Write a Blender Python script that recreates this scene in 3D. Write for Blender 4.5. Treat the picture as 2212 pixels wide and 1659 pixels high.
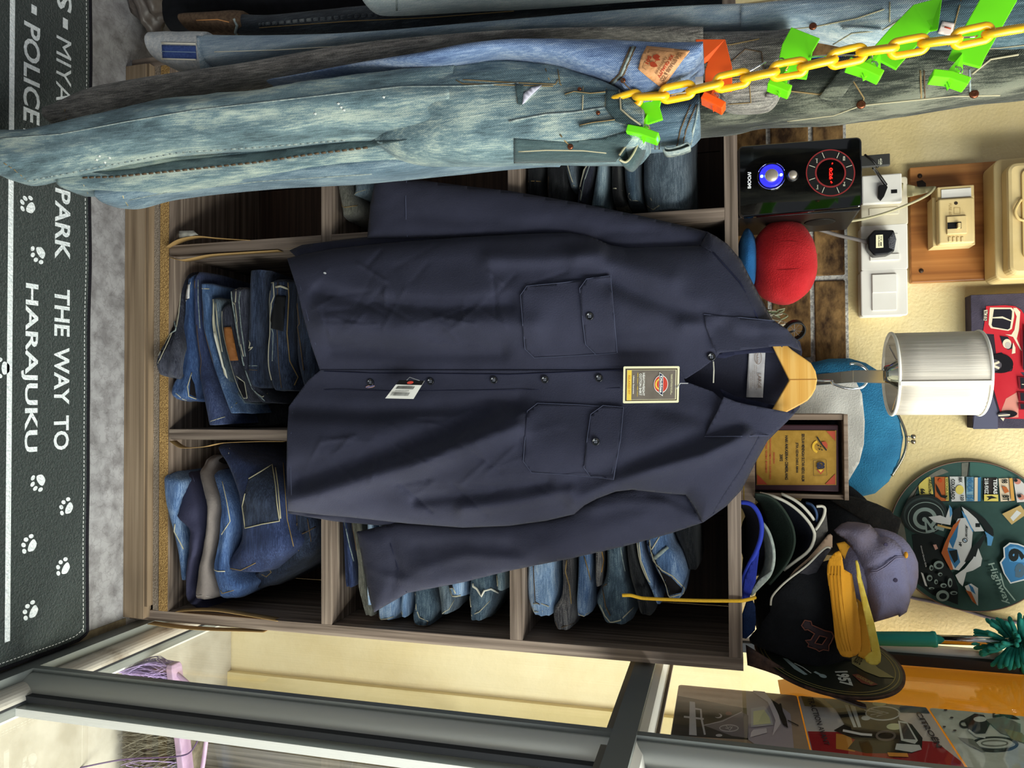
import bpy, bmesh, math, random
import numpy as np
from mathutils import Vector, Matrix, noise
from mathutils.bvhtree import BVHTree
from math import sin, cos, pi, radians, tan, atan, sqrt, acos

for o in list(bpy.data.objects): bpy.data.objects.remove(o)
SC = bpy.context.scene
COL = SC.collection
V = Vector

# ------------------------------------------------------------------ camera
F_PX = 1661.0
CAM = V((0, 0, 1.0851))
_p, _y, _r = radians(15.488), radians(1.1807), radians(-0.6014)
_Rz = Matrix.Rotation(_y, 3, 'Z')
_fw = V((0, cos(_p), -sin(_p))); _up = V((0, sin(_p), cos(_p))); _rt = V((1, 0, 0))
RT = _Rz @ (_rt * cos(_r) + _up * sin(_r)); UP = _Rz @ (_up * cos(_r) - _rt * sin(_r)); FW = _Rz @ _fw
cd = bpy.data.cameras.new('camera'); cam = bpy.data.objects.new('camera', cd); COL.objects.link(cam)
cd.sensor_fit = 'HORIZONTAL'; cd.sensor_width = 36; cd.lens = 36 * F_PX / 2212; cd.clip_start = 0.02; cd.clip_end = 60
# the phone is held on its side: the picture's right is the world's up
cam.matrix_world = Matrix(((UP.x, -RT.x, -FW.x, CAM.x), (UP.y, -RT.y, -FW.y, CAM.y), (UP.z, -RT.z, -FW.z, CAM.z), (0, 0, 0, 1)))
SC.camera = cam

def ray(px, py): return FW + UP * ((px - 1106) / F_PX) + RT * ((py - 829.5) / F_PX)
def P(px, py, Y): d = ray(px, py); return CAM + d * (Y / d.y)
def proj(p):
    d = p - CAM; z = d.dot(FW); return 1106 + F_PX * d.dot(UP) / z, 829.5 + F_PX * d.dot(RT) / z
def PZ(px, py, Z): d = ray(px, py); return CAM + d * ((Z - CAM.z) / d.z)
def PX(px, py, X): d = ray(px, py); return CAM + d * (X / d.x)

# ------------------------------------------------------------------ light
wd = bpy.data.worlds.new('world'); SC.world = wd; wd.use_nodes = True
wd.node_tree.nodes['Background'].inputs[0].default_value = (0.86, 0.93, 1.0, 1)
wd.node_tree.nodes['Background'].inputs[1].default_value = 0.2
def area(name, loc, target, sx, sy, power, col):
    l = bpy.data.lights.new(name, 'AREA'); l.shape = 'RECTANGLE'; l.size = sx; l.size_y = sy; l.energy = power; l.color = col
    o = bpy.data.objects.new(name, l); COL.objects.link(o); o.location = loc
    o.rotation_euler = (V(target) - V(loc)).to_track_quat('-Z', 'Y').to_euler(); return o
area('ceiling_tube_light', (0.80, 0.05, 2.55), (0.0, 1.3, 0.8), 0.2, 1.2, 22, (1.0, 0.95, 0.86))
area('shopfront_daylight', (1.55, -0.65, 1.9), (0.0, 1.2, 0.6), 1.0, 1.3, 44, (0.95, 0.97, 1.0))
area('outdoor_daylight', (2.0, 0.85, 2.4), (0.6, 1.4, 0.5), 1.4, 1.4, 118, (1.0, 0.97, 0.90))
SC.view_settings.view_transform = 'Standard'; SC.view_settings.look = 'None'; SC.view_settings.gamma = 1; SC.view_settings.exposure = 0.35
SC.view_settings.use_curve_mapping = False

# ------------------------------------------------------------------ materials
def hx(h):
    h = h.lstrip('#'); c = [int(h[i:i + 2], 16) / 255 for i in (0, 2, 4)]
    return tuple((x / 12.92 if x <= .04045 else ((x + .055) / 1.055) ** 2.4) for x in c) + (1,)
_mats = {}
def M(name, col, rough=.7, metal=0.0, spec=.3, col2=None, nscale=20, nstretch=(1, 1, 1), ncut=(.35, .65), bscale=0, bstr=0, bstretch=None, emit=0, coat=0, sheen=0, detail=5):
    if name in _mats: return _mats[name]
    m = bpy.data.materials.new(name); m.use_nodes = True; nt = m.node_tree; N = nt.nodes; L = nt.links
    b = N['Principled BSDF']; c = hx(col) if isinstance(col, str) else tuple(col)
    b.inputs['Base Color'].default_value = c; b.inputs['Roughness'].default_value = rough; b.inputs['Metallic'].default_value = metal
    b.inputs['Specular IOR Level'].default_value = spec; b.inputs['Coat Weight'].default_value = coat; b.inputs['Sheen Weight'].default_value = sheen
    if emit: b.inputs['Emission Color'].default_value = c; b.inputs['Emission Strength'].default_value = emit
    tc = N.new('ShaderNodeTexCoord')
    def mp(st, sc):
        q = N.new('ShaderNodeMapping'); q.inputs['Scale'].default_value = tuple(s * sc for s in st); L.new(tc.outputs['Object'], q.inputs['Vector']); return q
    if col2:
        q = mp(nstretch, nscale); n = N.new('ShaderNodeTexNoise'); n.inputs['Scale'].default_value = 1; n.inputs['Detail'].default_value = detail; n.inputs['Roughness'].default_value = .6
        L.new(q.outputs[0], n.inputs['Vector']); r = N.new('ShaderNodeValToRGB')
        r.color_ramp.elements[0].position = ncut[0]; r.color_ramp.elements[1].position = ncut[1]
        r.color_ramp.elements[0].color = c; r.color_ramp.elements[1].color = hx(col2)
        L.new(n.outputs['Fac'], r.inputs[0]); L.new(r.outputs[0], b.inputs['Base Color'])
    if bstr:
        q = mp(bstretch or nstretch, bscale); n = N.new('ShaderNodeTexNoise'); n.inputs['Scale'].default_value = 1; n.inputs['Detail'].default_value = 4
        L.new(q.outputs[0], n.inputs['Vector']); bp = N.new('ShaderNodeBump'); bp.inputs['Strength'].default_value = bstr; bp.inputs['Distance'].default_value = .004
        L.new(n.outputs['Fac'], bp.inputs['Height']); L.new(bp.outputs[0], b.inputs['Normal'])
    _mats[name] = m; return m

def denim(name, dark, mid, light, axis='z', fade=.5, slub=1.0, rough=.92):
    """woven denim: yarn slubs along the cloth, patches of worn fade, a twill bump"""
    if name in _mats: return _mats[name]
    m = bpy.data.materials.new(name); m.use_nodes = True; nt = m.node_tree; N = nt.nodes; L = nt.links
    b = N['Principled BSDF']; b.inputs['Roughness'].default_value = rough; b.inputs['Specular IOR Level'].default_value = .2; b.inputs['Sheen Weight'].default_value = .12
    tc = N.new('ShaderNodeTexCoord')
    def noise_(sc, det=4, dist=0):
        q = N.new('ShaderNodeMapping'); q.inputs['Scale'].default_value = sc; L.new(tc.outputs['Object'], q.inputs['Vector'])
        n = N.new('ShaderNodeTexNoise'); n.inputs['Scale'].default_value = 1; n.inputs['Detail'].default_value = det; n.inputs['Distortion'].default_value = dist; L.new(q.outputs[0], n.inputs['Vector']); return n.outputs['Fac']
    def ax(a, t): return {'z': (t, t, a), 'x': (a, t, t)}[axis]
    s1 = noise_(ax(40, 520)); s2 = noise_(ax(700, 900), 2); f1 = noise_(ax(5, 17), 4, .6); f2 = noise_(ax(18, 60), 4, .4)
    def math_(op, a, b_):
        k = N.new('ShaderNodeMath'); k.operation = op
        for i, x in enumerate((a, b_)):
            if isinstance(x, (int, float)): k.inputs[i].default_value = x
            else: L.new(x, k.inputs[i])
        return k.outputs[0]
    v = math_('ADD', math_('MULTIPLY', math_('SUBTRACT', f1, .5), 1.5 * fade), math_('MULTIPLY', math_('SUBTRACT', f2, .5), .8 * fade))
    v = math_('ADD', v, math_('MULTIPLY', math_('SUBTRACT', s1, .5), .95 * slub)); v = math_('ADD', v, math_('MULTIPLY', math_('SUBTRACT', s2, .5), .55 * slub)); v = math_('ADD', v, .5)
    r = N.new('ShaderNodeValToRGB'); e = r.color_ramp.elements; e[0].position = .12; e[0].color = hx(dark); e[1].position = .9; e[1].color = hx(light)
    k = e.new(.5); k.color = hx(mid); L.new(v, r.inputs[0]); L.new(r.outputs[0], b.inputs['Base Color'])
    w = N.new('ShaderNodeTexWave'); w.inputs['Scale'].default_value = 260; w.inputs['Distortion'].default_value = 1.0; w.bands_direction = 'DIAGONAL'; L.new(tc.outputs['Object'], w.inputs['Vector'])
    h = math_('ADD', math_('MULTIPLY', w.outputs['Fac'], .25), math_('MULTIPLY', f2, 1.6)); h = math_('ADD', h, math_('MULTIPLY', s1, .4))
    bp = N.new('ShaderNodeBump'); bp.inputs['Strength'].default_value = .55; bp.inputs['Distance'].default_value = .004; L.new(h, bp.inputs['Height']); L.new(bp.outputs[0], b.inputs['Normal'])
    _mats[name] = m; return m

def wood(name, c1, c2, c3, axis='z', rough=.55, scale=1.0):
    if name in _mats: return _mats[name]
    m = bpy.data.materials.new(name); m.use_nodes = True; nt = m.node_tree; N = nt.nodes; L = nt.links
    b = N['Principled BSDF']; b.inputs['Roughness'].default_value = rough; b.inputs['Specular IOR Level'].default_value = .35
    tc = N.new('ShaderNodeTexCoord'); q = N.new('ShaderNodeMapping'); L.new(tc.outputs['Object'], q.inputs['Vector'])
    a, t = 3.0 * scale, 130.0 * scale; q.inputs['Scale'].default_value = {'z': (t, t, a), 'x': (a, t, t), 'y': (t, a, t)}[axis]
    n = N.new('ShaderNodeTexNoise'); n.inputs['Scale'].default_value = 1; n.inputs['Detail'].default_value = 6; n.inputs['Distortion'].default_value = .5; L.new(q.outputs[0], n.inputs['Vector'])
    r = N.new('ShaderNodeValToRGB'); e = r.color_ramp.elements; e[0].position = .3; e[0].color = hx(c1); e[1].position = .72; e[1].color = hx(c3); k = e.new(.5); k.color = hx(c2)
    L.new(n.outputs['Fac'], r.inputs[0]); L.new(r.outputs[0], b.inputs['Base Color'])
    bp = N.new('ShaderNodeBump'); bp.inputs['Strength'].default_value = .15; bp.inputs['Distance'].default_value = .002; L.new(n.outputs['Fac'], bp.inputs['Height']); L.new(bp.outputs[0], b.inputs['Normal'])
    _mats[name] = m; return m

# ------------------------------------------------------------------ objects
def link(name, me, mats, parent=None, smooth=False):
    o = bpy.data.objects.new(name, me); COL.objects.link(o)
    for m in (mats if isinstance(mats, (list, tuple)) else [mats]): me.materials.append(m)
    if smooth: me.polygons.foreach_set('use_smooth', [True] * len(me.polygons))
    if parent is not None:
        o.parent = parent
        o.matrix_parent_inverse = world_of(parent).inverted()
    return o
def world_of(o):
    b = Matrix.Translation(o.location)
    return world_of(o.parent) @ o.matrix_parent_inverse @ b if o.parent else b
def mesh(name, vs, fs, mats, parent=None, smooth=False, mi=None):
    me = bpy.data.meshes.new(name); me.from_pydata([tuple(v) for v in vs], [], fs); me.update()
    o = link(name, me, mats, parent, smooth)
    if mi: me.polygons.foreach_set('material_index', mi)
    return o
def tag(o, label, cat, group=None, kind=None):
    o['label'] = label; o['category'] = cat
    if group: o['group'] = group
    if kind: o['kind'] = kind
    return o
def thing(name, label, cat, loc, group=None):
    o = bpy.data.objects.new(name, None); COL.objects.link(o); o.location = loc; o.empty_display_size = .03
    return tag(o, label, cat, group)
def struct(o, label=None):
    o['kind'] = 'structure'
    if label: o['label'] = label
    return o
def bevel(o, w, n=2, ang=True):
    b = o.modifiers.new('b', 'BEVEL'); b.width = w; b.segments = n; b.limit_method = 'ANGLE' if ang else 'NONE'; b.angle_limit = radians(35); return o
def solid(o, t, off=0.0):
    s = o.modifiers.new('s', 'SOLIDIFY'); s.thickness = t; s.offset = off; return o
def subd(o, n=1):
    s = o.modifiers.new('u', 'SUBSURF'); s.levels = n; s.render_levels = n; return o

class MB:
    """collects shapes into one mesh"""
    def __init__(self): self.v = []; self.f = []; self.mi = []; self.cur = 0
    def add(self, vs, fs):
        k = len(self.v); self.v += [V(x) for x in vs]; self.f += [tuple(i + k for i in f) for f in fs]; self.mi += [self.cur] * len(fs); return self
    def box(self, lo, hi):
        x0, y0, z0 = lo; x1, y1, z1 = hi
        return self.add([(x0, y0, z0), (x1, y0, z0), (x1, y1, z0), (x0, y1, z0), (x0, y0, z1), (x1, y0, z1), (x1, y1, z1), (x0, y1, z1)],
                        [(0, 3, 2, 1), (4, 5, 6, 7), (0, 1, 5, 4), (1, 2, 6, 5), (2, 3, 7, 6), (3, 0, 4, 7)])
    def tube(self, pts, r, n=8, closed=False, cap=True):
        pts = [V(p) for p in pts]; m = len(pts); vs = []; prev = None
        for i, p in enumerate(pts):
            if closed: d = pts[(i + 1) % m] - pts[i - 1]
            else: d = pts[min(i + 1, m - 1)] - pts[max(i - 1, 0)]
            d = d.normalized() if d.length > 1e-9 else V((0, 0, 1))
            if prev is None: a = d.orthogonal().normalized()
            else: a = (prev - d * prev.dot(d)); a = a.normalized() if a.length > 1e-6 else d.orthogonal().normalized()
            prev = a; b = d.cross(a); rr = r[i] if isinstance(r, (list, tuple)) else r
            vs += [p + (a * cos(2 * pi * k / n) + b * sin(2 * pi * k / n)) * rr for k in range(n)]
        fs = []
        for i in range(m if closed else m - 1):
            j = (i + 1) % m
            fs += [(i * n + k, i * n + (k + 1) % n, j * n + (k + 1) % n, j * n + k) for k in range(n)]
        if cap and not closed: fs += [tuple(range(n))[::-1], tuple((m - 1) * n + k for k in range(n))]
        return self.add(vs, fs)
    def lathe(self, prof, o, axis='z', n=32):
        """prof: (radius, height) list, turned about an axis through o"""
        o = V(o); vs = []
        for r, h in prof:
            for k in range(n):
                c, s = r * cos(2 * pi * k / n), r * sin(2 * pi * k / n)
                vs.append(o + {'z': V((c, s, h)), 'y': V((c, h, -s)), 'x': V((h, c, s))}[axis])
        m = len(prof); fs = [(i * n + k, i * n + (k + 1) % n, (i + 1) * n + (k + 1) % n, (i + 1) * n + k) for i in range(m - 1) for k in range(n)]
        fs += [tuple(range(n))[::-1], tuple((m - 1) * n + k for k in range(n))]
        return self.add(vs, fs)
    def loft(self, rings, closed_ends=True):
        n = len(rings[0]); vs = [p for r in rings for p in r]; m = len(rings)
        fs = [(i * n + k, i * n + (k + 1) % n, (i + 1) * n + (k + 1) % n, (i + 1) * n + k) for i in range(m - 1) for k in range(n)]
        if closed_ends: fs += [tuple(range(n))[::-1], tuple((m - 1) * n + k for k in range(n))]
        return self.add(vs, fs)
    def prism(self, pts, d):
        pts = [V(p) for p in pts]; n = len(pts); d = V(d)
        return self.add(pts + [p + d for p in pts], [tuple(range(n)), tuple(range(2 * n - 1, n - 1, -1))] + [(i, i + n, (i + 1) % n + n, (i + 1) % n) for i in range(n)])
    def grid(self, fn, nu, nv):
        vs = [fn(i / nu, j / nv) for i in range(nu + 1) for j in range(nv + 1)]
        return self.add(vs, [(i * (nv + 1) + j, (i + 1) * (nv + 1) + j, (i + 1) * (nv + 1) + j + 1, i * (nv + 1) + j + 1) for i in range(nu) for j in range(nv)])
    def build(self, name, mats, parent=None, smooth=False):
        o = mesh(name, self.v, self.f, mats, parent, smooth, self.mi if isinstance(mats, (list, tuple)) else None)
        bm = bmesh.new(); bm.from_mesh(o.data); bmesh.ops.recalc_face_normals(bm, faces=bm.faces); bm.to_mesh(o.data); bm.free()
        return o
def box(name, lo, hi, mat, parent=None, bev=0, n=2):
    o = MB().box(lo, hi).build(name, mat, parent)
    if bev: bevel(o, bev, n)
    return o
def rbox(name, lo, hi, mat, r, axis, parent=None, bev=.001):
    """box with corners rounded about one axis ('y': rounded as seen from the front)"""
    (x0, y0, z0), (x1, y1, z1) = lo, hi; pts = []
    if axis == 'y':
        for cx, cz, a in ((x1 - r, z1 - r, 0), (x0 + r, z1 - r, 90), (x0 + r, z0 + r, 180), (x1 - r, z0 + r, 270)):
            pts += [(cx + r * cos(radians(a + k * 18)), y0, cz + r * sin(radians(a + k * 18))) for k in range(6)]
        o = MB().prism(pts, (0, y1 - y0, 0)).build(name, mat, parent)
    else:
        for cx, cy, a in ((x1 - r, y1 - r, 0), (x0 + r, y1 - r, 90), (x0 + r, y0 + r, 180), (x1 - r, y0 + r, 270)):
            pts += [(cx + r * cos(radians(a + k * 18)), cy + r * sin(radians(a + k * 18)), z0) for k in range(6)]
        o = MB().prism(pts, (0, 0, z1 - z0)).build(name, mat, parent)
    if bev: bevel(o, bev, 2)
    return o

def interp(tab, x):
    """piecewise linear table [(x, y), ...]"""
    if x <= tab[0][0]: return tab[0][1]
    for (a, b), (c, d) in zip(tab, tab[1:]):
        if x <= c: return b + (d - b) * (x - a) / (c - a) if c > a else d
    return tab[-1][1]
def smooth_tab(st, t):
    """Catmull-Rom through rows of numbers, t in [0,1] over the rows"""
    n = len(st) - 1; u = min(max(t, 0), 1) * n; i = min(int(u), n - 1); f = u - i
    p0, p1, p2, p3 = st[max(i - 1, 0)], st[i], st[i + 1], st[min(i + 2, n)]
    return [.5 * (2 * b + (c - a) * f + (2 * a - 5 * b + 4 * c - d) * f * f + (3 * b - a - 3 * c + d) * f ** 3) for a, b, c, d in zip(p0, p1, p2, p3)]
def spline(pts, n):
    return [V(smooth_tab([tuple(p) for p in pts], i / n)) for i in range(n + 1)]
def ns(x, y, z): return noise.noise(V((x, y, z)))

def patch(name, poly, fn, mats, parent=None, step=10, thick=.0015, smooth=True):
    """a flat outline cut into a fine net and laid on the surface fn(a, b) -> point"""
    bm = bmesh.new(); vs = [bm.verts.new((a, b, 0)) for a, b in poly]; bm.faces.new(vs)
    for k in (0, 1):
        lo = min(p[k] for p in poly); hi = max(p[k] for p in poly); s = lo + step
        while s < hi - 1e-6:
            co = [0, 0, 0]; co[k] = s; no = [0, 0, 0]; no[k] = 1
            bmesh.ops.bisect_plane(bm, geom=bm.verts[:] + bm.edges[:] + bm.faces[:], plane_co=co, plane_no=no, dist=1e-5); s += step
    bmesh.ops.triangulate(bm, faces=[f for f in bm.faces if len(f.verts) > 4])
    for v in bm.verts: v.co = fn(v.co.x, v.co.y)
    bmesh.ops.recalc_face_normals(bm, faces=bm.faces)
    me = bpy.data.meshes.new(name); bm.to_mesh(me); bm.free()
    # face the camera side
    if len(me.polygons) and sum((p.normal.dot(p.center - CAM) for p in me.polygons)) > 0: me.flip_normals()
    o = link(name, me, mats, parent, smooth)
    if thick: solid(o, thick, -1)
    return o

_fc = {}
def text_geo(s, bold=.0):
    key = (s, bold)
    if key not in _fc:
        c = bpy.data.curves.new('t', 'FONT'); c.body = s; c.size = 1; c.offset = bold; c.resolution_u = 3
        o = bpy.data.objects.new('t', c); COL.objects.link(o); bpy.context.view_layer.update()
        me = bpy.data.meshes.new_from_object(o.evaluated_get(bpy.context.evaluated_depsgraph_get()))
        vs = [tuple(v.co) for v in me.vertices]; fs = [tuple(p.vertices) for p in me.polygons]
        bpy.data.objects.remove(o); bpy.data.curves.remove(c); bpy.data.meshes.remove(me); _fc[key] = (vs, fs)
    return _fc[key]

class Tree:
    """finds the visible place on a built cloth so that seams and patches can be sewn onto it"""
    def __init__(self, o):
        bm = bmesh.new(); bm.from_mesh(o.data); self.t = BVHTree.FromBMesh(bm); bm.free()
    def at(self, px, py, off, near):
        d = ray(px, py).normalized(); h = self.t.ray_cast(CAM, d)
        if h[0] is None:
            h = self.t.find_nearest(near)
            if h[0] is None: return near
        return h[0] - d * off

class Art:
    """flat printed or sewn shapes of several inks in one mesh; fn maps drawing (a, b) to the surface, n points off it"""
    def __init__(self, fn, n, lift=.0004, dl=.00012): self.fn = fn; self.n = V(n); self.mb = MB(); self.mats = []; self.lift = lift; self.dl = dl; self.k = 0
    def _m(self, m):
        if m not in self.mats: self.mats.append(m)
        self.mb.cur = self.mats.index(m); self.k += 1; return self.n * (self.lift + self.k * self.dl)
    def poly(self, m, pts):
        h = self._m(m); self.mb.add([self.fn(a, b) + h for a, b in pts], [tuple(range(len(pts)))]); return self
    def ell(self, m, c, ra, rb=None, rot=0, n=32):
        rb = rb or ra; q = radians(rot)
        return self.poly(m, [(c[0] + ra * cos(t) * cos(q) - rb * sin(t) * sin(q), c[1] + ra * cos(t) * sin(q) + rb * sin(t) * cos(q)) for t in [2 * pi * k / n for k in range(n)]])
    def ring(self, m, c, ra, rb, w, n=40, a0=0, a1=360):
        h = self._m(m); vs = []; fs = []
        for k in range(n + 1):
            t = radians(a0 + (a1 - a0) * k / n); vs += [self.fn(c[0] + ra * cos(t), c[1] + rb * sin(t)) + h, self.fn(c[0] + (ra - w) * cos(t), c[1] + (rb - w) * sin(t)) + h]
        self.mb.add(vs, [(2 * k, 2 * k + 1, 2 * k + 3, 2 * k + 2) for k in range(n)]); return self
    def line(self, m, pts, w, closed=False):
        h = self._m(m); pts = list(pts) + ([pts[0]] if closed else []); vs = []; n = len(pts)
        for i, (a, b) in enumerate(pts):
            p, q = pts[max(i - 1, 0)], pts[min(i + 1, n - 1)]; dx, dy = q[0] - p[0], q[1] - p[1]; l = sqrt(dx * dx + dy * dy) or 1
            vs += [self.fn(a - dy / l * w / 2, b + dx / l * w / 2) + h, self.fn(a + dy / l * w / 2, b - dx / l * w / 2) + h]
        self.mb.add(vs, [(2 * k, 2 * k + 1, 2 * k + 3, 2 * k + 2) for k in range(n - 1)]); return self
    def text(self, m, s, quad, bold=.0):
        """quad: bottom-left, bottom-right, top-right, top-left of the lettering in drawing coordinates"""
        h = self._m(m); vs, fs = text_geo(s, bold)
        if not vs: return self
        x0 = min(v[0] for v in vs); x1 = max(v[0] for v in vs); y0 = min(v[1] for v in vs); y1 = max(v[1] for v in vs); out = []
        for x, y, _ in vs:
            u = (x - x0) / (x1 - x0 or 1); w = (y - y0) / (y1 - y0 or 1); bl, br, tr, tl = quad
            a = [(1 - w) * ((1 - u) * bl[i] + u * br[i]) + w * ((1 - u) * tl[i] + u * tr[i]) for i in (0, 1)]
            out.append(self.fn(*a) + h)
        self.mb.add(out, fs); return self
    def words(self, m, s, x0, x1, y0, y1, bold=.0, shear=0):
        """lettering read down the picture: baseline at x0, tops at x1, from y0 to y1"""
        return self.text(m, s, [(x0, y0), (x0, y1), (x1, y1 + shear), (x1, y0 + shear)], bold)
    def build(self, name, parent): return mesh(name, self.mb.v, self.mb.f, self.mats, parent, False, self.mb.mi)
# ================================================================== setting
WALL = 1.525; XG = .43; FRONT = 1.21; TOP = 1.1064
plaster = M('plaster', '#d5bf88', .85, col2='#decb9c', nscale=6, bscale=190, bstr=.35)
plaster_out = M('plaster_outside', '#eadcb4', .9, col2='#dfcd9e', nscale=4, bscale=90, bstr=.25)
concrete = M('concrete', '#a19fa0', .42, col2='#7c797a', nscale=30, ncut=(.40, .64), bscale=60, bstr=.05, spec=.5)
_nt = concrete.node_tree  # craze lines in the floor screed
_vo = _nt.nodes.new('ShaderNodeTexVoronoi'); _vo.feature = 'DISTANCE_TO_EDGE'; _vo.inputs['Scale'].default_value = 55
_tc = [n for n in _nt.nodes if n.type == 'TEX_COORD'][0]; _dn = _nt.nodes.new('ShaderNodeTexNoise'); _dn.inputs['Scale'].default_value = 18; _dn.inputs['Detail'].default_value = 5; _nt.links.new(_tc.outputs['Object'], _dn.inputs['Vector'])
_dm = _nt.nodes.new('ShaderNodeMix'); _dm.data_type = 'RGBA'; _dm.inputs['Factor'].default_value = .09; _nt.links.new(_tc.outputs['Object'], _dm.inputs[6]); _nt.links.new(_dn.outputs['Color'], _dm.inputs[7]); _nt.links.new(_dm.outputs[2], _vo.inputs['Vector'])
_cr = _nt.nodes.new('ShaderNodeValToRGB'); _cr.color_ramp.elements[0].position = 0; _cr.color_ramp.elements[0].color = (.62, .6, .6, 1); _cr.color_ramp.elements[1].position = .05; _cr.color_ramp.elements[1].color = (1, 1, 1, 1)
_nt.links.new(_vo.outputs['Distance'], _cr.inputs[0]); _mx = _nt.nodes.new('ShaderNodeMix'); _mx.data_type = 'RGBA'; _mx.blend_type = 'MULTIPLY'; _mx.inputs['Factor'].default_value = .62
_bs = _nt.nodes['Principled BSDF']; _src = _bs.inputs['Base Color'].links[0].from_socket
_nt.links.new(_src, _mx.inputs[6]); _nt.links.new(_cr.outputs[0], _mx.inputs[7]); _nt.links.new(_mx.outputs[2], _bs.inputs['Base Color'])
concrete_out = M('concrete_outside', '#b9b2a2', .8, col2='#a39b89', nscale=9, ncut=(.4, .62), bscale=80, bstr=.15)
struct(MB().box((-1.7, -1.2, -.05), (.418, WALL, 0)).build('floor', concrete), 'grey crazed concrete floor of the shop')
struct(MB().box((.418, -.6, -.06), (2.6, WALL, -.004)).build('ground', concrete_out), 'pale concrete ground beyond the glass')
struct(MB().box((-1.7, WALL, -.05), (.425, WALL + .1, 2.7)).build('wall_back', plaster), 'cream stippled wall behind the shelf')
struct(MB().box((.425, WALL + .002, -.06), (2.6, WALL + .1, 2.7)).build('wall_outside', plaster_out), 'cream wall carrying on beyond the glass')
grime = M('grime', '#93866b', .9, col2='#6d614c', nscale=30)
struct(MB().box((.405, -.6, 0), (.4185, 1.2, .0012)).build('trim_3', grime), 'dirty strip of floor along the window track')
struct(MB().box((.612, 1.512, -.06), (1.4, WALL + .003, 2.7)).build('trim_2', M('plaster_step', '#dccb98', .9, col2='#d2bf88', nscale=5, bscale=90, bstr=.25)), 'shallow plaster step in the cream wall outside')
# brick patterned strip above the shelf
mortar = M('mortar', '#c9c4ba', .9, col2='#8d8a86', nscale=160, ncut=(.4, .6), bscale=220, bstr=.5)
brick_m = M('brick_print', '#33200f', .9, col2='#8a693f', nscale=38, nstretch=(.6, 1, 1), ncut=(.36, .66), bscale=60, bstr=.9)
bx = struct(MB().box((-.75, 1.519, 1.0), (.08, WALL - .001, 1.304)).build('trim_1', mortar), 'brown brick patterned strip along the wall behind the shelf top')
zb = [(1.235 - .072 * k) for k in range(-0, 3)]
b = MB()
for row, (z0, z1) in enumerate([(1.2465, 1.2985), (1.172, 1.2385), (1.1, 1.164)]):
    x = -.22 - .30 * 2 + (0 if row == 0 else -.15)
    while x < .07:
        x0, x1 = max(x + .005, -.745), min(x + .295, .075)
        if x1 > x0: b.box((x0, 1.514, z0), (x1, 1.5195, z1))
        x += .30
bevel(b.build('brick_relief', brick_m, bx), .002)

# ------------------------------------------------------------------ aluminium window wall on the right (plane x = XG)
alu = M('aluminium_grey', '#75797a', .42, .2, col2='#80847f', nscale=3)
alu_dark = M('gasket_dark', '#26272a', .6)  # plain dark colour of the gasket strips
alu_white = M('aluminium_pale', '#e2e0da', .45)
alu_dirty = M('aluminium_dirty', '#d0c9bd', .45, .3, col2='#6b543a', nscale=22, nstretch=(1, .5, 1), ncut=(.5, .75))
glass = bpy.data.materials.new('window_glass'); glass.use_nodes = True
_n = glass.node_tree.nodes; _n.clear(); _o = _n.new('ShaderNodeOutputMaterial'); _t = _n.new('ShaderNodeBsdfTransparent'); _g = _n.new('ShaderNodeBsdfGlossy'); _x = _n.new('ShaderNodeMixShader'); _w = _n.new('ShaderNodeLayerWeight')
_w.inputs['Blend'].default_value = .06; _g.inputs['Roughness'].default_value = .02; _t.inputs['Color'].default_value = (.93, .96, .95, 1)
_l = glass.node_tree.links; _l.new(_w.outputs['Facing'], _x.inputs[0]); _l.new(_t.outputs[0], _x.inputs[1]); _l.new(_g.outputs[0], _x.inputs[2]); _l.new(_x.outputs[0], _o.inputs[0])
win = bpy.data.objects.new('window_1', None); COL.objects.link(win); win.location = (XG, 1.0, 0); win['kind'] = 'structure'; win['label'] = 'aluminium framed window wall beside the shelf'
y0w, y1w = .1, WALL - .004
# bottom track
t = MB(); t.box((.418, y0w, 0), (.432, y1w, .034)); t.box((.452, y0w, 0), (.474, y1w, .05)); t.build('track', alu, win)
t = MB(); n_ = 7
pr = [(.432 + .020 * (1 - cos(radians(90 * k / n_))), .034 + .026 * sin(radians(90 * k / n_))) for k in range(n_ + 1)] + [(.452, 0), (.432, 0)]
t.prism([(x, y0w, z) for x, z in pr], (0, y1w - y0w, 0)).build('glazing_bead', alu_dirty, win)
box('gasket', (.4525, y0w, .05), (.457, y1w, .058), alu_dark, win)
# stile
for nm, ys in (('stile', [(.934, .982)]),):
    for a, b_ in ys:
        t = MB(); t.box((.418, b_ - .012, .034), (.458, b_, 2.6))
        pr = [(.424 + .02 * (1 - cos(radians(90 * k / 8))), b_ - .012 - .024 * sin(radians(90 * k / 8))) for k in range(9)] + [(.456, b_ - .036), (.456, b_ - .012)]
        MB().prism([(x, y, .034) for x, y in pr], (0, 0, 2.566)).build('stile_bead', M('aluminium_bead_pale', '#c9cac4', .42, .1), win, True); t.build('stile', alu, win, False)
        box('gasket', (.446, a, .05), (.4555, b_ - .036, 2.6), alu_dark, win)
box('outer_flange', (.462, .925, .05), (.474, .975, 2.6), alu_white, win)
# cross rails at 0.93 - 0.99
t = MB(); t.box((.416, y0w, .944), (.462, y1w, .975)); t.build('cross_rail', alu, win)
t = MB(); t.box((.428, y0w, .932), (.456, y1w, .944)); t.build('lower_bead', M('aluminium_bead', '#8b8374', .4, .4), win)
t = MB(); t.prism([(.424, y0w, .975), (.432, y0w, .984), (.452, y0w, .990), (.452, y0w, .975)], (0, y1w - y0w, 0)); t.build('upper_bead', alu_white, win)
box('gasket', (.4525, y0w, .990), (.4575, y1w, .995), M('gasket_brown', '#5d5146', .8), win)
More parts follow.
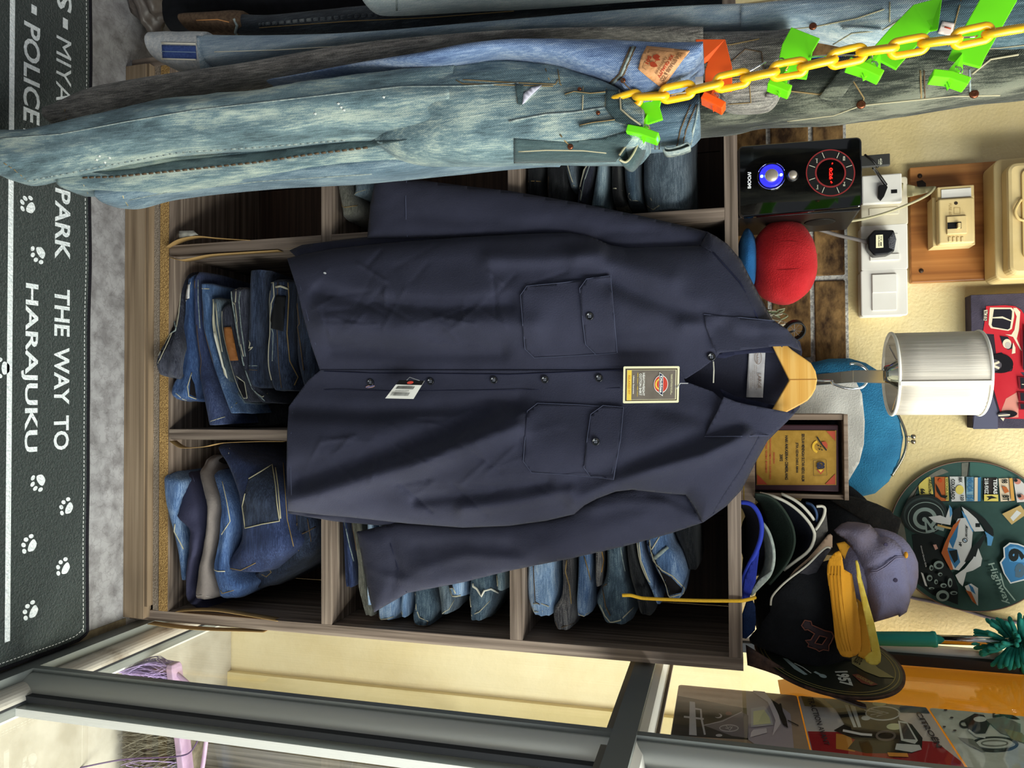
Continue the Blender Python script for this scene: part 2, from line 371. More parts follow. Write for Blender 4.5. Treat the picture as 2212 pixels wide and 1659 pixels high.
# jamb against the wall
t = MB(); t.box((.424, 1.452, 1.0), (.452, 1.468, 2.6)); t.build('jamb', alu_white, win)
box('jamb_gasket', (.436, 1.437, 1.0), (.4525, 1.452, 2.6), alu_dark, win)
box('outer_sill', (.474, y0w, 0), (.492, y1w, .018), M('sill_pale', '#e9e6de', .5), win)
struct(MB().box((.4555, .97, .05), (.4575, 1.46, .94)).build('window_2', glass), 'lower pane next to the shelf')
struct(MB().box((.4555, y0w, .05), (.4575, .94, .94)).build('window_3', glass), 'lower pane nearest the viewer')
struct(MB().box((.4535, .97, .985), (.4550, 1.46, 2.6)).build('window_4', glass), 'upper pane holding the picture plates')
struct(MB().box((.4535, y0w, .985), (.4550, .94, 2.6)).build('window_5', glass), 'upper pane nearest the viewer')

# outside: weathered post and rough pillar, by the far wall
wood_grey = wood('weathered_wood', '#5d5850', '#8a857b', '#a9a397', 'z')
struct(MB().box((.72, 1.40, .0), (.775, 1.50, 1.9)).build('trim_4', wood_grey), 'weathered grey timber post beyond the glass')
rough = M('rough_plaster', '#d9cba3', .95, col2='#efe3c2', nscale=40, bscale=60, bstr=1.0)
struct(MB().box((.775, 1.36, .0), (1.5, 1.51, 1.9)).build('trim_5', rough), 'rough pale rendered pillar beyond the glass')
struct(MB().box((.66, 1.30, -.004), (1.5, 1.52, .02)).build('trim_6', M('plinth_dirty', '#a3977e', .9, col2='#3d362c', nscale=18)), 'stained kerb below the pillar')

# ------------------------------------------------------------------ shelf unit
wd_z = wood('shelf_laminate_upright', '#574a3f', '#88776a', '#b5a391', 'z'); wd_x = wood('shelf_laminate_flat', '#574a3f', '#88776a', '#b5a391', 'x')
wd_p = wood('plinth_laminate', '#6d5a47', '#8d7860', '#a58f76', 'x', scale=.8)
wd_b = wood('shelf_laminate_back', '#3a2b21', '#4c382c', '#5d483a', 'x')
chip = M('chipboard', '#8d6a3e', .95, col2='#d0a86a', nscale=420, ncut=(.38, .62), bscale=420, bstr=.8)
chip2 = M('chipboard_grey', '#7d705f', .95, col2='#a8998a', nscale=380, bscale=380, bstr=.6)
band_m = M('edge_band_back', '#b5925f', .7, col2='#a07f4e', nscale=12)
PX1, PX2, PX3, PX0 = -.2907, .0525, .3900, -.6325
ZB = [(.0636, .0864), (.4023, .4228), (.7441, .7655), (1.0868, TOP)]
T = .019; BK = 1.505
sh = thing('cube_shelf', 'nine-hole brown wood-grain cube shelf stuffed with folded jeans', 'shelf', (-.12, 1.36, 0))
box('side_panel', (PX0 - T, FRONT, .0), (PX0, BK, ZB[3][0]), wd_z, sh, .0006)
box('side_panel', (PX3, FRONT, .0), (PX3 + T, BK, TOP + .001), wd_z, sh, .0006)
for x in (PX1, PX2):
    for k in range(3): box('divider', (x, FRONT, ZB[k][1]), (x + T, BK, ZB[k + 1][0]), wd_z, sh, .0006)
for k, (a, b_) in enumerate(ZB):
    if k == 0:
        o = box('shelf_board', (PX0, FRONT + .0008, a), (PX3, BK, b_), wd_x, sh, .0004)
        box('raw_edge', (PX0, FRONT, a + .002), (PX3, FRONT + .0008, b_ - .002), chip, o)
    else: box('shelf_board', (PX0 - (T if k == 3 else 0), FRONT, a), (PX3, BK, b_), wd_x, sh, .0006)
box('back_panel', (PX0, BK, .06), (PX3, BK + .006, TOP), wd_b, sh)
for x in (-.47, -.12, .22): box('back_join', (x, BK - .001, .09), (x + .0015, BK, 1.08), M('join_dark', '#1d1510', .9), sh)
box('plinth', (PX0, FRONT - .016, .0), (PX3 + .012, FRONT + .004, .0455), wd_p, sh, .0005)
box('plinth_cap', (PX0, FRONT - .014, .0455), (PX3 - .01, FRONT + .004, .0515), wd_p, sh)
box('under_board', (PX0, FRONT + .001, .0515), (PX3, BK, .0633), chip2, sh)
def band(pts, w=.019):
    """a strip of edge banding that has come unstuck"""
    c = spline(pts, 24); b = MB(); vs = []
    for p in c: vs += [p, p + V((0, w, 0))]
    b.add(vs, [(2 * k, 2 * k + 1, 2 * k + 3, 2 * k + 2) for k in range(24)])
    return solid(b.build('peeling_edge_band', band_m, sh, True), .0009)
band([P(357, 534, 1.2), P(380, 519, 1.195), P(405, 512, 1.195), P(430, 510, 1.2), P(470, 514, 1.207), P(540, 519, 1.209)])
band([P(362, 554, 1.2), P(385, 561, 1.195), P(410, 558, 1.197), P(450, 550, 1.203), P(520, 545, 1.207), P(600, 540, 1.209)])
band([P(366, 953, 1.2), P(385, 966, 1.195), P(405, 968, 1.195), P(440, 965, 1.197), P(480, 957, 1.203), P(560, 954, 1.207), P(610, 954, 1.209)])
band([P(378, 1322, 1.2), P(420, 1319, 1.197), P(470, 1321, 1.2), P(530, 1330, 1.207), P(600, 1342, 1.209)])
band([P(318, 1348, 1.2), P(380, 1357, 1.197), P(450, 1362, 1.197), P(520, 1364, 1.203), P(570, 1366, 1.208)])
paper = M('paper_white', '#e9e4d6', .8)
tag(patch('paper_scrap', [(374, 507), (384, 499), (418, 498), (428, 507), (400, 512), (378, 515)], lambda a, b: P(a, b, 1.235 + .004 * sin(a * .3)), paper, None, 8, .001), 'torn white paper scrap in the empty bottom left shelf hole', 'paper')

# ------------------------------------------------------------------ doormat
mat_m = M('mat_pile', '#1f2624', .97, col2='#39423f', nscale=330, ncut=(.3, .72), bscale=300, bstr=1.0, sheen=.2)
mat_w = M('mat_white_pile', '#eef0f0', .95, col2='#cfd6d8', nscale=300, bscale=260, bstr=.7)
mat_e = M('mat_binding', '#15131a', .9, bscale=300, bstr=.5)
dm = thing('doormat', 'black doormat with white lettering and paw prints in front of the shelf', 'doormat', (-.15, .95, 0))
ZM = .008
outl = []
for k in range(61): x = -.95 + 1.352 * k / 60; outl.append((x, 1.102 + .0035 * ns(x * 6, 3, 1)))
outl += [(.406, 1.098), (.411, 1.085)] + [(.412 + .002 * ns(3, y * 7, 0), y) for y in (1.04, .99, .93, .86, .78, .7)] + [(-.95, .7)]
m_ = MB().prism([(a, b, 0) for a, b in outl], (0, 0, ZM)).build('pile', mat_m, dm)
MB().tube([(a, b, .006) for a, b in outl[:67]], .0042, 6).build('binding', mat_e, dm)
st = MB(); inner = [V((a, b - .009 if k < 61 else b, ZM)) for k, (a, b) in enumerate(outl[2:66])]
for i in range(len(inner) - 1):
    a, c = inner[i], inner[i + 1]; n = max(1, int((c - a).length / .0062))
    if i > 57: a = a + V((-.009, 0, 0)); c = c + V((-.009, 0, 0))
    for k in range(n):
        p = a.lerp(c, (k + .1) / n); q = a.lerp(c, (k + .7) / n); st.tube([p, q], .0007, 4)
st.build('edge_stitching', M('thread_white', '#e8e8e4', .8), dm)
art = Art(lambda a, b: V((a, b, ZM)), (0, 0, 1), .0006, 0)
def mat_word(s, y0, y1, x0, x1, bold=.022, pxr=None):
    """lettering between two picture heights, placed on the floor"""
    a = PZ(x0, y0, ZM); c = PZ(x0, y1, ZM); yt = PZ(x1, 829, ZM).y; yb = PZ(x0, 829, ZM).y
    art.text(mat_w, s, [(a.x, yb), (c.x, yb), (c.x, yt), (a.x, yt)], bold)
for s, a, c in (('S', -32, 11), ('-', 34, 56), ('MIYASHITA', 72, 388), ('PARK', 404, 558), ('THE', 621, 725), ('WAY', 749, 874), ('TO', 898, 973)):
    if s == '-': mat_word(s, a, c, 130, 141)
    else: mat_word(s, a, c, 116, 149, .0 if s[0] == 'M' else .022)
for s, a, c in (('-', 5, 24), ('POLICE', 40, 257), ('BOX', 275, 388), ('HARAJUKU', 609, 978)):
    if s == '-': mat_word(s, a, c, 61, 73)
    else: mat_word(s, a, c, 45, 81)
ya = PZ(14, 829, ZM).y; yb = PZ(25.5, 829, ZM).y
art.poly(mat_w, [(-.95, ya), (.372, ya), (.372, yb), (-.95, yb)])
for cx, cy, rot in ((62, 445, -35), (84, 548, 40), (84, 1040, 35), (145, 1096, -30), (65, 1177, -30), (138, 1226, -35), (68, 1320, -30), (6, 795, 0)):
    c = PZ(cx, cy, ZM); r = radians(rot); s = .0125
    def L_(x, y): return (c.x + s * (x * cos(r) - y * sin(r)), c.y + s * (x * sin(r) + y * cos(r)))
    pad = [L_(.78 * cos(t) * (1 + .12 * cos(3 * (t - pi / 2))), .35 + .62 * sin(t) * (1 + .1 * cos(2 * t))) for t in [2 * pi * k / 28 for k in range(28)]]
    art.poly(mat_w, pad)
    for ex, ey in ((-1.0, -.45), (-.36, -.95), (.36, -.95), (1.0, -.45)): art.ell(mat_w, L_(ex, ey), s * .27, s * .36, rot + ex * -18)
art.build('lettering', dm)
# ================================================================== navy work shirt on its hanger
navy = M('navy_twill', '#363749', .88, col2='#2f3040', nscale=9, spec=.25, bscale=520, bstr=.25, sheen=.06)
navy_in = M('navy_twill_inside', '#23253a', .9, spec=.2, bscale=520, bstr=.2)
navy_th = M('navy_thread', '#4c5066', .8)
def seg_d(p, a, b):
    dx, dy = b[0] - a[0], b[1] - a[1]; l = dx * dx + dy * dy
    t = max(0, min(1, ((p[0] - a[0]) * dx + (p[1] - a[1]) * dy) / l)) if l else 0
    return sqrt((p[0] - a[0] - t * dx) ** 2 + (p[1] - a[1] - t * dy) ** 2)
def poly_d(p, pts): return min(seg_d(p, a, b) for a, b in zip(pts, pts[1:]))
L_IN = [(618, 556), (660, 548), (720, 537), (849, 523), (1000, 512), (1110, 506), (1180, 503), (1230, 502), (1277, 511), (1318, 529), (1353, 535), (1430, 533), (1512, 530)]
R_IN = [(622, 1104), (700, 1113), (752, 1117), (879, 1131), (1000, 1140), (1100, 1136), (1180, 1125), (1240, 1111), (1262, 1092), (1290, 1077), (1330, 1062), (1365, 1058), (1450, 1067), (1480, 1069), (1500, 1097), (1517, 1129)]
L_SH = [(1512, 530), (1529, 501), (1548, 511), (1570, 527), (1600, 562), (1640, 640), (1670, 696), (1704, 724)]
R_SH = [(1517, 1129), (1568, 1093), (1601, 1058), (1632, 997), (1657, 952), (1690, 918), (1704, 906)]
SIL_L = L_IN + L_SH[1:]; SIL_R = R_IN + R_SH[1:]
_rr = random.Random(5)
FOLDS = [([(632, 1085), (760, 1045), (900, 1003), (1000, 965), (1115, 920)], 24, -.013), ([(650, 1030), (800, 985), (930, 945), (1060, 895)], 26, .009),
         ([(1245, 1085), (1300, 1062), (1400, 1020), (1520, 985), (1610, 940)], 20, -.010), ([(1250, 1030), (1400, 985), (1560, 930)], 22, .004),
         ([(700, 700), (850, 712), (1000, 700), (1150, 706)], 30, -.008), ([(690, 630), (800, 655), (960, 665), (1100, 655)], 18, .006), ([(720, 752), (900, 762), (1080, 760)], 20, .006),
         ([(1320, 610), (1400, 645), (1500, 680), (1560, 700)], 22, .006), ([(1250, 560), (1330, 570), (1450, 600)], 26, -.005), ([(1060, 560), (1180, 560), (1290, 545)], 20, -.006), ([(1000, 1100), (1120, 1085), (1230, 1062)], 16, -.007), ([(900, 1080), (1050, 1060), (1180, 1040)], 14, .005),
         ([(640, 885), (800, 890), (1000, 880), (1120, 868)], 20, .007), ([(1480, 700), (1560, 690), (1630, 712)], 20, -.005), ([(1420, 880), (1500, 900), (1560, 930)], 18, .003)]
for _ in range(95):
    a = (_rr.uniform(650, 1160), _rr.choice([_rr.uniform(560, 760), _rr.uniform(890, 1080)])); t = _rr.uniform(-1.0, 1.0) + (0 if _rr.random() < .6 else pi / 2); l = _rr.uniform(40, 120)
    FOLDS.append(([a, (a[0] + l * cos(t), a[1] + l * sin(t) * .8)], _rr.uniform(3.5, 6), _rr.choice([-1, 1]) * _rr.uniform(.0008, .0024)))
_fb = [(min(p[0] for p in f[0]) - 3 * f[1], max(p[0] for p in f[0]) + 3 * f[1], min(p[1] for p in f[0]) - 3 * f[1], max(p[1] for p in f[0]) + 3 * f[1]) for f in FOLDS]
def shirt_y(px, py):
    """how far the shirt front stands from the viewer at a place on it"""
    c = 818 + (1100 - px) * .01
    y = 1.145 - .026 * math.exp(-((py - 660) / 95) ** 2) - .028 * math.exp(-((py - 985) / 95) ** 2)
    low = min(1, max(0, (1250 - px) / 500)); y += .024 * low * math.exp(-((py - c - 10) / 60) ** 2)
    d = min(poly_d((px, py), SIL_L), poly_d((px, py), SIL_R)); w = 46
    if d < w: y += .030 * (1 - sqrt(max(0, 1 - (1 - d / w) ** 2)))
    if px > 1480: y += .016 * ((px - 1480) / 220) ** 2
    for (pts, wd_, am), bb in zip(FOLDS, _fb):
        if bb[0] < px < bb[1] and bb[2] < py < bb[3]: q = poly_d((px, py), pts) / wd_; y += 1.75 * am * (math.exp(-q * q) if wd_ > 8 else .9 * math.exp(-1.3 * q))
    return y + .0012 * ns(px * .02, py * .02, 2)
def on_shirt(off): return lambda a, b: P(a, b, shirt_y(a, b) - off)
shirt = thing('work_shirt', 'dark navy long work shirt with two flap pockets hanging in front of the cube shelf', 'shirt', (-.03, 1.16, .38))
left_front = [(620, 558), (640, 620), (657, 690), (672, 745), (690, 797), (698, 818)] + [(1482, 818), (1515, 797), (1547, 772), (1560, 756), (1640, 705), (1637, 688), (1600, 612), (1568, 576), (1542, 547), (1512, 530)] + L_IN[::-1][1:-1]
right_front = [(693, 799), (665, 822), (640, 856), (624, 878), (620, 935), (619, 1010), (620, 1060)] + R_IN + [(1540, 1108), (1568, 1062), (1600, 1015), (1630, 960), (1645, 930), (1640, 880), (1560, 864), (1540, 846), (1480, 824), (1470, 800)]
patch('front_panel', left_front, on_shirt(0), navy, shirt, 4, .0012)
patch('front_panel', right_front, on_shirt(.0022), navy, shirt, 4, .0012)
def yoke_y(a, b): return shirt_y(a, b) - .0006
patch('yoke', [(1512, 530), (1529, 501)] + L_SH[2:] + [(1690, 750), (1640, 705), (1637, 688), (1600, 612), (1568, 576), (1542, 547)], lambda a, b: P(a, b, yoke_y(a, b)), navy, shirt, 6)
patch('yoke', R_SH + [(1690, 890), (1645, 905), (1645, 930), (1630, 960), (1600, 1015), (1568, 1062), (1540, 1108)], lambda a, b: P(a, b, yoke_y(a, b) - .0024), navy, shirt, 6)
for pts in ([(1512, 530), (1542, 547), (1568, 576), (1600, 612), (1637, 688)], [(1540, 1108), (1568, 1062), (1600, 1015), (1630, 960), (1645, 930)]):
    MB().tube([on_shirt(.0012)(*p) for p in pts], .0013, 6).build('seam', navy_in, shirt, True)
# back, seen inside the neck and along the sides
BACKP = [(712, 800), (690, 740), (668, 640), (645, 560), (625, 541), (652, 529), (720, 520), (793, 512), (1000, 504), (1180, 498), (1265, 506), (1320, 527), (1510, 527), (1530, 502), (1570, 527), (1600, 562), (1640, 640), (1670, 696), (1728, 738), (1733, 760), (1726, 800), (1726, 850), (1728, 880), (1715, 895), (1657, 952), (1632, 997), (1601, 1058), (1568, 1093), (1517, 1129), (1500, 1098), (1480, 1069), (1450, 1067), (1365, 1058), (1290, 1079), (1240, 1114), (1225, 1123), (1180, 1130), (1100, 1142), (1000, 1146), (860, 1139), (720, 1126), (622, 1109), (640, 1000), (645, 900), (690, 830)]
def back_y(a, b):
    d = min(poly_d((a, b), SIL_L), poly_d((a, b), SIL_R)); return 1.1955 - .016 * max(0, 1 - d / 30) + .001 * ns(a * .03, b * .03, 7)
patch('back_panel', BACKP, lambda a, b: P(a, b, back_y(a, b)), navy, shirt, 14, .0012)
# sleeves
SLL = [(793, 514), (800, 440), (814, 371), (822, 370), (870, 384), (1000, 401), (1100, 412), (1240, 436), (1370, 463), (1480, 488), (1530, 501), (1513, 532), (1440, 540), (1353, 545), (1277, 522), (1180, 508), (1000, 514), (880, 515)]
SLR = [(770, 1149), (776, 1176), (800, 1300), (808, 1323), (880, 1281), (1000, 1258), (1100, 1233), (1240, 1205), (1353, 1179), (1450, 1152), (1518, 1129), (1500, 1095), (1480, 1062), (1400, 1044), (1290, 1066), (1225, 1108), (1180, 1118), (1100, 1128), (1000, 1132), (860, 1128)]
def sleeve_y(poly, seed, folds):
    edge = poly + [poly[0]]
    def f(a, b):
        d = min(poly_d((a, b), edge), 40); y = 1.184 - .016 * sqrt(max(0, 1 - (1 - d / 40) ** 2)) + .004 * ns(a * .008 + seed, b * .02, seed) + .0012 * ns(a * .03, b * .05, seed)
        for pts, w, am in folds: y += am * math.exp(-(poly_d((a, b), pts) / w) ** 2)
        return y
    return f
fl = sleeve_y(SLL, 3, [([(900, 470), (1100, 480), (1300, 500)], 14, .003), ([(1290, 515), (1330, 500), (1420, 500)], 10, .004)])
fr = sleeve_y(SLR, 9, [([(900, 1230), (1010, 1200), (1130, 1210)], 13, -.005), ([(905, 1180), (1000, 1175), (1100, 1180)], 16, .005), ([(840, 1290), (860, 1230), (845, 1170)], 8, .003), ([(1150, 1190), (1300, 1140), (1420, 1100)], 20, -.003), ([(880, 1255), (820, 1240), (790, 1225)], 8, -.003), ([(1400, 1060), (1450, 1080), (1500, 1100)], 9, .004), ([(1280, 1100), (1350, 1085), (1440, 1088)], 10, -.004)])
o = patch('sleeve', SLL, lambda a, b: P(a, b, fl(a, b)), navy, shirt, 8, .010)
MB().tube([P(a, b, fl(a, b) - .0008) for a, b in [(878, 391), (876, 430), (877, 470), (880, 512)]], .0007, 5).build('hem_stitching', navy_th, o)
o = patch('sleeve', SLR, lambda a, b: P(a, b, fr(a, b)), navy, shirt, 8, .010)
MB().tube([P(a, b, fr(a, b) - .0008) for a, b in [(833, 1136), (845, 1180), (860, 1230), (878, 1279)]], .0008, 5).build('hem_stitching', navy_in, o)
MB().tube([P(a, b, fr(a, b) - .0008) for a, b in [(1480, 1069), (1498, 1096), (1517, 1128)]], .0009, 5).build('armhole_seam', navy_in, o)
# pockets
def pocket(body, flap, btn):
    o = patch('pocket', body, on_shirt(.0042), navy, shirt, 8, .0018)
    MB().tube([on_shirt(.0052)(*p) for p in body], .00055, 4, True).build('stitching', navy_th, o)
    f = patch('pocket_flap', flap, on_shirt(.0074), navy, shirt, 8, .0018)
    MB().tube([on_shirt(.0084)(*p) for p in flap], .00055, 4, True).build('stitching', navy_th, f)
    button(btn, .0095, shirt)
btn_m = M('button_black', '#14151c', .18, spec=.7)
def button(p, off, parent):
    c = on_shirt(off)(*p); o = MB().lathe([(.0005, .0002), (.0036, .0002), (.0043, -.0009), (.0054, -.0013), (.0058, -.0005), (.0058, .0018), (.0005, .0018)], c, 'y', 24).build('button', btn_m, parent, True)
    m = MB()
    for a in (45, 135, 225, 315): m.lathe([(.0001, 0), (.0008, 0), (.0008, .0004), (.0001, .0004)], c + V((.0017 * cos(radians(a)), -.0003, .0017 * sin(radians(a)))), 'y', 8)
    m.build('thread', M('thread_pale', '#8d909c', .8), o)
    return o
pocket([(1138, 618), (1124, 638), (1129, 700), (1134, 754), (1154, 773), (1250, 768), (1330, 763), (1318, 596), (1220, 610)],
       [(1267, 602.5), (1252, 623), (1258, 690), (1264.6, 744), (1287, 766), (1333, 762), (1326, 680), (1319, 595)], (1274, 683))
pocket([(1161, 871), (1139, 888), (1134, 945), (1130, 996), (1148, 1021), (1220, 1025), (1320, 1034), (1346, 881), (1250, 874)],
       [(1302.5, 876), (1276, 895), (1268, 950), (1261, 1010), (1275, 1029), (1325, 1036), (1340, 950), (1347, 879.5)], (1287, 954))
for p in ((800, 826), (930, 824), (1067, 821), (1177, 820), (1294, 817), (1537, 771)): button(p, .0050 if p[0] > 1000 else .0045, shirt)
MB().tube([on_shirt(.0034)(*p) for p in [(700, 802), (800, 806), (950, 807), (1100, 809), (1250, 803), (1348, 799), (1470, 800)]], .0008, 5).build('placket_edge', navy_in, shirt)
MB().tube([on_shirt(.0028)(*p) for p in [(700, 842), (850, 845), (1000, 843), (1150, 842), (1340, 838)]], .0005, 4).build('placket_stitching', navy_in, shirt)
for pts in ([(630, 562), (649, 620), (666, 690), (682, 745)], [(632, 890), (629, 935), (628, 1010), (630, 1085)]):
    MB().tube([on_shirt(.0026 if pts[0][1] > 800 else .0006)(*p) for p in pts], .0005, 4).build('hem_stitching', navy_th, shirt)
# collar
def col_y(a, b): return min(1.121, shirt_y(min(a, 1640), b) - .009) + .030 * max(0, (a - 1640) / 90) ** 2 + .006 * abs(b - 820) / 120 + .0015 * ns(a * .02, b * .02, 4)
cl = [(1520.5, 679), (1600, 686), (1673, 693), (1700, 711), (1722, 737), (1731, 757), (1706, 747), (1669, 748), (1619, 754), (1563, 760.6), (1547.5, 763.5), (1536, 735), (1525, 705)]
cr = [(1522, 943), (1600, 942.5), (1661, 941), (1684, 926), (1716, 894), (1700, 890), (1669, 884), (1619, 875), (1590, 868), (1563, 857), (1548, 892), (1535, 916)]
for c_ in (cl, cr):
    o = patch('collar', c_, lambda a, b: P(a, b, col_y(a, b)), navy, shirt, 7, .0032)
    MB().tube([P(a, b, col_y(a, b) - .0004) for a, b in c_[:3]], .0006, 4).build('stitching', navy_th, o)
patch('collar_stand', [(1545, 772), (1560, 757), (1610, 752), (1668, 744), (1700, 742), (1712, 752), (1704, 762), (1640, 762), (1590, 766), (1566, 774)], lambda a, b: P(a, b, 1.148 + .03 * (a - 1545) / 160), navy_in, shirt, 8)
patch('collar_stand', [(1553, 838), (1566, 862), (1620, 880), (1668, 888), (1708, 893), (1712, 884), (1640, 868), (1590, 856)], lambda a, b: P(a, b, 1.148 + .03 * (a - 1545) / 160), navy_in, shirt, 8)
lab_m = M('label_satin', '#d9d6d6', .45, col2='#c4bfc2', nscale=60); ink_b = M('ink_brown', '#8a7466', .7)
lb = patch('neck_label', [(1618, 754), (1653.6, 757), (1648, 859), (1612, 858)], lambda a, b: P(a, b, 1.1915 + .0012 * sin(b * .09)), lab_m, shirt, 8, .0006)
art = Art(lambda a, b: P(a, b, 1.1895), (0, -1, 0), .0004)
art.words(ink_b, 'LARGE', 1637, 1644.5, 807, 839, .01)
art.ring(ink_b, (1637.5, 772), 8, 15, 1.1); art.words(ink_b, 'Dickies', 1634, 1639, 760, 785, .02)
for k, (x, a, b_) in enumerate([(1633, 789, 842), (1629, 789, 838), (1625, 800, 835), (1621, 805, 840)]): art.words(ink_b, ['100% COTTON MADE IN', 'MACHINE WASH WARM', 'TUMBLE DRY', 'SEE REVERSE'][k], x, x + 2, a, b_)
art.build('label_print', lb)
# clear bar holding the collar and a bit of lint
MB().tube([P(1541, 781, 1.152), P(1542, 800, 1.150), P(1541, 827, 1.152)], .0009, 6).build('collar_stay', M('stay_white', '#dcd8c8', .4), shirt)
art = Art(lambda a, b: on_shirt(.0035)(a, b), (0, -1, 0), .0003)
art.ell(M('woven_badge', '#b98f86', .7), (800, 835), 10, 3, -8, 16); art.line(M('badge_blue', '#4b5f9a', .7), [(792, 837), (808, 833)], 2)
art.build('woven_badge', shirt)
art = Art(lambda a, b: on_shirt(.0035)(a, b), (0, -1, 0), .0003)
art.ell(M('lint', '#d6d6d8', .9), (702, 590), 3.5, 2, 20, 8); art.build('lint', shirt)

# ------------------------------------------------------------------ swing tags
tagc = M('card_cream', '#f6efc4', .55); tagb = M('card_brown', '#4b3a31', .55); tagk = M('card_taupe', '#6e655b', .5, col2='#7b7167', nscale=40); tagy = M('card_yellow', '#f2cf52', .5); redm = M('print_red', '#cf4a3c', .5); whi = M('print_white', '#f2efe6', .55); blk = M('print_black', '#181718', .55); nav = M('print_navy', '#262a4a', .5); ora = M('print_orange', '#d98a2c', .55)
TY = 1.104
tg = thing('swing_tag', 'cream edged brown card tag hanging at the chest of the navy shirt', 'tag', P(1407, 831, TY))
A4 = [(1346.8, 791.6), (1468, 791), (1466, 869.7), (1345.6, 871.3)]
def tmap(u, w): # u along picture x 0..1, w along picture y 0..1
    a, b, c, d = A4; return P(*[(1 - u) * ((1 - w) * a[i] + w * d[i]) + u * ((1 - w) * b[i] + w * c[i]) for i in (0, 1)], TY)
tcard = MB().prism([tmap(u, w) for u, w in ((.015, 0), (.985, 0), (1, .02), (1, .98), (.985, 1), (.015, 1), (0, .98), (0, .02))], (0, .0007, 0)).build('card', tagc, tg)
art = Art(tmap, (0, -1, 0), .0003)
art.poly(tagb, [(.04, .065), (.965, .065), (.965, .94), (.04, .94)]); art.poly(tagc, [(.065, .095), (.948, .095), (.948, .91), (.065, .91)]); art.poly(tagk, [(.07, .105), (.935, .105), (.935, .9), (.07, .9)])
art.poly(tagy, [(.07, .105), (.15, .105), (.15, .92), (.07, .92)])
def tw(m, s, x0, x1, a, b, bold=.03, sh=0): art.words(m, s, x0, x1, a, b, bold, sh)
tw(ora, 'RELAXED FIT', .088, .128, .245, .76, .01)
tw(whi, 'HEAVYWEIGHT', .345, .388, .18, .80); tw(whi, 'COTTON SHIRT', .288, .332, .195, .79)
tw(tagy, '100% Cotton | 100% cotton', .247, .268, .175, .82, .02); tw(whi, 'Lifetime Guarantee', .175, .202, .25, .75, .02)
tw(tagc, 'EXCLUSIVE WORKWEAR SINCE 1922', .868, .880, .215, .73); tw(tagc, 'AMERICAN WORK CLOTHES', .85, .861, .22, .78)
art.ell(whi, (.677, .49), .127, .245); art.ell(redm, (.677, .49), .117, .225); art.ring(tagy, (.66, .49), .085, .15, .028, 40, 55, 305)
art.poly(whi, [(.645, .165), (.715, .235), (.715, .82), (.645, .745)]); art.poly(nav, [(.652, .19), (.708, .245), (.708, .79), (.652, .73)]); tw(whi, 'Dickies', .662, .7, .27, .73, .05, -.02)
art.build('print', tcard)
MB().tube([tmap(.93, .5), tmap(.96, .62) + V((0, -.002, 0)), tmap(1.02, .47), on_shirt(.004)(1486, 828)], .0006, 6).build('plastic_loop', M('nylon', '#d8d8d8', .3), tg)
bt = thing('barcode_tag', 'small white barcode tag hanging low on the placket of the navy shirt', 'tag', P(875, 840, 1.125))
BQ = [(862.6, 821), (917, 822.5), (893, 861.8), (832, 860.5)]
def bmap(u, w): a, b, c, d = BQ; return P(*[(1 - w) * ((1 - u) * a[i] + u * b[i]) + w * ((1 - u) * d[i] + u * c[i]) for i in (0, 1)], 1.122)
bc = MB().prism([bmap(0, 0), bmap(1, 0), bmap(1, 1), bmap(0, 1)], (0, .0005, 0)).build('card', whi, bt)
art = Art(bmap, (0, -1, 0), .0003); art.poly(blk, [(0, 0), (1, 0), (1, .24), (0, .24)]); art.ell(redm, (.5, .12), .12, .08)
for w0, w1, sd in ((.32, .48, 1), (.66, .84, 2)):
    r = random.Random(sd); u = .12
    while u < .8: d = r.choice([.012, .02, .03]); art.poly(blk, [(u, w0), (u + d, w0), (u + d, w1), (u, w1)]); u += d + r.choice([.012, .02])
art.text(blk, '52105 LG 1574', [(.2, .6), (.7, .6), (.7, .53), (.2, .53)])
art.build('print', bc)
MB().tube([bmap(.3, 0), P(885, 815, 1.13), bmap(.8, 0)], .0007, 6).build('loop', M('loop_white', '#e8e8e8', .5), bt)

# ------------------------------------------------------------------ hanger
hw = wood('hanger_wood', '#d99d45', '#e6b15c', '#edbf70', 'x', .35)
HY = 1.164
hg = thing('coat_hanger', 'honey coloured wooden hanger carrying the navy shirt', 'hanger', P(1740, 822, HY))
hp = [(1705, 821), (1669, 748), (1650, 722), (1655, 715), (1684, 728), (1698, 744), (1711.5, 756), (1736.6, 773), (1752, 784), (1762, 802), (1765.5, 820), (1762, 840), (1754, 855), (1744, 866), (1721, 879), (1702, 889), (1672, 908), (1660, 900), (1669, 883)]
o = MB().prism([P(a, b, HY) for a, b in hp], (0, .012, 0)).build('shoulder_bar', hw, hg); bevel(o, .0018, 3)
box('neck_joint', tuple(P(1706, 819.5, HY) + V((-.0002, -.0003, 0))), tuple(P(1764, 820.3, HY) + V((.0002, .0002, 0))), M('joint_line', '#a9742f', .6), hg)
chrome = M('chrome', '#d9dadb', .1, 1.0)
HA = 1.16 # where the hook passes over the lamp arm
ap = lambda Y: CAM.z + .176 - .236 * (Y - 1.16)
xa = P(1845, 813, 1.16).x; za = ap(1.16)
hk = [P(1760, 822, 1.17), P(1780, 823, 1.168), P(1797, 823, 1.163), V((xa + .010, 1.16, za - .030)), V((xa + .0165, 1.16, za - .012)), V((xa + .016, 1.16, za + .006)), V((xa + .006, 1.16, za + .0145)), V((xa - .007, 1.16, za + .0145)), V((xa - .0165, 1.16, za + .004)), V((xa - .0175, 1.16, za - .008))]
MB().tube(spline(hk, 48), .0018, 10).build('hook', chrome, hg, True)

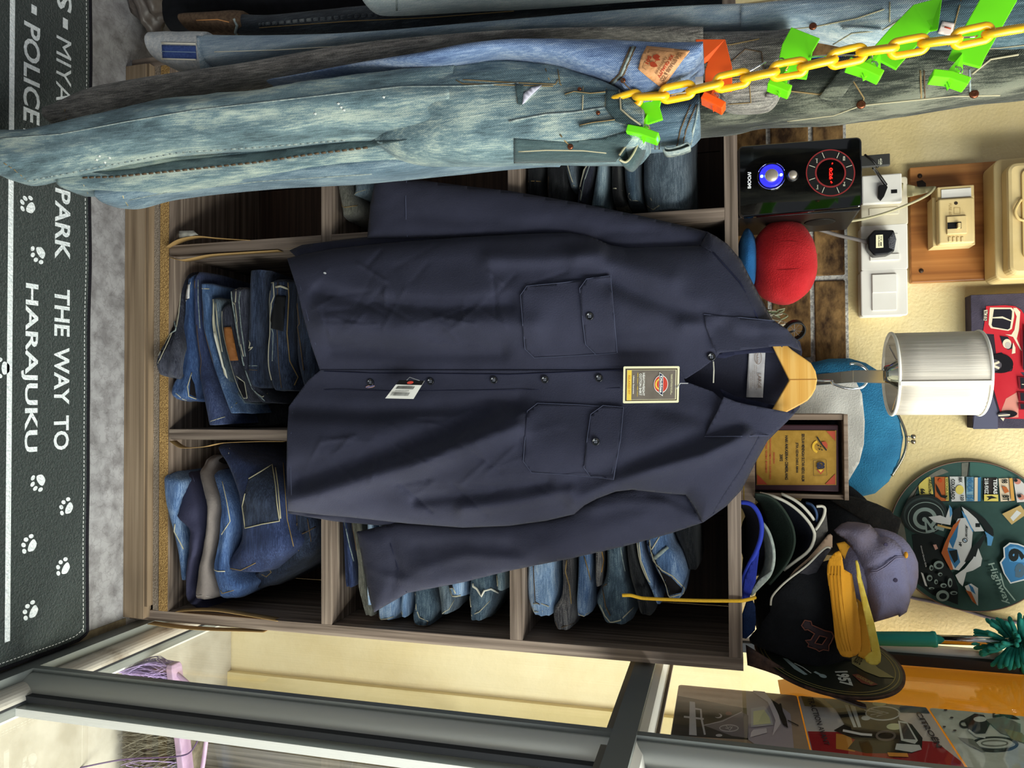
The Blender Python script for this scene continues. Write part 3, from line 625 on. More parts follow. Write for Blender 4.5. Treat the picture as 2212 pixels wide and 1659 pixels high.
# ------------------------------------------------------------------ wall lamp
lp = thing('wall_lamp', 'small chrome arm wall lamp with pleated white drum shade', 'lamp', (xa, WALL, ap(WALL)))
x1 = P(1925, 815, 1.05).x
pts = [V((xa + .004, WALL - .006, ap(WALL))), V((xa, 1.16, za)), V((x1, 1.03, ap(1.03)))]
mb = MB()
for a, b in zip(pts, pts[1:]):
    d = (b - a).normalized(); s = V((1, 0, 0)); u = s.cross(d).normalized(); rr = []
    for p in (a, b): rr.append([p + s * .0085 * i + u * .004 * j for i, j in ((-1, -1), (1, -1), (1, 1), (-1, 1))])
    mb.loft(rr)
bevel(mb.build('arm', M('arm_reflection_tint', '#cddbe0', .22, .7), lp), .0008)  # pale bluish colour stands in for bright reflections in the chrome
MB().lathe([(.001, 0), (.03, 0), (.032, -.006), (.026, -.010), (.001, -.010)], (xa + .004, WALL - .001, ap(WALL)), 'y', 32).build('backplate', chrome, lp, True)
sc = P(2015, 807, 1.035); zb_ = P(1925, 807, 1.035).z; zt = P(2114, 807, 1.035).z; R_ = .0495
MB().lathe([(.001, -.028), (.010, -.028), (.012, -.022), (.020, -.012), (.021, -.003), (.012, .004), (.001, .006)], (sc.x, sc.y, ap(1.035) + .012), 'z', 28).build('lamp_cup', M('chrome_cup', '#b9bdb2', .12, 1.0), lp, True)
MB().lathe([(.001, 0), (.009, 0), (.009, .03), (.014, .04), (.015, .058), (.001, .064)], (sc.x, sc.y, ap(1.035) + .018), 'z', 20).build('bulb', M('bulb_white', '#efece2', .3), lp, True)
silk = M('shade_silk', '#d6cdc0', .85, col2='#c6bcae', nscale=60, nstretch=(1, 1, .08), bscale=260, bstr=.2, bstretch=(1, 1, .03))
mb = MB(); n = 96; rr = []
for z in (0, .25, .5, .75, 1): rr.append([V((sc.x + (R_ + .0005 * sin(k * pi * .9) + .0004 * ns(k, z, 1)) * cos(2 * pi * k / n), sc.y + (R_ + .0004 * ns(k, z, 4)) * sin(2 * pi * k / n), zb_ + (zt - zb_) * z)) for k in range(n)])
mb.loft(rr, False); solid(mb.build('shade', silk, lp, True), .0012)
for z in (zb_, zt): MB().tube([(sc.x + (R_ + .0006) * cos(2 * pi * k / 48), sc.y + (R_ + .0006) * sin(2 * pi * k / 48), z) for k in range(48)], .0019, 8, True).build('shade_trim', M('trim_white', '#f1ede4', .7), lp, True)
box('shade_seam', (sc.x + .010, sc.y - R_ - .0016, zb_), (sc.x + .015, sc.y - R_ + .002, zt), M('seam_white', '#efe9df', .8), lp)
mb = MB()
for a in (20, 140, 260): mb.tube([(sc.x + R_ * cos(radians(a)), sc.y + R_ * sin(radians(a)), zb_ + .004), (sc.x + .012 * cos(radians(a)), sc.y + .012 * sin(radians(a)), zb_ + .012)], .001, 6)
mb.build('shade_spider', chrome, lp)
# ================================================================== jeans hung from clips on a yellow chain
D_ = denim
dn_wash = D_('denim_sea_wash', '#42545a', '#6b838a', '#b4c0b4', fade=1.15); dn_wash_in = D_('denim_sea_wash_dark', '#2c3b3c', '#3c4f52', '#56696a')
dn_blue = D_('denim_mid_blue', '#45597f', '#6f86aa', '#aebccf', fade=.9); dn_grey = D_('denim_charcoal', '#4a4845', '#7d7973', '#b3ada3', slub=1.5, fade=.6)
dn_pale = D_('denim_pale_selvedge', '#6f8496', '#97a9b5', '#ccd4d2', fade=.9); dn_ink = D_('denim_ink', '#14171b', '#272d33', '#4a5156', fade=.8)
dn_olive = D_('denim_olive', '#191c18', '#363a33', '#77796a', fade=1.3); dn_teal = D_('denim_teal', '#34464c', '#506770', '#7f949a'); dn_ice = D_('denim_ice', '#8fa0a4', '#b3bfbd', '#d6dad2')
black_cl = M('black_cloth', '#0b0c10', .95, col2='#14151a', nscale=60, bscale=80, bstr=.3)
th_tan = M('thread_tan', '#86704a', .8); th_pale = M('thread_cream', '#a8a084', .8); th_dk = M('thread_brown', '#5b4a38', .8); copper = M('copper', '#7c4a34', .35, .9); seam_lt = M('seam_worn', '#a3aca4', .9, col2='#69787c', nscale=160)

class Leg:
    """a hanging tube of cloth; rows: height in the picture, its two edges, distance, half depth"""
    def __init__(self, rows, Y, depth, seed=0, amp=.004, n=36, rings=46):
        self.rows = [tuple(r) + (Y, depth)[len(r) - 3:] for r in rows]; self.seed = seed; self.amp = amp; self.n = n; self.m = rings
    def frame(self, t):
        px, a, b, Y, d = smooth_tab(self.rows, t); A, B = P(px, a, Y), P(px, b, Y); return (A + B) / 2, (B - A) / 2, d
    def p(self, t, f, off=0):
        c, h, d = self.frame(t); w = h.length; cs, sn = cos(f), sin(f)
        e = .8; q = h * (math.copysign(abs(cs) ** e, cs)) + V((0, d * math.copysign(abs(sn) ** e, sn), 0))
        nn = V((cs / max(w, .004), sn / max(d, .004), 0)); nn = V((cs, sn, 0)) if nn.length < 1e-6 else V((cs * d, sn * w, 0)).normalized()
        z = c.z; s = self.seed
        k = ns(cs * 2.4 + s, sn * 1.6, z * 4 + s) + .55 * ns(cs * 5 + z * 5, sn * 3 + s, z * 11) + .3 * ns(cs * 9 + s, sn * 6, z * 26 - cs * 6)
        lim = min(1, w / .03)
        return c + q + nn * (off + self.amp * lim * k * (.35 + .65 * abs(sn)))
    tree = None
    def at(self, px, py, off=.001):
        if self.tree is not None: return self.tree.at(px, py, off, P(px, py, self.frame(.5)[0].y))
        lo, hi = 0, 1; up = self.rows[-1][0] > self.rows[0][0]
        for _ in range(26):
            mid = (lo + hi) / 2
            if (smooth_tab(self.rows, mid)[0] < px) == up: lo = mid
            else: hi = mid
        r = smooth_tab(self.rows, lo); h = max((r[2] - r[1]) / 2, 1e-3); s = (py - (r[1] + r[2]) / 2) / h; t = lo; dt = 1 / max(1, abs(self.rows[-1][0] - self.rows[0][0])) * (1 if up else -1)
        for _ in range(7):  # the front of the tube is nearer than its middle: walk until it shows at (px, py)
            s = max(-.985, min(.985, s)); q = self.p(t, -acos(math.copysign(abs(s) ** 1.25, s)), off); u, v = proj(q); s += .8 * (py - v) / h; t = max(0, min(1, t + .8 * (px - u) * dt))
        return q
    def into(self, mb): return mb.loft([[self.p(i / self.m, 2 * pi * k / self.n) for k in range(self.n)] for i in range(self.m + 1)])
    def seam(self, name, pts, mat, parent, r=.0011, off=.0006, dash=False):
        r *= .72
        pp = [self.at(a, b, off) for a, b in refine(pts)]; mb = MB()
        if dash:
            for i in range(0, len(pp) - 1):
                a, b = pp[i], pp[i + 1]; k = max(1, int((b - a).length / .006))
                for j in range(k): mb.tube([a.lerp(b, j / k), a.lerp(b, (j + .6) / k)], r, 5)
        else: mb.tube(pp, r, 6)
        return mb.build(name, mat, parent, True)
    def patch(self, name, poly, mat, parent, off=.0025, step=7, thick=.0015): return patch(name, poly, lambda a, b: self.at(a, b, off), mat, parent, step, thick)
def refine(pts, s=14):
    out = [pts[0]]
    for a, b in zip(pts, pts[1:]):
        n = max(1, int(sqrt((b[0] - a[0]) ** 2 + (b[1] - a[1]) ** 2) / s)); out += [(a[0] + (b[0] - a[0]) * k / n, a[1] + (b[1] - a[1]) * k / n) for k in range(1, n + 1)]
    return out
def jeans(label, legs, mat, loc, name='jeans', group='jeans hung on the yellow chain'):
    r = thing(name, label, 'jeans', loc, group); mb = MB()
    for l in legs: l.into(mb)
    t = Tree(mb.build('denim_body', mat, r, True))
    for l in legs: l.tree = t
    return r
def rivet(p, parent, r=.0035):
    return MB().lathe([(.0002, 0), (r, 0), (r * .9, -.0012), (r * .45, -.0022), (r * .2, -.0014), (.0002, -.0014)], p, 'y', 16).build('rivet', copper, parent, True)

# --- pale sea-washed pair, nearest
A = Leg([(-30, 288, 352), (40, 286, 394), (110, 282, 385), (228, 258, 362), (380, 229, 334), (560, 205, 322), (752, 176, 306), (900, 160, 304), (1000, 152, 300)], .885, .045, 1, .0065)
B = Leg([(163, 381, 419), (230, 371, 421), (290, 362, 424), (380, 345, 414), (560, 327, 392), (750, 304, 368), (900, 290, 358), (1000, 280, 356)], .925, .035, 2, .004)
H = Leg([(720, 190, 290, .93, .02), (800, 178, 318, .915, .03), (880, 164, 352, .90, .042), (1000, 152, 356), (1110, 142, 354), (1200, 150, 353), (1260, 166, 353), (1320, 190, 352), (1352, 208, 351), (1378, 232, 346), (1398, 258, 318)], .89, .05, 3, .006)
j = jeans('pale sea-washed jeans hanging nearest the shirt, hem on the doormat', [A, B, H], dn_wash, P(1390, 262, .89))
A.seam('outseam', [(0, 300), (130, 290), (278, 262), (420, 238), (560, 222), (752, 200), (870, 187), (1000, 186), (1120, 180)], seam_lt, j, .0012)
A.seam('inseam', [(60, 391), (228, 358), (380, 330), (560, 318), (752, 302)], seam_lt, j, .0018, dash=True)
B.seam('chain_seam', [(180, 384), (250, 382), (380, 369), (560, 350), (680, 332), (800, 318)], th_dk, j, .0022, dash=True)
A.seam('hem_stitching', [(8, 352), (30, 366), (58, 389)], th_tan, j, .0011, dash=True); B.patch('painted_leg_shade', [(200, 372), (290, 364), (380, 347), (560, 329), (752, 306), (880, 302), (800, 318), (680, 332), (560, 350), (380, 368), (250, 380)], dn_wash_in, j, .0012, 10, .0008); B.seam('hem_stitching', [(178, 383), (181, 400), (190, 418)], th_pale, j, .001)  # the darker denim patch paints shade onto the rear leg
for pts in ([(1000, 172), (1100, 178), (1200, 182), (1205, 172)], [(1205, 150), (1210, 182), (1213, 184)], [(1178, 148), (1186, 172)], [(985, 173), (1000, 181), (1100, 184), (1195, 186)]): H.seam('stitching', pts, th_tan, j, .0009)
H.seam('fly_seam', [(1100, 262), (1180, 247), (1240, 243), (1310, 232)], seam_lt, j, .0018); H.seam('fly_seam', [(1260, 187), (1258, 243)], th_pale, j, .0011); H.seam('waist_seam', [(1310, 192), (1308, 232), (1330, 262), (1378, 276)], th_pale, j, .0012)
H.seam('pocket_edge', [(1115, 181), (1125, 228), (1140, 215), (1170, 188)], seam_lt, j, .0018)
H.patch('pocket_lining', [(1128, 226), (1131, 202), (1150, 188), (1170, 184), (1148, 205)], M('lining_grey', '#b9b7c4', .9), j, .003)
H.patch('coin_pocket', [(1112, 180), (1131, 184), (1130, 228), (1118, 224)], dn_wash_in, j, .0024); H.seam('stitching', [(1114, 184), (1118, 222), (1129, 226)], th_tan, j, .0008)
for pts in ([(1220, 205), (1240, 199), (1275, 203), (1308, 200)], [(1252, 272), (1280, 266), (1328, 260)]): o = H.seam('belt_loop', pts, dn_wash_in, j, .0032, .003); H.seam('stitching', [(a, b - 1.5) for a, b in pts], th_tan, o, .0008, .0062)
H.patch('waistband', [(1308, 192), (1342, 196), (1348, 240), (1388, 272), (1380, 276), (1330, 262), (1308, 234)], dn_wash_in, j, .003)
H.seam('waistband_edge', [(1338, 195), (1341, 236), (1362, 254), (1384, 270)], th_pale, j, .0014, .005)
H.patch('side_panel', [(1110, 300), (1220, 308), (1300, 300), (1352, 284), (1365, 298), (1330, 350), (1240, 352), (1110, 353)], dn_wash_in, j, .0015)
H.seam('side_seam', [(1120, 327), (1180, 324), (1260, 325), (1310, 330)], th_pale, j, .0016); H.seam('pocket_edge', [(1210, 291), (1222, 306), (1236, 318)], th_tan, j, .0013)
for k_, (a, b) in enumerate(((208, 346), (214, 338), (236, 342), (226, 352), (730, 224), (736, 232), (742, 238), (828, 210), (680, 246))): A.patch('bleach_spot', [(a - 3, b), (a, b - 3), (a + 4, b - 1), (a + 2, b + 3)], M('bleach', '#c9cdc9', .95), j, .001, 4, .0004)
rivet(H.at(1232, 317, .004), j); rivet(H.at(1252, 193, .004), j, .0025); rivet(H.at(1292, 244, .004), j, .0025)
lp_pts = [P(a, b, y) for a, b, y in [(1338, 345, .845), (1352, 350, .85), (1366, 335, .855), (1378, 310, .86), (1380, 292, .865), (1366, 300, .862), (1350, 318, .855), (1338, 335, .85)]]
mb = MB(); vs = []
for p in spline(lp_pts, 30): vs += [p, p + V((.002, .03, .004))]
mb.add(vs, [(2 * k, 2 * k + 1, 2 * k + 3, 2 * k + 2) for k in range(30)]); o = solid(mb.build('folded_waistband', dn_wash_in, j, True), .002)
MB().tube(spline(lp_pts, 40), .0013, 6).build('edge_stitching', th_pale, o, True)

# --- second pair behind it, button fly open
C = Leg([(243, 404, 446), (280, 397, 446), (367, 386, 424), (560, 374, 403), (803, 344, 388), (1110, 318, 356), (1200, 300, 352)], .94, .035, 4, .004)
H2 = Leg([(1150, 240, 345), (1330, 236, 330), (1440, 228, 320), (1490, 222, 312), (1512, 214, 292)], .96, .035, 5, .004)
j = jeans('faded blue jeans with open fly behind the pale sea-washed pair', [C, H2], D_('denim_faded_slate', '#3c4f5c', '#5d7484', '#90a3ab', fade=.9), P(1505, 250, .96))
C.seam('hem_stitching', [(262, 405), (266, 425), (276, 444)], th_pale, j, .0014); C.seam('outseam', [(280, 432), (380, 412), (560, 392), (803, 376)], seam_lt, j, .0012)
for x in (1462, 1474): H2.seam('waist_seam', [(x, 316), (x + 8, 280), (x + 20, 250), (x + 30, 226)], th_dk, j, .0014)
H2.seam('waist_edge', [(1492, 312), (1497, 285), (1505, 250), (1508, 226)], seam_lt, j, .002)
for x in (1415, 1424): H2.seam('loop_stitching', [(x, 290), (x, 322)], th_dk, j, .001)
tb = [P(a, b, .93) for a, b in [(1432, 322), (1440, 328), (1462, 325), (1484, 318), (1490, 314), (1484, 308), (1470, 314), (1445, 320), (1435, 316)]]
mb = MB(); vs = []
for p in spline(tb, 24): vs += [p, p + V((0, .02, 0))]
mb.add(vs, [(2 * k, 2 * k + 1, 2 * k + 3, 2 * k + 2) for k in range(24)]); solid(mb.build('fly_tab', seam_lt, j, True), .0015)

# --- mid blue pair with the leather patch
E3 = Leg([(480, 196, 204, .97, .02), (640, 176, 186, .95, .025), (800, 150, 166, .90, .03), (930, 132, 158), (1020, 112, 148), (1100, 104, 136), (1200, 100, 148), (1260, 99, 168), (1310, 98, 184), (1345, 98, 202), (1372, 98, 222), (1400, 100, 225), (1440, 104, 206), (1475, 106, 185), (1508, 108, 160), (1520, 110, 140)], .87, .035, 6, .004, rings=60)
j = jeans('bright blue jeans with big tan leather waist patch, under the orange clip', [E3], dn_blue, P(1515, 125, .87))
pq = [(1378, 149), (1386, 120), (1397, 99), (1440, 103), (1490, 109), (1462, 148), (1431, 191), (1422, 185), (1400, 168)]
o = E3.patch('leather_patch', pq, M('leather_tan', '#b98250', .6, col2='#c9966a', nscale=40, bscale=160, bstr=.3), j, .004, 6, .002)
red_i = M('print_brick_red', '#9b3b22', .7); brn_i = M('print_sepia', '#6b4a30', .7)
art = Art(lambda a, b: E3.at(a, b, .0046), (0, -1, 0), .0004)
def pw(m, s, u0, u1, w0, w1, bold=.03):
    """lettering laid on the slanting patch; u across it, w along its reading direction"""
    q = lambda u, w: (1391 + 36 * w * 1.0 + u * (-2) + (1 - w) * 0 + u * 62 * 1 - w * 0 + 8, 112 + w * 66 - u * 1)
    def mp(u, w):
        a = (1386, 150), (1402, 103), (1484, 112), (1436, 184)  # low-left .. corners of the print
        bl, tl0, tr0, br = (1384, 148), (1400, 103), (1484, 112), (1432, 186)
        x = (1 - u) * ((1 - w) * tl0[0] + w * bl[0]) + u * ((1 - w) * tr0[0] + w * br[0]); y = (1 - u) * ((1 - w) * tl0[1] + w * bl[1]) + u * ((1 - w) * tr0[1] + w * br[1]); return (x, y)
    art.text(m, s, [mp(u0, w0), mp(u0, w1), mp(u1, w1), mp(u1, w0)], bold); return mp
mp = pw(brn_i, 'LEVI STRAUSS & CO.', .80, .92, .06, .94); pw(red_i, 'XX QUALITY', .64, .76, .14, .9, .05); pw(brn_i, 'CLOTHING', .54, .61, .25, .85); pw(red_i, '501', .08, .2, .35, .7, .05)
for pts in ([(.22, .30), (.30, .22), (.42, .28), (.40, .36), (.48, .40), (.38, .46), (.30, .42), (.24, .40)], [(.22, .58), (.30, .52), (.42, .56), (.50, .62), (.40, .70), (.30, .72), (.24, .66)]): art.poly(red_i, [mp(*p) for p in pts])
art.line(red_i, [mp(.34, .4), mp(.36, .5), mp(.34, .58)], 1.5); art.line(brn_i, [mp(*p) for p in ((.05, .08), (.05, .92), (.95, .94), (.95, .06))], 1, True)
art.build('patch_print', o)
for dx in (0, 10): E3.seam('yoke_seam', [(1362 + dx, 102), (1350 + dx, 130), (1338 + dx, 160), (1312 + dx, 184)], th_dk, j, .0016)
E3.seam('yoke_ridge', [(1368, 102), (1356, 130), (1342, 162), (1318, 186)], seam_lt, j, .0026)
o = E3.seam('belt_loop', [(1342, 172), (1352, 186), (1372, 204), (1394, 216)], dn_blue, j, .0048, .004); E3.seam('stitching', [(1342, 171), (1352, 184), (1372, 202), (1394, 214)], th_dk, o, .001, .0088)
E3.seam('waist_edge', [(1402, 222), (1436, 192), (1470, 170)], seam_lt, j, .0018); rivet(E3.at(1346, 174, .006), j, .003)
box('care_label', tuple(P(1502, 168, .865)), tuple(P(1519, 186, .862) + V((0, .001, 0))), M('label_white', '#e3e0df', .6), j)

# --- charcoal pair
G = Leg([(131, 238, 276), (150, 229, 285), (202, 203, 274), (253, 190, 258), (380, 170, 224), (560, 144, 195), (803, 105, 152), (1110, 86, 102), (1396, 78, 98), (1520, 76, 112)], .955, .035, 7, .003, rings=60)
GH = Leg([(1480, 78, 120), (1540, 75, 190), (1570, 74, 238), (1640, 73, 242), (1675, 73, 226), (1700, 73, 170), (1716, 76, 120)], .965, .03, 8, .003)
j = jeans('charcoal grey jeans with one long narrow leg reaching over the doormat', [G, GH], dn_grey, P(1710, 110, .965))
G.seam('hem_stitching', [(140, 236), (143, 262), (156, 283)], th_tan, j, .001); GH.seam('pocket_stitching', [(1560, 170), (1618, 168), (1622, 222), (1562, 226)], th_tan, j, .0009); GH.seam('pocket_stitching', [(1560, 150), (1610, 106), (1645, 112), (1650, 150)], th_dk, j, .001)
GH.seam('yoke_seam', [(1500, 102), (1580, 96), (1640, 84)], th_tan, j, .001)
for y in (150, 205): GH.seam('belt_loop', [(1655, y), (1672, y + 2), (1690, y - 4)], dn_grey, j, .004, .003)

# --- pale selvedge pair with the wide turn-up
Kc = Leg([(462, 76, 160), (430, 75, 162), (405, 76, 160), (375, 76, 148), (347, 79, 134)], .985, .034, 9, .0015)
K = Leg([(440, 82, 150), (560, 85, 140), (803, 83, 104), (1110, 56, 86), (1400, 30, 78), (1660, 19, 73)], .985, .03, 10, .0025, rings=60)
KH = Leg([(1600, 22, 75), (1700, 14, 72), (1760, 10, 80), (1860, 5, 98), (1960, 2, 92), (1996, 0, 62), (2010, 0, 40)], .98, .03, 11, .003)
j = jeans('pale blue jeans with wide white turn-up showing blue selvedge stripes', [K, KH], dn_pale, P(1995, 45, .98))
cuff_m = M('cuff_inside', '#c9c8c4', .95, col2='#a9adb0', nscale=220, bscale=500, bstr=.4); mb = MB(); Kc.into(mb); o = mb.build('turn_up', cuff_m, j, True); Kc.tree = Tree(o)
sb = M('selvedge_blue', '#33477f', .9, col2='#465c96', nscale=300); sw = M('selvedge_white', '#efe8d2', .9)
for nm, m, y0, y1, y2, y3 in (('selvedge_stripe', sb, 98, 128, 100, 128),):
    Kc.patch(nm, [(349, 97), (422, 99), (424, 128), (351, 127)], m, o, .0016, 8, .0008)
for y in (93, 111, 127): Kc.seam('selvedge_line', [(349, y), (385, y + 1), (423, y + 2)], sw if y != 111 else M('selvedge_pale', '#8ea6c4', .9), o, .0017 if y != 111 else .0009, .0024)
Kc.patch('turn_up_band', [(424, 77), (454, 78), (456, 110), (461, 158), (434, 158), (428, 120)], dn_pale, o, .002, 8, .0012)
K.seam('outseam', [(463, 112), (600, 108), (760, 98), (900, 88)], sw, j, .0009)
KH.seam('stitching', [(1680, 66), (1760, 58), (1850, 40), (1910, 20)], th_pale, j, .0011); KH.seam('waist_seam', [(1922, 4), (1922, 48)], th_pale, j, .001); KH.seam('belt_loop', [(1820, 60), (1860, 62), (1905, 66)], dn_pale, j, .003, .003); rivet(KH.at(1756, 57, .004), j, .0045)
KH.seam('pocket_edge', [(1800, 96), (1840, 72), (1905, 66), (1950, 40)], th_pale, j, .001)

# --- ink pair with brown turn-up
N7 = Leg([(520, 38, 84), (600, 42, 84), (752, 27, 84), (930, 14, 78), (1110, 2, 56), (1400, -16, 36), (1560, -26, 26)], 1.03, .03, 12, .003, rings=50)
N7c = Leg([(545, 36, 80), (520, 34, 84), (480, 38, 80), (425, 42, 76), (417, 46, 70)], 1.03, .036, 13, .002)
j = jeans('dark ink jeans with narrow brown turn-up, hanging at the left', [N7], dn_ink, P(1560, 0, 1.03)); mb = MB(); N7c.into(mb)
o = mb.build('turn_up', M('cuff_brown', '#4b3a2c', .95, col2='#66523f', nscale=200), j, True); N7c.tree = Tree(o); N7c.seam('selvedge_line', [(424, 44), (470, 42), (495, 48)], M('thread_orange', '#c98d55', .8), o, .0012)
N7c.seam('frayed_edge', [(505, 40), (512, 55), (508, 70), (517, 83)], seam_lt, o, .003); N7.seam('outseam', [(560, 60), (752, 46), (930, 38), (1110, 24)], th_tan, j, .0009); N7.seam('outseam_wear', [(560, 53), (752, 36), (930, 26), (1110, 12)], D_('denim_roping', '#1b2026', '#3f464b', '#767a78', fade=1.6), j, .004, .001, dash=True)
K8 = Leg([(795, -26, 16), (812, -28, 23), (858, -26, 23), (1000, -30, 14), (1150, -40, 6), (1500, -70, -20)], .95, .03, 14, .002)
j = jeans('ice pale jeans with turned-up hem, mostly above the dark ink pair', [K8], dn_ice, P(1500, -45, .95)); K8.seam('cuff_edge', [(857, -20), (857, 22)], seam_lt, j, .002)
K9 = Leg([(378, 0, 74), (392, -10, 70), (450, -14, 40), (600, -22, 44), (760, -30, 34), (1000, -40, 20), (1300, -60, 0)], 1.08, .03, 15, .003)
j = jeans('plain black trousers hanging behind the dark ink jeans', [K9], black_cl, P(1300, -30, 1.08), 'trousers')

# --- olive pair behind, lower right of the clips
Q = Leg([(1420, 232, 300), (1500, 226, 291), (1600, 215, 280), (1655, 150, 272), (1780, 130, 262), (1905, 112, 250), (2050, 104, 228), (2240, 96, 204)], 1.06, .045, 16, .006, rings=60)
j = jeans('worn olive dark jeans hanging behind the green clips beside the speaker', [Q], dn_olive, P(2200, 150, 1.06))
Q.seam('side_seam', [(1700, 262), (1800, 250), (1860, 228), (1960, 218), (2060, 208), (2160, 206)], th_pale, j, .0014); Q.seam('pocket_edge', [(1700, 196), (1770, 204), (1840, 170), (1866, 212), (1862, 228)], th_tan, j, .0014)
Q.seam('yoke_seam', [(1988, 152), (1990, 212)], th_tan, j, .0014); Q.seam('yoke_seam', [(1996, 152), (1998, 212)], th_dk, j, .0012)
Q.patch('waist_tab', [(1768, 212), (1810, 222), (1856, 160), (1820, 145)], dn_olive, j, .006, 8, .002); 
for p in ((1860, 226), (2104, 203)): rivet(Q.at(p[0], p[1], .004), j, .0055)
Q.seam('fly_seam', [(2094, 150), (2096, 205)], seam_lt, j, .0016); Q.seam('pocket_edge', [(2100, 160), (2140, 128), (2200, 118)], th_pale, j, .0018)
# --- teal pair at the very top
U_ = Leg([(1960, 40, 112), (2000, 15, 116), (2060, 0, 118), (2140, -20, 118), (2260, -40, 120)], 1.03, .025, 17, .003)
j = jeans('dusty teal jeans clipped highest on the chain', [U_], dn_teal, P(2210, 40, 1.03)); U_.seam('waist_seam', [(2076, 0), (2060, 60), (2048, 100)], th_tan, j, .0012); U_.seam('stitching', [(2090, 108), (2160, 104), (2230, 96)], th_pale, j, .001)
U_.patch('size_label', [(2026, 72), (2036, 46), (2062, 50), (2056, 78)], M('label_pinkish', '#cdbcb4', .8), j, .003); U_.seam('label_mark', [(2040, 58), (2054, 62)], red_i, j, .0012, .0055)

# ------------------------------------------------------------------ chain and clips
yel = M('chain_plastic', '#f2b90f', .35, spec=.5, coat=.2); lime = M('clip_lime', '#6fe01a', .38, coat=.15); orng = M('clip_orange', '#ee5a1a', .4, coat=.15)
CY = .845
path = [(1350, 220), (1388, 208), (1426, 207), (1475, 196), (1525, 188), (1588, 172), (1636, 163), (1690, 152), (1740, 143), (1795, 130), (1850, 117), (1905, 106), (1960, 101), (2015, 91), (2070, 84), (2125, 72), (2180, 66), (2235, 55)]
ch = thing('chain', 'yellow plastic chain hanging at the left with clips hooked along it', 'chain', P(2235, 55, CY))
cp = [P(a, b, CY) for a, b in path]; tot = [0]
for a, b in zip(cp, cp[1:]): tot.append(tot[-1] + (b - a).length)
def chain_at(s):
    for i in range(len(cp) - 1):
        if s <= tot[i + 1] or i == len(cp) - 2: return cp[i].lerp(cp[i + 1], (s - tot[i]) / (tot[i + 1] - tot[i]))
lw, lh, lr = .0085, .0185, .0038; ring = []
for k in range(28):
    t = 2 * pi * k / 28; ring.append(V((lw * .82 * cos(t), 0, (lh - lw) * (1 if sin(t) > 0 else -1) * (1 if abs(sin(t)) > .02 else 0) + lw * .82 * sin(t))))
mb = MB().tube(ring, lr, 10, True); lk = mb.build('link', yel, None, True); lkd = lk.data; bpy.data.objects.remove(lk)
pitch = 2 * lh - 2 * lr - .0008; s = .0; k = 0; LINKS = []
while s < tot[-1]:
    p = chain_at(s); q = chain_at(min(s + .01, tot[-1])); d = (q - p).normalized() if (q - p).length > 1e-6 else V((0, 0, 1))
    o = bpy.data.objects.new('link', lkd); COL.objects.link(o); o.parent = ch; o.matrix_parent_inverse = Matrix.Translation(ch.location).inverted()
    o.matrix_basis = Matrix.Translation(p) @ d.to_track_quat('Z', 'Y').to_matrix().to_4x4() @ Matrix.Rotation(radians(28 if k % 2 else 118), 4, 'Z'); LINKS.append(p); s += pitch; k += 1

def clip(label, body, jaw, mat, hook, Yb, wid=.014, knuckle=None):
    """long plastic peg: flat back bar, sprung jaw plate, wire hook to the chain"""
    r = thing('peg_clip', label, 'clip', P(body[0][0], body[0][1], Yb), 'hooked plastic clips on the yellow chain')
    p = [P(a, b, Yb + e) for a, b, e in body]; w = wid
    mb = MB(); rr = []
    for i, c in enumerate(p):
        d = (p[min(i + 1, len(p) - 1)] - p[max(i - 1, 0)]).normalized(); s = d.cross(V((0, 1, 0))).normalized(); t = V((0, 1, 0))
        rr.append([c + s * w * a + t * .0022 * b for a, b in ((-1, -1), (1, -1), (1, 1), (-1, 1))])
    mb.loft(rr); bevel(mb.build('back_bar', mat, r), .0008)
    q = [P(a, b, Yb - .022 + e) for a, b, e in jaw]; mb = MB(); rr = []
    for i, c in enumerate(q):
        d = (q[min(i + 1, len(q) - 1)] - q[max(i - 1, 0)]).normalized(); s = d.cross(V((0, 1, 0))).normalized()
        rr.append([c + s * .0042 * a + V((0, .011 * b, 0)) for a, b in ((-1, -1), (1, -1), (1, 1), (-1, 1))])
    mb.loft(rr); bevel(mb.build('jaw', mat, r), .001)
    k = (q[0] + q[-1]) / 2; e = p[-1]; mb = MB()
    for dy in (-.004, .004): mb.prism([e + V((-.010, dy, -.002)), e + V((.010, dy, -.002)), k + V((.008, dy, 0)), k + V((-.006, dy, -.004))], (0, .0025, 0))
    mb.build('hinge', mat, r); m = (e + k) / 2
    MB().tube([m + V((.004 * cos(t * .8), -.006 + .012 * t / 24, .004 * sin(t * .8))) for t in range(25)], .0008, 6).build('spring', chrome, r, True)
    if hook: MB().tube(spline([P(a, b, y) for a, b, y in hook], 24), .0011, 6).build('wire_hook', chrome, r, True)
    return r
clip('lime clip holding the waist of the nearest pale jeans', [(1402, 200, 0), (1395, 235, .0), (1403, 268, 0)], [(1356, 283, 0), (1388, 289, 0), (1422, 301, 0)], lime, [(1396, 215, .86), (1440, 207, .85), (1500, 196, .84), (1530, 188, .842), (1538, 184, .85)], .868, .0155)
clip('orange clip above the leather patch', [(1505, 114, -.005), (1548, 110, 0), (1552, 150, 0), (1552, 200, 0)], [(1518, 212, 0), (1540, 222, 0), (1564, 235, 0)], orng, [(1570, 162, .89), (1612, 156, .885), (1640, 142, .885), (1654, 134, .89)], .90, .015)
clip('lime clip at the charcoal jeans, third from the bottom of the chain', [(1740, 72, 0), (1722, 105, 0), (1712, 150, 0), (1708, 168, 0)], [(1660, 182, 0), (1682, 190, 0), (1706, 200, 0)], lime, [(1672, 134, .90), (1690, 126, .89), (1702, 140, .85), (1698, 152, .84)], .90, .017)
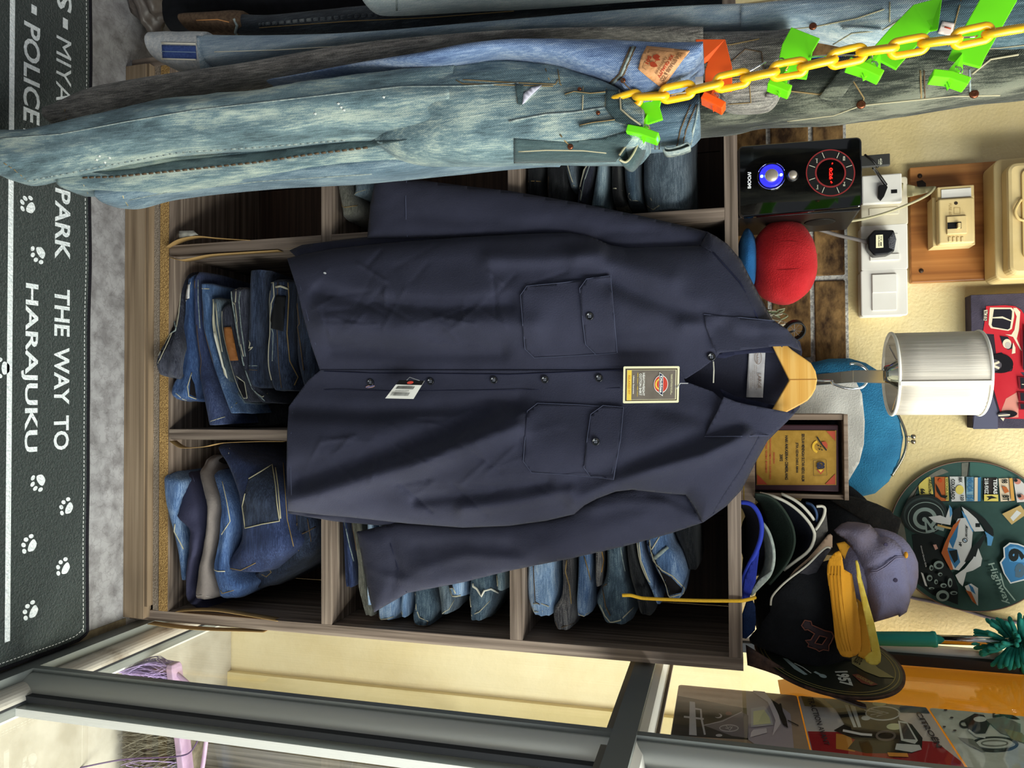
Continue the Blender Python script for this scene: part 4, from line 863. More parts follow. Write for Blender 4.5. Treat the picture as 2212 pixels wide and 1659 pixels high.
clip('lime clip slanting across the pale selvedge jeans', [(2030, 30, -.01), (1990, 40, 0), (1950, 82, 0), (1912, 125, 0), (1905, 135, 0)], [(1830, 140, 0), (1868, 152, 0), (1902, 168, 0)], lime, [(1745, 124, .90), (1800, 120, .87), (1850, 120, .845), (1880, 116, .84), (1884, 126, .85)], .90, .017)
clip('topmost lime clip, under the teal jeans', [(2162, -10, 0), (2120, 65, 0), (2092, 115, 0), (2082, 138, 0)], [(2010, 166, 0), (2048, 170, 0), (2088, 184, 0)], lime, [(1980, 84, .87), (2040, 82, .85), (2100, 80, .842), (2112, 76, .85)], .90, .0165)
MB
# ================================================================== folded jeans in the shelf holes
dx = lambda n, a, b, c, **k: denim('folded_' + n, a, b, c, 'x', **dict(dict(slub=1.35, fade=.9), **k))
fm = dict(dark=dx('ink_blue', '#171c28', '#262f42', '#46526a'), navy=dx('navy', '#1b2440', '#283456', '#43517a', fade=.7), bright=dx('bright_blue', '#2a3e66', '#3f5a88', '#6a84ad', fade=.7),
    mid=dx('mid_blue', '#3a5274', '#54709a', '#8ea6c4', fade=.8), indigo=dx('indigo', '#26304e', '#39456a', '#5a6688', fade=.7), light=dx('light_blue', '#5f7ca2', '#86a3c6', '#c2d3e4', fade=.9), slate=dx('slate', '#2c3c4a', '#435666', '#71848f', fade=.9),
    black=dx('washed_black', '#121316', '#1e2023', '#3a3b3d'), grey=dx('grey_black', '#2b2a2b', '#474548', '#7d7a78', slub=1.5), charcoal=dx('charcoal_navy', '#20222c', '#30323f', '#555763'),
    pale=dx('pale_slate', '#566a76', '#7c919c', '#aab9bd', fade=.9), acid=dx('acid_black', '#141416', '#3a3935', '#a39c88', fade=2.2), steel=dx('steel', '#3d4852', '#596772', '#84919a', fade=.9), olive=dx('olive_grey', '#4b4a41', '#6b6a5f', '#8f8d80', fade=.7))
plum = M('plum_cotton', '#34344c', .88, col2='#3e3e56', nscale=14, bscale=300, bstr=.2, spec=.3); taupe = M('taupe_cotton', '#776e6a', .85, col2='#847b76', nscale=20, bscale=300, bstr=.2)
cream_e = M('thread_edge', '#b9b39c', .85); dk_hole = M('opening_shade', '#120f14', .95)  # near-black patches paint the shade inside open waistbands
class Fold:
    def __init__(self, rows, Y=1.232, D=.22, seed=0, amp=.003, layers=2, ex=.55):
        self.rows = [tuple(r) + ((Y, D)[len(r) - 3:] if len(r) < 5 else ()) for r in rows]
        for i in (len(self.rows) - 2, len(self.rows) - 1):  # blunt, rounded ends
            w0 = self.rows[i - 1][2] - self.rows[i - 1][1]; q = self.rows[i]; c = (q[1] + q[2]) / 2; w = max(q[2] - q[1], .84 * w0); self.rows[i] = (q[0], c - w / 2, c + w / 2) + q[3:]
        self.seed = seed; self.amp = amp; self.la = layers; self.ex = ex
    def row(self, t): return smooth_tab(self.rows, t)
    def p(self, t, f):
        py, a, b, Y, D = self.row(t); A = P(a, py, Y); B = P(b, py, Y); h = (B.z - A.z) / 2; c = (A + B) / 2
        e = .25 + .75 * min(1, min(t, 1 - t) / .06) if min(t, 1 - t) < .06 else 1
        cs, sn = cos(f), sin(f); ex = self.ex; y = math.copysign(abs(cs) ** ex, cs); z = math.copysign(abs(sn) ** (ex + .15), sn)
        fr = max(0, y); g = sum(math.exp(-((z - (2 * k / self.la - 1)) / (.22 / self.la * 2)) ** 2) for k in range(1, self.la)) * .006 * fr
        s = self.seed; n = ns(c.x * 14 + s, z * 1.3, s + y) + .6 * ns(c.x * 34 + s, z * 2 + s, y * 2) + .3 * ns(c.x * 80, z * 4 + s, y * 5)
        return V((c.x + .004 * n * z, c.y + D / 2 - D / 2 * y + g - self.amp * n * fr + (1 - e) * .02, c.z + h * z * (.62 + .38 * e) + .25 * self.amp * n))
    tree = None
    def at(self, px, py, off=.002):
        if self.tree is not None: return self.tree.at(px, py, off, P(px, py, self.row(.5)[3]))
        lo, hi = 0, 1
        for _ in range(24):
            m = (lo + hi) / 2
            if self.row(m)[0] < py: lo = m
            else: hi = m
        r = self.row(lo); u = max(-.98, min(.98, (px - (r[1] + r[2]) / 2) / max((r[2] - r[1]) / 2, 1))); z = math.copysign(abs(u) ** (1 / (self.ex + .15)), u)
        return self.p(lo, math.asin(z)) + V((0, -off, 0))
def folded(label, mat, rows, seams=(), holes=(), name='folded_jeans', cat='jeans', grp=None, rings=30, n=28, **k):
    F = Fold(rows, **k); py, a, b, Y, D = F.row(.5); r = thing(name, label, cat, P(F.row(.5)[1], py, Y), grp)
    F.tree = Tree(MB().loft([[F.p(i / rings, 2 * pi * q / n) for q in range(n)] for i in range(rings + 1)]).build('folded_body', mat, r, True))
    for pts, m, rad in seams:
        MB().tube([F.at(x, y, rad * .4) for x, y in refine(pts, 8)], rad * .72, 6).build('seam', m, r, True)
    for poly, m, off in holes:
        patch('inside' if m is dk_hole else 'patch', poly, lambda x, y: F.at(x, y, off), m, r, 6, .0008)
    return r, F
G1, G2, G3, G4, G5, G6 = ['jeans stacked in the bottom middle hole', 'clothes heaped in the bottom right hole', 'jeans stacked in the middle right hole', 'jeans stacked in the top right hole', 'jeans stacked in the top left hole', 'jeans in the middle left hole']
ce = cream_e; td = th_dk; tt = th_tan; tp = th_pale
def rows3(f): return f
# bottom middle hole
folded('dark jeans at the very bottom of the middle stack, waistband sagging over the shelf edge', fm['charcoal'], [(575, 366, 402, 1.26, .18), (598, 367, 404, 1.25, .18), (660, 366, 398, 1.235, .16), (709, 364, 388, 1.215, .06), (750, 346, 382, 1.195, .035), (781, 333, 379, 1.185, .03), (800, 336, 377, 1.185, .03), (815, 348, 374, 1.19, .03)],
       [([(371, 605), (372, 660), (366, 709), (346, 760), (332, 790)], ce, .0013), ([(385, 610), (388, 660), (380, 700), (360, 745), (338, 792)], ce, .0014), ([(383, 640), (375, 690), (368, 720)], seam_lt, .002)], [([(374, 690), (382, 700), (362, 748), (340, 788), (336, 784), (350, 745)], dk_hole, .001)], grp=G1)
o, F = folded('bright blue jeans second from the bottom of the middle stack', fm['bright'], [(590, 404, 414), (620, 398, 414), (660, 392, 414), (709, 385, 415, 1.225), (781, 379, 418, 1.215), (830, 364, 412, 1.205, .1), (852, 360, 408, 1.20, .1), (866, 380, 424, 1.21, .1)], [([(362, 842), (380, 850), (402, 868)], ce, .0012), ([(414, 805), (405, 835), (408, 856), (424, 862)], ce, .0014)], [([(412, 812), (420, 830), (424, 858), (410, 852)], dk_hole, .0015)], seed=2, layers=2, grp=G1)
o = patch('pocket_lining', [(380, 622), (402, 606), (404, 625), (393, 652)], lambda a, b: F.at(a, b, .006), M('lining_white', '#e8e6e2', .85), o, 6, .001)
folded('dark indigo jeans hanging lowest at the right end of the middle stack', fm['indigo'], [(585, 413, 428), (640, 413, 428), (709, 414, 437), (781, 418, 452), (830, 422, 462, 1.215), (880, 430, 477, 1.205), (912, 436, 484, 1.2), (918, 438, 486, 1.2)], [([(428, 604), (428, 650), (432, 709)], seam_lt, .0012), ([(414, 604), (414, 620), (428, 622)], td, .0012), ([(437, 915), (455, 910), (486, 900)], ce, .0009), ([(420, 700), (424, 760), (432, 830)], td, .0009)], seed=3, layers=1, grp=G1)
folded('mid blue jeans above the dark indigo pair in the middle stack', fm['mid'], [(610, 428, 452), (624, 427, 452), (660, 428, 454), (709, 432, 455), (781, 451, 474), (840, 470, 496, 1.215), (886, 487, 514, 1.205), (892, 490, 516, 1.205)], [([(430, 626), (432, 660), (436, 709), (452, 770), (474, 835), (490, 880)], td, .0009), ([(428, 623), (452, 624)], ce, .0012), ([(488, 886), (500, 880), (512, 870)], ce, .0013)], seed=4, layers=1, grp=G1)
folded('jeans with frayed white-edged waistband in the middle stack', fm['steel'], [(640, 450, 472), (660, 452, 476), (709, 454, 470), (781, 473, 486), (830, 486, 502), (866, 507, 532), (872, 512, 534)], [([(455, 690), (450, 700), (456, 712)], ce, .0016), ([(470, 770), (464, 780), (474, 786)], ce, .0016), ([(466, 655), (470, 700), (480, 760)], ce, .0014), ([(451, 646), (454, 700), (462, 745), (474, 790), (488, 830), (508, 866)], ce, .002), ([(459, 650), (463, 700), (473, 750), (484, 800), (500, 845), (512, 868)], ce, .0022), ([(452, 720), (462, 755), (470, 775), (486, 800), (492, 826)], M('fray_white', '#e6e2d2', .95), .0028)], seed=5, layers=2, grp=G1)
o, F = folded('grey jeans with brown leather patch in the middle stack', fm['charcoal'], [(655, 472, 492), (709, 470, 500), (781, 486, 518), (830, 502, 530), (858, 520, 536), (868, 526, 538)], [([(472, 672), (468, 700), (476, 760), (487, 788), (502, 830), (516, 862), (534, 860), (528, 826), (510, 812)], ce, .0014)], [([(514, 820), (526, 826), (532, 856), (518, 860)], dk_hole, .002)], seed=6, layers=1, grp=G1)
patch('leather_patch', [(483, 707), (500, 706), (507, 740), (515, 778), (490, 780), (486, 745)], lambda a, b: F.at(a, b, .006), M('leather_brown', '#8a5328', .5, col2='#9c6637', nscale=30, bscale=120, bstr=.3), o, 6, .0022)
folded('faded navy jeans with bunched waistband in the middle stack', fm['charcoal'], [(618, 484, 530), (650, 488, 528), (709, 500, 530), (781, 516, 532), (830, 530, 548), (862, 550, 580), (870, 560, 582)], [([(490, 622), (500, 660), (510, 700)], ce, .0013), ([(520, 622), (516, 650), (520, 700), (530, 770)], seam_lt, .0014), ([(552, 848), (566, 858), (578, 850)], ce, .0018), ([(486, 624), (495, 650), (505, 720), (516, 770), (527, 790)], seam_lt, .0018), ([(510, 625), (508, 660), (514, 720), (526, 770)], ce, .0013), ([(530, 800), (545, 840), (572, 866)], seam_lt, .0015)], seed=7, layers=3, grp=G1)
folded('dark blue jeans with white scuff marks in the middle stack', fm['dark'], [(582, 530, 575), (600, 529, 566), (709, 528, 557), (781, 527, 558), (815, 528, 560), (838, 540, 562)], [([(530, 735), (540, 742), (538, 752), (546, 750)], ce, .0016), ([(532, 758), (544, 752)], ce, .0014), ([(529, 790), (556, 790)], seam_lt, .001), ([(530, 798), (556, 800)], td, .001)], seed=8, layers=1, grp=G1)
o, F = folded('dark jeans with black waist patch next to the shirt hem in the middle stack', fm['dark'], [(600, 572, 626), (640, 566, 622), (709, 567, 622), (781, 562, 624), (830, 570, 640), (844, 580, 646)], [([(600, 610), (598, 700), (602, 790), (608, 838)], td, .0012), ([(580, 690), (590, 720), (588, 780)], seam_lt, .001), ([(578, 604), (590, 606), (592, 640), (576, 680), (568, 740), (572, 800), (572, 825)], ce, .0016), ([(622, 610), (624, 640), (620, 720), (626, 780), (644, 815), (636, 832)], th_tan, .0016), ([(596, 620), (606, 618), (622, 624)], ce, .003), ([(562, 625), (560, 700), (562, 770), (566, 822)], ce, .0013)], [([(596, 638), (618, 640), (612, 716), (580, 708)], M('patch_black', '#0f0f11', .7), .004)], seed=9, layers=2, grp=G1)
folded('blue-black jeans topmost in the middle stack, half behind the shirt hem', fm['dark'], [(600, 626, 690), (640, 624, 690), (709, 624, 690), (781, 628, 690), (830, 645, 690), (842, 650, 690)], [([(632, 655), (640, 690), (648, 740), (656, 800)], td, .0016)], seed=10, layers=2, grp=G1)
folded('almost black jeans lying lowest at the back right of the middle stack', fm['black'], [(870, 450, 600, 1.30, .18), (890, 450, 610, 1.30, .18), (915, 440, 600, 1.30, .18), (921, 445, 590, 1.31, .16)], [], seed=11, layers=3, grp=G1)
# bottom right hole
folded('light blue jeans lowest in the heap of the bottom right hole', fm['mid'], [(1018, 366, 380, 1.23, .1), (1030, 350, 382, 1.205, .06), (1045, 347, 388, 1.195, .05), (1085, 352, 382, 1.195, .05), (1120, 361, 384, 1.2, .06), (1180, 376, 396, 1.205, .1), (1245, 389, 398, 1.215), (1252, 391, 398, 1.22)], [([(378, 1132), (376, 1148), (388, 1170), (396, 1186)], ce, .0016)], seed=12, layers=1, grp=G2)
folded('plum grey cotton trousers draped over the heap in the bottom right hole', plum, [(1020, 385, 418, 1.24), (1040, 380, 424, 1.225), (1085, 374, 434, 1.205), (1118, 364, 438, 1.2), (1145, 396, 438, 1.2), (1181, 396, 431, 1.2), (1229, 393, 419, 1.205), (1290, 397, 412, 1.215), (1312, 412, 440, 1.24), (1318, 420, 470, 1.25)], [([(410, 1010), (420, 1040)], navy_th, .0008)], seed=13, amp=.006, layers=1, name='folded_trousers', cat='trousers', grp=G2)
folded('taupe cotton trousers rolled between plum trousers and blue jeans', taupe, [(985, 448, 464, 1.26, .03), (1005, 438, 456, 1.245, .04), (1026, 420, 452, 1.225), (1085, 434, 469, 1.2), (1133, 437, 466, 1.2), (1181, 429, 461, 1.2), (1229, 419, 451, 1.2), (1285, 407, 458, 1.205), (1296, 412, 456, 1.215)], [([(412, 1040), (430, 1082), (440, 1076)], M('taupe_crease', '#8f8680', .9), .0008), ([(410, 1292), (436, 1286), (458, 1290)], M('taupe_crease2', '#a39a93', .9), .0012)], seed=14, amp=.005, layers=1, name='folded_trousers', cat='trousers', grp=G2)
folded('mid blue jeans crumpled above the taupe trousers', fm['bright'], [(1018, 450, 474, 1.235), (1040, 456, 480, 1.22), (1085, 468, 494, 1.205), (1126, 466, 498, 1.2), (1181, 460, 488, 1.2), (1227, 451, 486, 1.2), (1263, 450, 515, 1.205), (1280, 462, 508, 1.21), (1298, 470, 500, 1.22)], [([(480, 1040), (490, 1085), (497, 1126), (478, 1155)], ce, .0013), ([(452, 1230), (470, 1234), (486, 1234)], ce, .0015), ([(463, 1284), (480, 1282), (505, 1275)], tt, .0012)], seed=15, amp=.006, layers=2, grp=G2)
o, F = folded('deep navy jeans with visible back pocket on top of the heap', fm['navy'], [(960, 458, 492, 1.25), (980, 460, 520, 1.24), (1012, 471, 575, 1.225), (1060, 486, 612, 1.21), (1085, 491, 618, 1.205), (1133, 496, 622, 1.205), (1181, 489, 640, 1.205), (1229, 482, 560, 1.215), (1236, 484, 545, 1.22)], [([(612, 1000), (616, 1060), (620, 1120), (634, 1180)], tt, .0013), ([(496, 968), (494, 980)], ce, .001), ([(484, 1225), (520, 1232), (552, 1216)], tt, .0012)], seed=16, amp=.005, layers=1, grp=G2)
pk = [(537, 1034), (562, 1019), (588, 1003), (592, 1026), (595, 1048), (598, 1085), (603.6, 1125.6), (566, 1132), (529, 1141), (526, 1115), (523, 1094), (529, 1066)]
q = patch('back_pocket', pk, lambda a, b: F.at(a, b, .003), fm['dark'], o, 7, .0016); MB().tube([F.at(a, b, .0042) for a, b in refine(pk, 8)], .0011, 5).build('stitching', tp, q, True); MB().tube([F.at(a, b, .0042) for a, b in refine([(595, 1010), (600, 1048), (606, 1120)], 8)], .0012, 5).build('stitching', tp, q, True)
folded('black denim leg slumped down behind the deep navy jeans', fm['dark'], [(1000, 600, 640, 1.25), (1085, 622, 664, 1.24), (1133, 624, 684, 1.235), (1181, 600, 684, 1.24), (1215, 560, 660, 1.25), (1262, 516, 590, 1.27), (1270, 520, 575, 1.28)], [([(640, 1130), (646, 1180)], tt, .0012), ([(664, 1120), (672, 1170)], td, .0012), ([(614, 990), (617, 1050), (632, 1130), (645, 1190)], tt, .0012), ([(636, 1160), (660, 1150), (682, 1138)], td, .0016), ([(560, 1238), (575, 1246), (586, 1236), (578, 1226)], tt, .0012)], seed=17, layers=2, grp=G2)
# middle right hole
def mr(label, m, rows, seams=(), holes=(), sd=0, **k): return folded(label, fm[m], [(1085, rows[0][1], rows[0][2])] + rows, seams, holes, seed=sd, grp=G3, Y=1.228, **k)
mr('royal blue jeans at the bottom of the middle right stack', 'navy', [(1125, 736, 748), (1180, 735, 757), (1240, 735, 765), (1262, 738, 764), (1270, 742, 762)], [([(744, 1128), (755, 1180), (764, 1212)], seam_lt, .0014)], sd=20)
mr('olive grey jeans second in the middle right stack', 'olive', [(1125, 748, 782), (1180, 758, 786), (1225, 765, 788), (1270, 764, 796), (1300, 772, 802), (1326, 786, 800), (1331, 790, 798)], [([(752, 1130), (762, 1170), (768, 1190)], td, .0012)], sd=21, amp=.005)
mr('thin pale blue jeans third in the middle right stack', 'light', [(1200, 788, 803), (1250, 788, 803), (1280, 788, 804), (1303, 789, 805), (1308, 790, 804)], [([(788, 1284), (804, 1286)], ce, .001)], sd=22, layers=1)
mr('thick light blue jeans with creased roll in the middle right stack', 'light', [(1200, 804, 860), (1270, 805, 860), (1305, 803, 860), (1330, 804, 856), (1342, 812, 848)], [([(804, 1336), (822, 1341), (850, 1332)], ce, .0014)], sd=23, layers=2, amp=.004)
mr('narrow light blue jeans beside the thick roll in the middle right stack', 'light', [(1200, 860, 882), (1280, 860, 882), (1312, 858, 881), (1330, 862, 879), (1333, 864, 878)], [([(858, 1322), (876, 1332)], ce, .0012)], sd=24, layers=1)
mr('grey distressed jeans sagging in the middle right stack', 'slate', [(1200, 882, 928), (1270, 882, 932), (1310, 882, 940), (1335, 878, 936), (1350, 882, 930), (1354, 888, 926)], [([(882, 1282), (890, 1286)], ce, .001), ([(895, 1305), (906, 1334), (925, 1342)], ce, .0013), ([(884, 1350), (905, 1354), (930, 1350)], td, .001)], sd=25, layers=2, amp=.005)
mr('slate jeans with pointed hem in the middle right stack', 'steel', [(1200, 932, 982), (1265, 934, 982), (1300, 940, 982), (1322, 950, 972), (1328, 953, 966)], [([(951, 1326), (970, 1316), (981, 1296)], ce, .0012)], sd=26, layers=1)
mr('pale jeans with open cream-edged waist in the middle right stack', 'light', [(1200, 960, 1003), (1258, 956, 1004), (1280, 962, 1002), (1290, 968, 998)], [([(950, 1264), (955, 1276), (978, 1270), (984, 1282)], ce, .0016), ([(955, 1280), (975, 1290), (995, 1286)], ce, .0018)], [([(954, 1268), (976, 1264), (978, 1270), (957, 1275)], dk_hole, .003)], sd=27, layers=1)
mr('dark slate jeans with frayed white threads in the middle right stack', 'slate', [(1200, 1003, 1068), (1250, 1002, 1075), (1290, 1000, 1066), (1320, 1004, 1055), (1338, 1014, 1040), (1342, 1018, 1036)], [([(1010, 1332), (1035, 1322), (1058, 1298)], ce, .0012), ([(1014, 1262), (1030, 1272), (1040, 1288), (1046, 1276), (1060, 1272), (1076, 1280)], M('fray_white', '#e6e2d2', .95), .0028), ([(982, 1290), (990, 1308), (1000, 1314)], ce, .0016)], sd=28, amp=.004)
mr('grey jeans lying on top of the middle right stack with open waist', 'pale', [(1180, 1062, 1096), (1235, 1062, 1097), (1262, 1066, 1096), (1278, 1072, 1088)], [([(1012, 1258), (1022, 1264), (1050, 1266), (1068, 1262), (1064, 1244)], ce, .0018)], [([(1066, 1240), (1072, 1256), (1068, 1262), (1062, 1258)], dk_hole, .002)], sd=29, layers=1)
# top right hole
def tr(label, m, rows, seams=(), holes=(), sd=0, **k): return folded(label, fm[m], [(1085, rows[0][1], rows[0][2])] + rows, seams, holes, seed=sd, grp=G4, Y=k.pop('Y', 1.228), **k)
tr('light blue jeans with scalloped hems at the bottom of the top right stack', 'light', [(1225, 1126, 1205), (1260, 1124, 1208), (1292, 1126, 1208), (1312, 1132, 1202), (1328, 1150, 1188), (1332, 1158, 1180)], [([(1152, 1222), (1156, 1300), (1166, 1306)], td, .0012), ([(1152, 1304), (1170, 1304), (1185, 1310), (1200, 1310), (1208, 1298)], ce, .0012), ([(1130, 1318), (1152, 1324), (1172, 1320)], ce, .001)], sd=30, amp=.005, layers=3)
tr('washed black jeans with flared roll in the top right stack', 'grey', [(1215, 1207, 1241), (1260, 1209, 1239), (1295, 1204, 1238), (1320, 1186, 1241), (1346, 1186, 1240), (1358, 1196, 1232), (1363, 1206, 1224)], [([(1224, 1210), (1221, 1235), (1230, 1265), (1234, 1304)], tt, .0016), ([(1186, 1345), (1205, 1358), (1240, 1346)], td, .001)], sd=31)
tr('mid blue jeans with dark hem in the top right stack', 'mid', [(1205, 1241, 1281), (1250, 1240, 1281), (1300, 1237, 1279), (1325, 1239, 1275), (1333, 1244, 1268)], [([(1262, 1202), (1270, 1230), (1275, 1252)], tt, .0014), ([(1238, 1325), (1258, 1332), (1274, 1322)], ce, .0011)], sd=32)
tr('thin dark grey jeans between two blue pairs in the top right stack', 'grey', [(1195, 1281, 1303), (1240, 1281, 1302), (1262, 1283, 1300), (1268, 1285, 1298)], [([(1300, 1192), (1304, 1210), (1299, 1236)], M('thread_mustard', '#a87c34', .8), .0013)], sd=33, layers=1)
tr('big slate blue jeans bulging lowest in the top right stack', 'slate', [(1185, 1303, 1348), (1240, 1302, 1352), (1280, 1288, 1364), (1310, 1277, 1370), (1338, 1296, 1362), (1352, 1316, 1344)], [([(1277, 1312), (1290, 1330), (1316, 1346), (1340, 1340), (1368, 1312)], ce, .0014), ([(1340, 1182), (1346, 1215), (1350, 1234)], seam_lt, .0014), ([(1300, 1260), (1308, 1310), (1318, 1330)], td, .0016)], sd=34, amp=.006)
tr('dark cross-hatched jeans leaning in the top right stack', 'black', [(1180, 1350, 1370), (1240, 1354, 1390), (1290, 1366, 1412), (1322, 1374, 1414), (1330, 1382, 1406)], [], sd=35, layers=2)
tr('pale blue jeans with cream waist edges in the top right stack', 'mid', [(1172, 1370, 1388), (1230, 1380, 1404), (1275, 1402, 1420), (1300, 1412, 1428), (1305, 1416, 1426)], [([(1372, 1172), (1376, 1210), (1390, 1240), (1404, 1258)], ce, .0014), ([(1380, 1172), (1384, 1210), (1398, 1246), (1402, 1256)], ce, .0014)], sd=36, layers=1)
o, F = tr('blue jeans with wide open waist and belt loop near the top of the right stack', 'mid', [(1165, 1388, 1450), (1200, 1392, 1472), (1240, 1410, 1486), (1272, 1428, 1484), (1290, 1438, 1476), (1294, 1444, 1470)], [([(1392, 1168), (1386, 1200), (1396, 1230), (1410, 1262), (1424, 1286), (1440, 1292), (1476, 1282), (1478, 1270), (1452, 1244), (1430, 1232), (1412, 1212), (1406, 1190), (1424, 1160)], ce, .0015), ([(1414, 1206), (1426, 1196), (1442, 1182)], seam_lt, .0042)], [([(1394, 1172), (1408, 1185), (1408, 1210), (1428, 1236), (1450, 1248), (1474, 1272), (1472, 1280), (1440, 1288), (1424, 1280), (1408, 1250), (1392, 1212)], dk_hole, .0015)], sd=37, layers=1, Y=1.222)
tr('black folded jeans at the very top of the right stack', 'black', [(1150, 1452, 1512), (1195, 1470, 1513), (1225, 1484, 1510), (1232, 1488, 1504)], [], sd=38, layers=2, Y=1.26)
# top left hole
def tl(label, m, rows, seams=(), holes=(), sd=0, **k): return folded(label, fm[m], [(200, rows[0][1], rows[0][2]), (290, rows[0][1], rows[0][2])] + rows, seams, holes, seed=sd, grp=G5, Y=1.235, **k)
tl('black cuffed jeans at the bottom of the top left stack', 'black', [(380, 1130, 1169), (412, 1131, 1168), (420, 1134, 1164)], [([(1134, 393), (1150, 391), (1168, 392)], tt, .0011)], sd=40)
tl('blackish jeans second from the bottom in the top left stack', 'black', [(370, 1170, 1236), (420, 1172, 1234), (444, 1178, 1222)], [([(1185, 380), (1184, 420)], td, .001)], sd=41)
tl('light-edged jeans peeking out in the top left stack', 'steel', [(345, 1212, 1244), (375, 1222, 1244), (404, 1234, 1244)], [([(1224, 350), (1232, 380), (1240, 402)], ce, .0013)], sd=42, layers=1)
tl('purplish dark jeans with pale edges in the top left stack', 'charcoal', [(345, 1256, 1286), (400, 1244, 1278), (430, 1242, 1268), (436, 1244, 1264)], [([(1262, 348), (1250, 380), (1240, 400)], ce, .0015), ([(1268, 350), (1256, 390), (1246, 430)], ce, .0014), ([(1276, 350), (1262, 390), (1254, 434)], seam_lt, .0012)], sd=43, layers=3)
tl('pale slate jeans bulging in the top left stack', 'pale', [(350, 1284, 1316), (400, 1276, 1315), (436, 1270, 1313), (445, 1276, 1306)], [], sd=44, layers=1)
tl('mottled black and cream jeans in the top left stack', 'acid', [(350, 1316, 1340), (408, 1316, 1343), (432, 1319, 1352), (438, 1324, 1348)], [([(1316, 407), (1330, 407), (1344, 412)], ce, .0014)], sd=45, layers=1)
tl('dark slate jeans beside the mottled pair in the top left stack', 'slate', [(315, 1341, 1380), (380, 1343, 1380), (424, 1350, 1386), (432, 1356, 1384)], [([(1352, 418), (1362, 432), (1384, 434)], ce, .001)], sd=46, layers=1)
tl('thick grey green jeans topmost in the top left stack', 'steel', [(310, 1382, 1500), (380, 1380, 1502), (420, 1386, 1502), (446, 1396, 1494), (452, 1404, 1484)], [([(1386, 426), (1400, 446), (1412, 453), (1424, 444)], ce, .0016)], sd=47, amp=.007, layers=1)
# middle left hole
folded('olive cuffed jeans leg poking from the middle left hole', fm['olive'], [(330, 718, 745, 1.225), (385, 720, 748, 1.22), (410, 722, 756, 1.215), (440, 725, 772, 1.21), (458, 728, 772, 1.21), (466, 734, 764, 1.215)], [([(726, 443), (745, 448), (772, 444)], tt, .0013)], seed=50, grp=G6, layers=1)
folded('grey blue jeans above the olive leg in the middle left hole', fm['pale'], [(330, 748, 815, 1.235), (385, 750, 818, 1.235), (404, 752, 812, 1.23), (418, 756, 792, 1.23), (422, 758, 784, 1.235)], [([(752, 420), (770, 416), (790, 410)], ce, .001)], seed=51, grp=G6, layers=1)
# ================================================================== on top of the shelf
def zoomer(x0, y0, s): return lambda a, b: (x0 + a / s, y0 + b / s)
def ellipsoid(c, r, nu=28, nv=18, bump=0, seed=0, ex=1.0):
    mb = MB(); c = V(c); rings = []
    for i in range(nv + 1):
        t = -pi / 2 + pi * (i / nv) * .999 + .0005; rr = []
        for k in range(nu):
            f = 2 * pi * k / nu; d = V((cos(t) * cos(f), cos(t) * sin(f), sin(t))); q = V([math.copysign(abs(x) ** ex, x) for x in d]); rr.append(c + V((q.x * r[0], q.y * r[1], q.z * r[2])) * (1 + bump * ns(d.x * 2 + seed, d.y * 2, d.z * 2)))
        rings.append(rr)
    return mb.loft(rings)
# ---- black loudspeaker
gl = M('gloss_black', '#060607', .06, spec=.6, coat=.6); satin = M('satin_black', '#151312', .35); redr = M('ring_red', '#8f2f30', .4); dash = M('mark_pale', '#d9d6c0', .5); btn_k = M('button_ring_black', '#1b1a1b', .45)
YS = 1.262; z6 = zoomer(1590, 260, 6.9125)
sx0, sx1 = P(1735, 303, YS).x, P(1735, 461, YS).x; sz1 = P(1866, 380, YS).z
sp = thing('speaker', 'glossy black desktop speaker with glowing blue volume ring on the shelf', 'speaker', ((sx0 + sx1) / 2, YS + .07, TOP))
rbox('cabinet', (sx0 + .002, YS + .012, TOP + .0005), (sx1 - .001, YS + .15, sz1 - .003), satin, .004, 'y', sp)
fp = MB(); pts = []
for cx, cz, a in ((sx1 - .012, sz1 - .010, 0), (sx0 + .010, sz1 - .010, 90), (sx0 + .008, TOP + .010, 180), (sx1 - .008, TOP + .010, 270)): pts += [(cx + .008 * cos(radians(a + k * 15)), YS, cz + .008 * sin(radians(a + k * 15))) for k in range(7)]
fp.prism(pts, (0, .013, 0)); fpo = bevel(fp.build('front_panel', gl, sp), .003, 3)
mapS = lambda a, b: P(*z6(a, b), YS)
art = Art(mapS, (0, -1, 0), .0004)
art.ring(redr, (1410, 785), 368, 352, 18, 64); art.ring(btn_k, (1410, 785), 350, 334, 116, 64); art.ring(redr, (1410, 785), 232, 222, 24, 64)
for a in (20, 68, 112, 160, 200, 248, 292, 340): art.line(dash, [(1410 + r_ * cos(radians(a)), 785 + r_ * .95 * sin(radians(a))) for r_ in (245, 340)], 9)
for ca, cb, s in ((1200, 610, '|<<'), (1210, 1000, '>>|'), (1608, 575, 'MODE'), (1610, 955, '>||')): art.text(dash, s, [(ca - 16, cb - 32), (ca - 16, cb + 32), (ca + 18, cb + 32), (ca + 18, cb - 32)], .03)
led = M('led_red', '#ff1a12', .5, emit=4)
art.text(led, '0:26', [(1390, 715), (1390, 885), (1440, 885), (1440, 715)], .01); art.ell(led, (1436, 648), 10, 10); art.line(led, [(1410, 915), (1432, 940)], 14)
art.build('panel_print', fpo); art = Art(mapS, (0, -1, 0), .0004)
art.text(M('logo_white', '#f1f1f1', .4), 'iVOOMi', [(172, 775), (172, 1020), (226, 1020), (226, 775)], .045); art.build('logo', fpo)
def knob(c, r, r2, name, par):
    q = mapS(*c); k = 1 / 6.9125 / F_PX * 1.17
    MB().lathe([(.0005, -.010), (r2 * .9, -.010), (r2, -.008), (r2, 0), (.0005, 0)], q + V((0, -.0002, 0)), 'y', 40).build(name, M('brushed_alu', '#b7ab9c', .4, .5), par, True)
px_m = .00068
vk = mapS(525, 840)
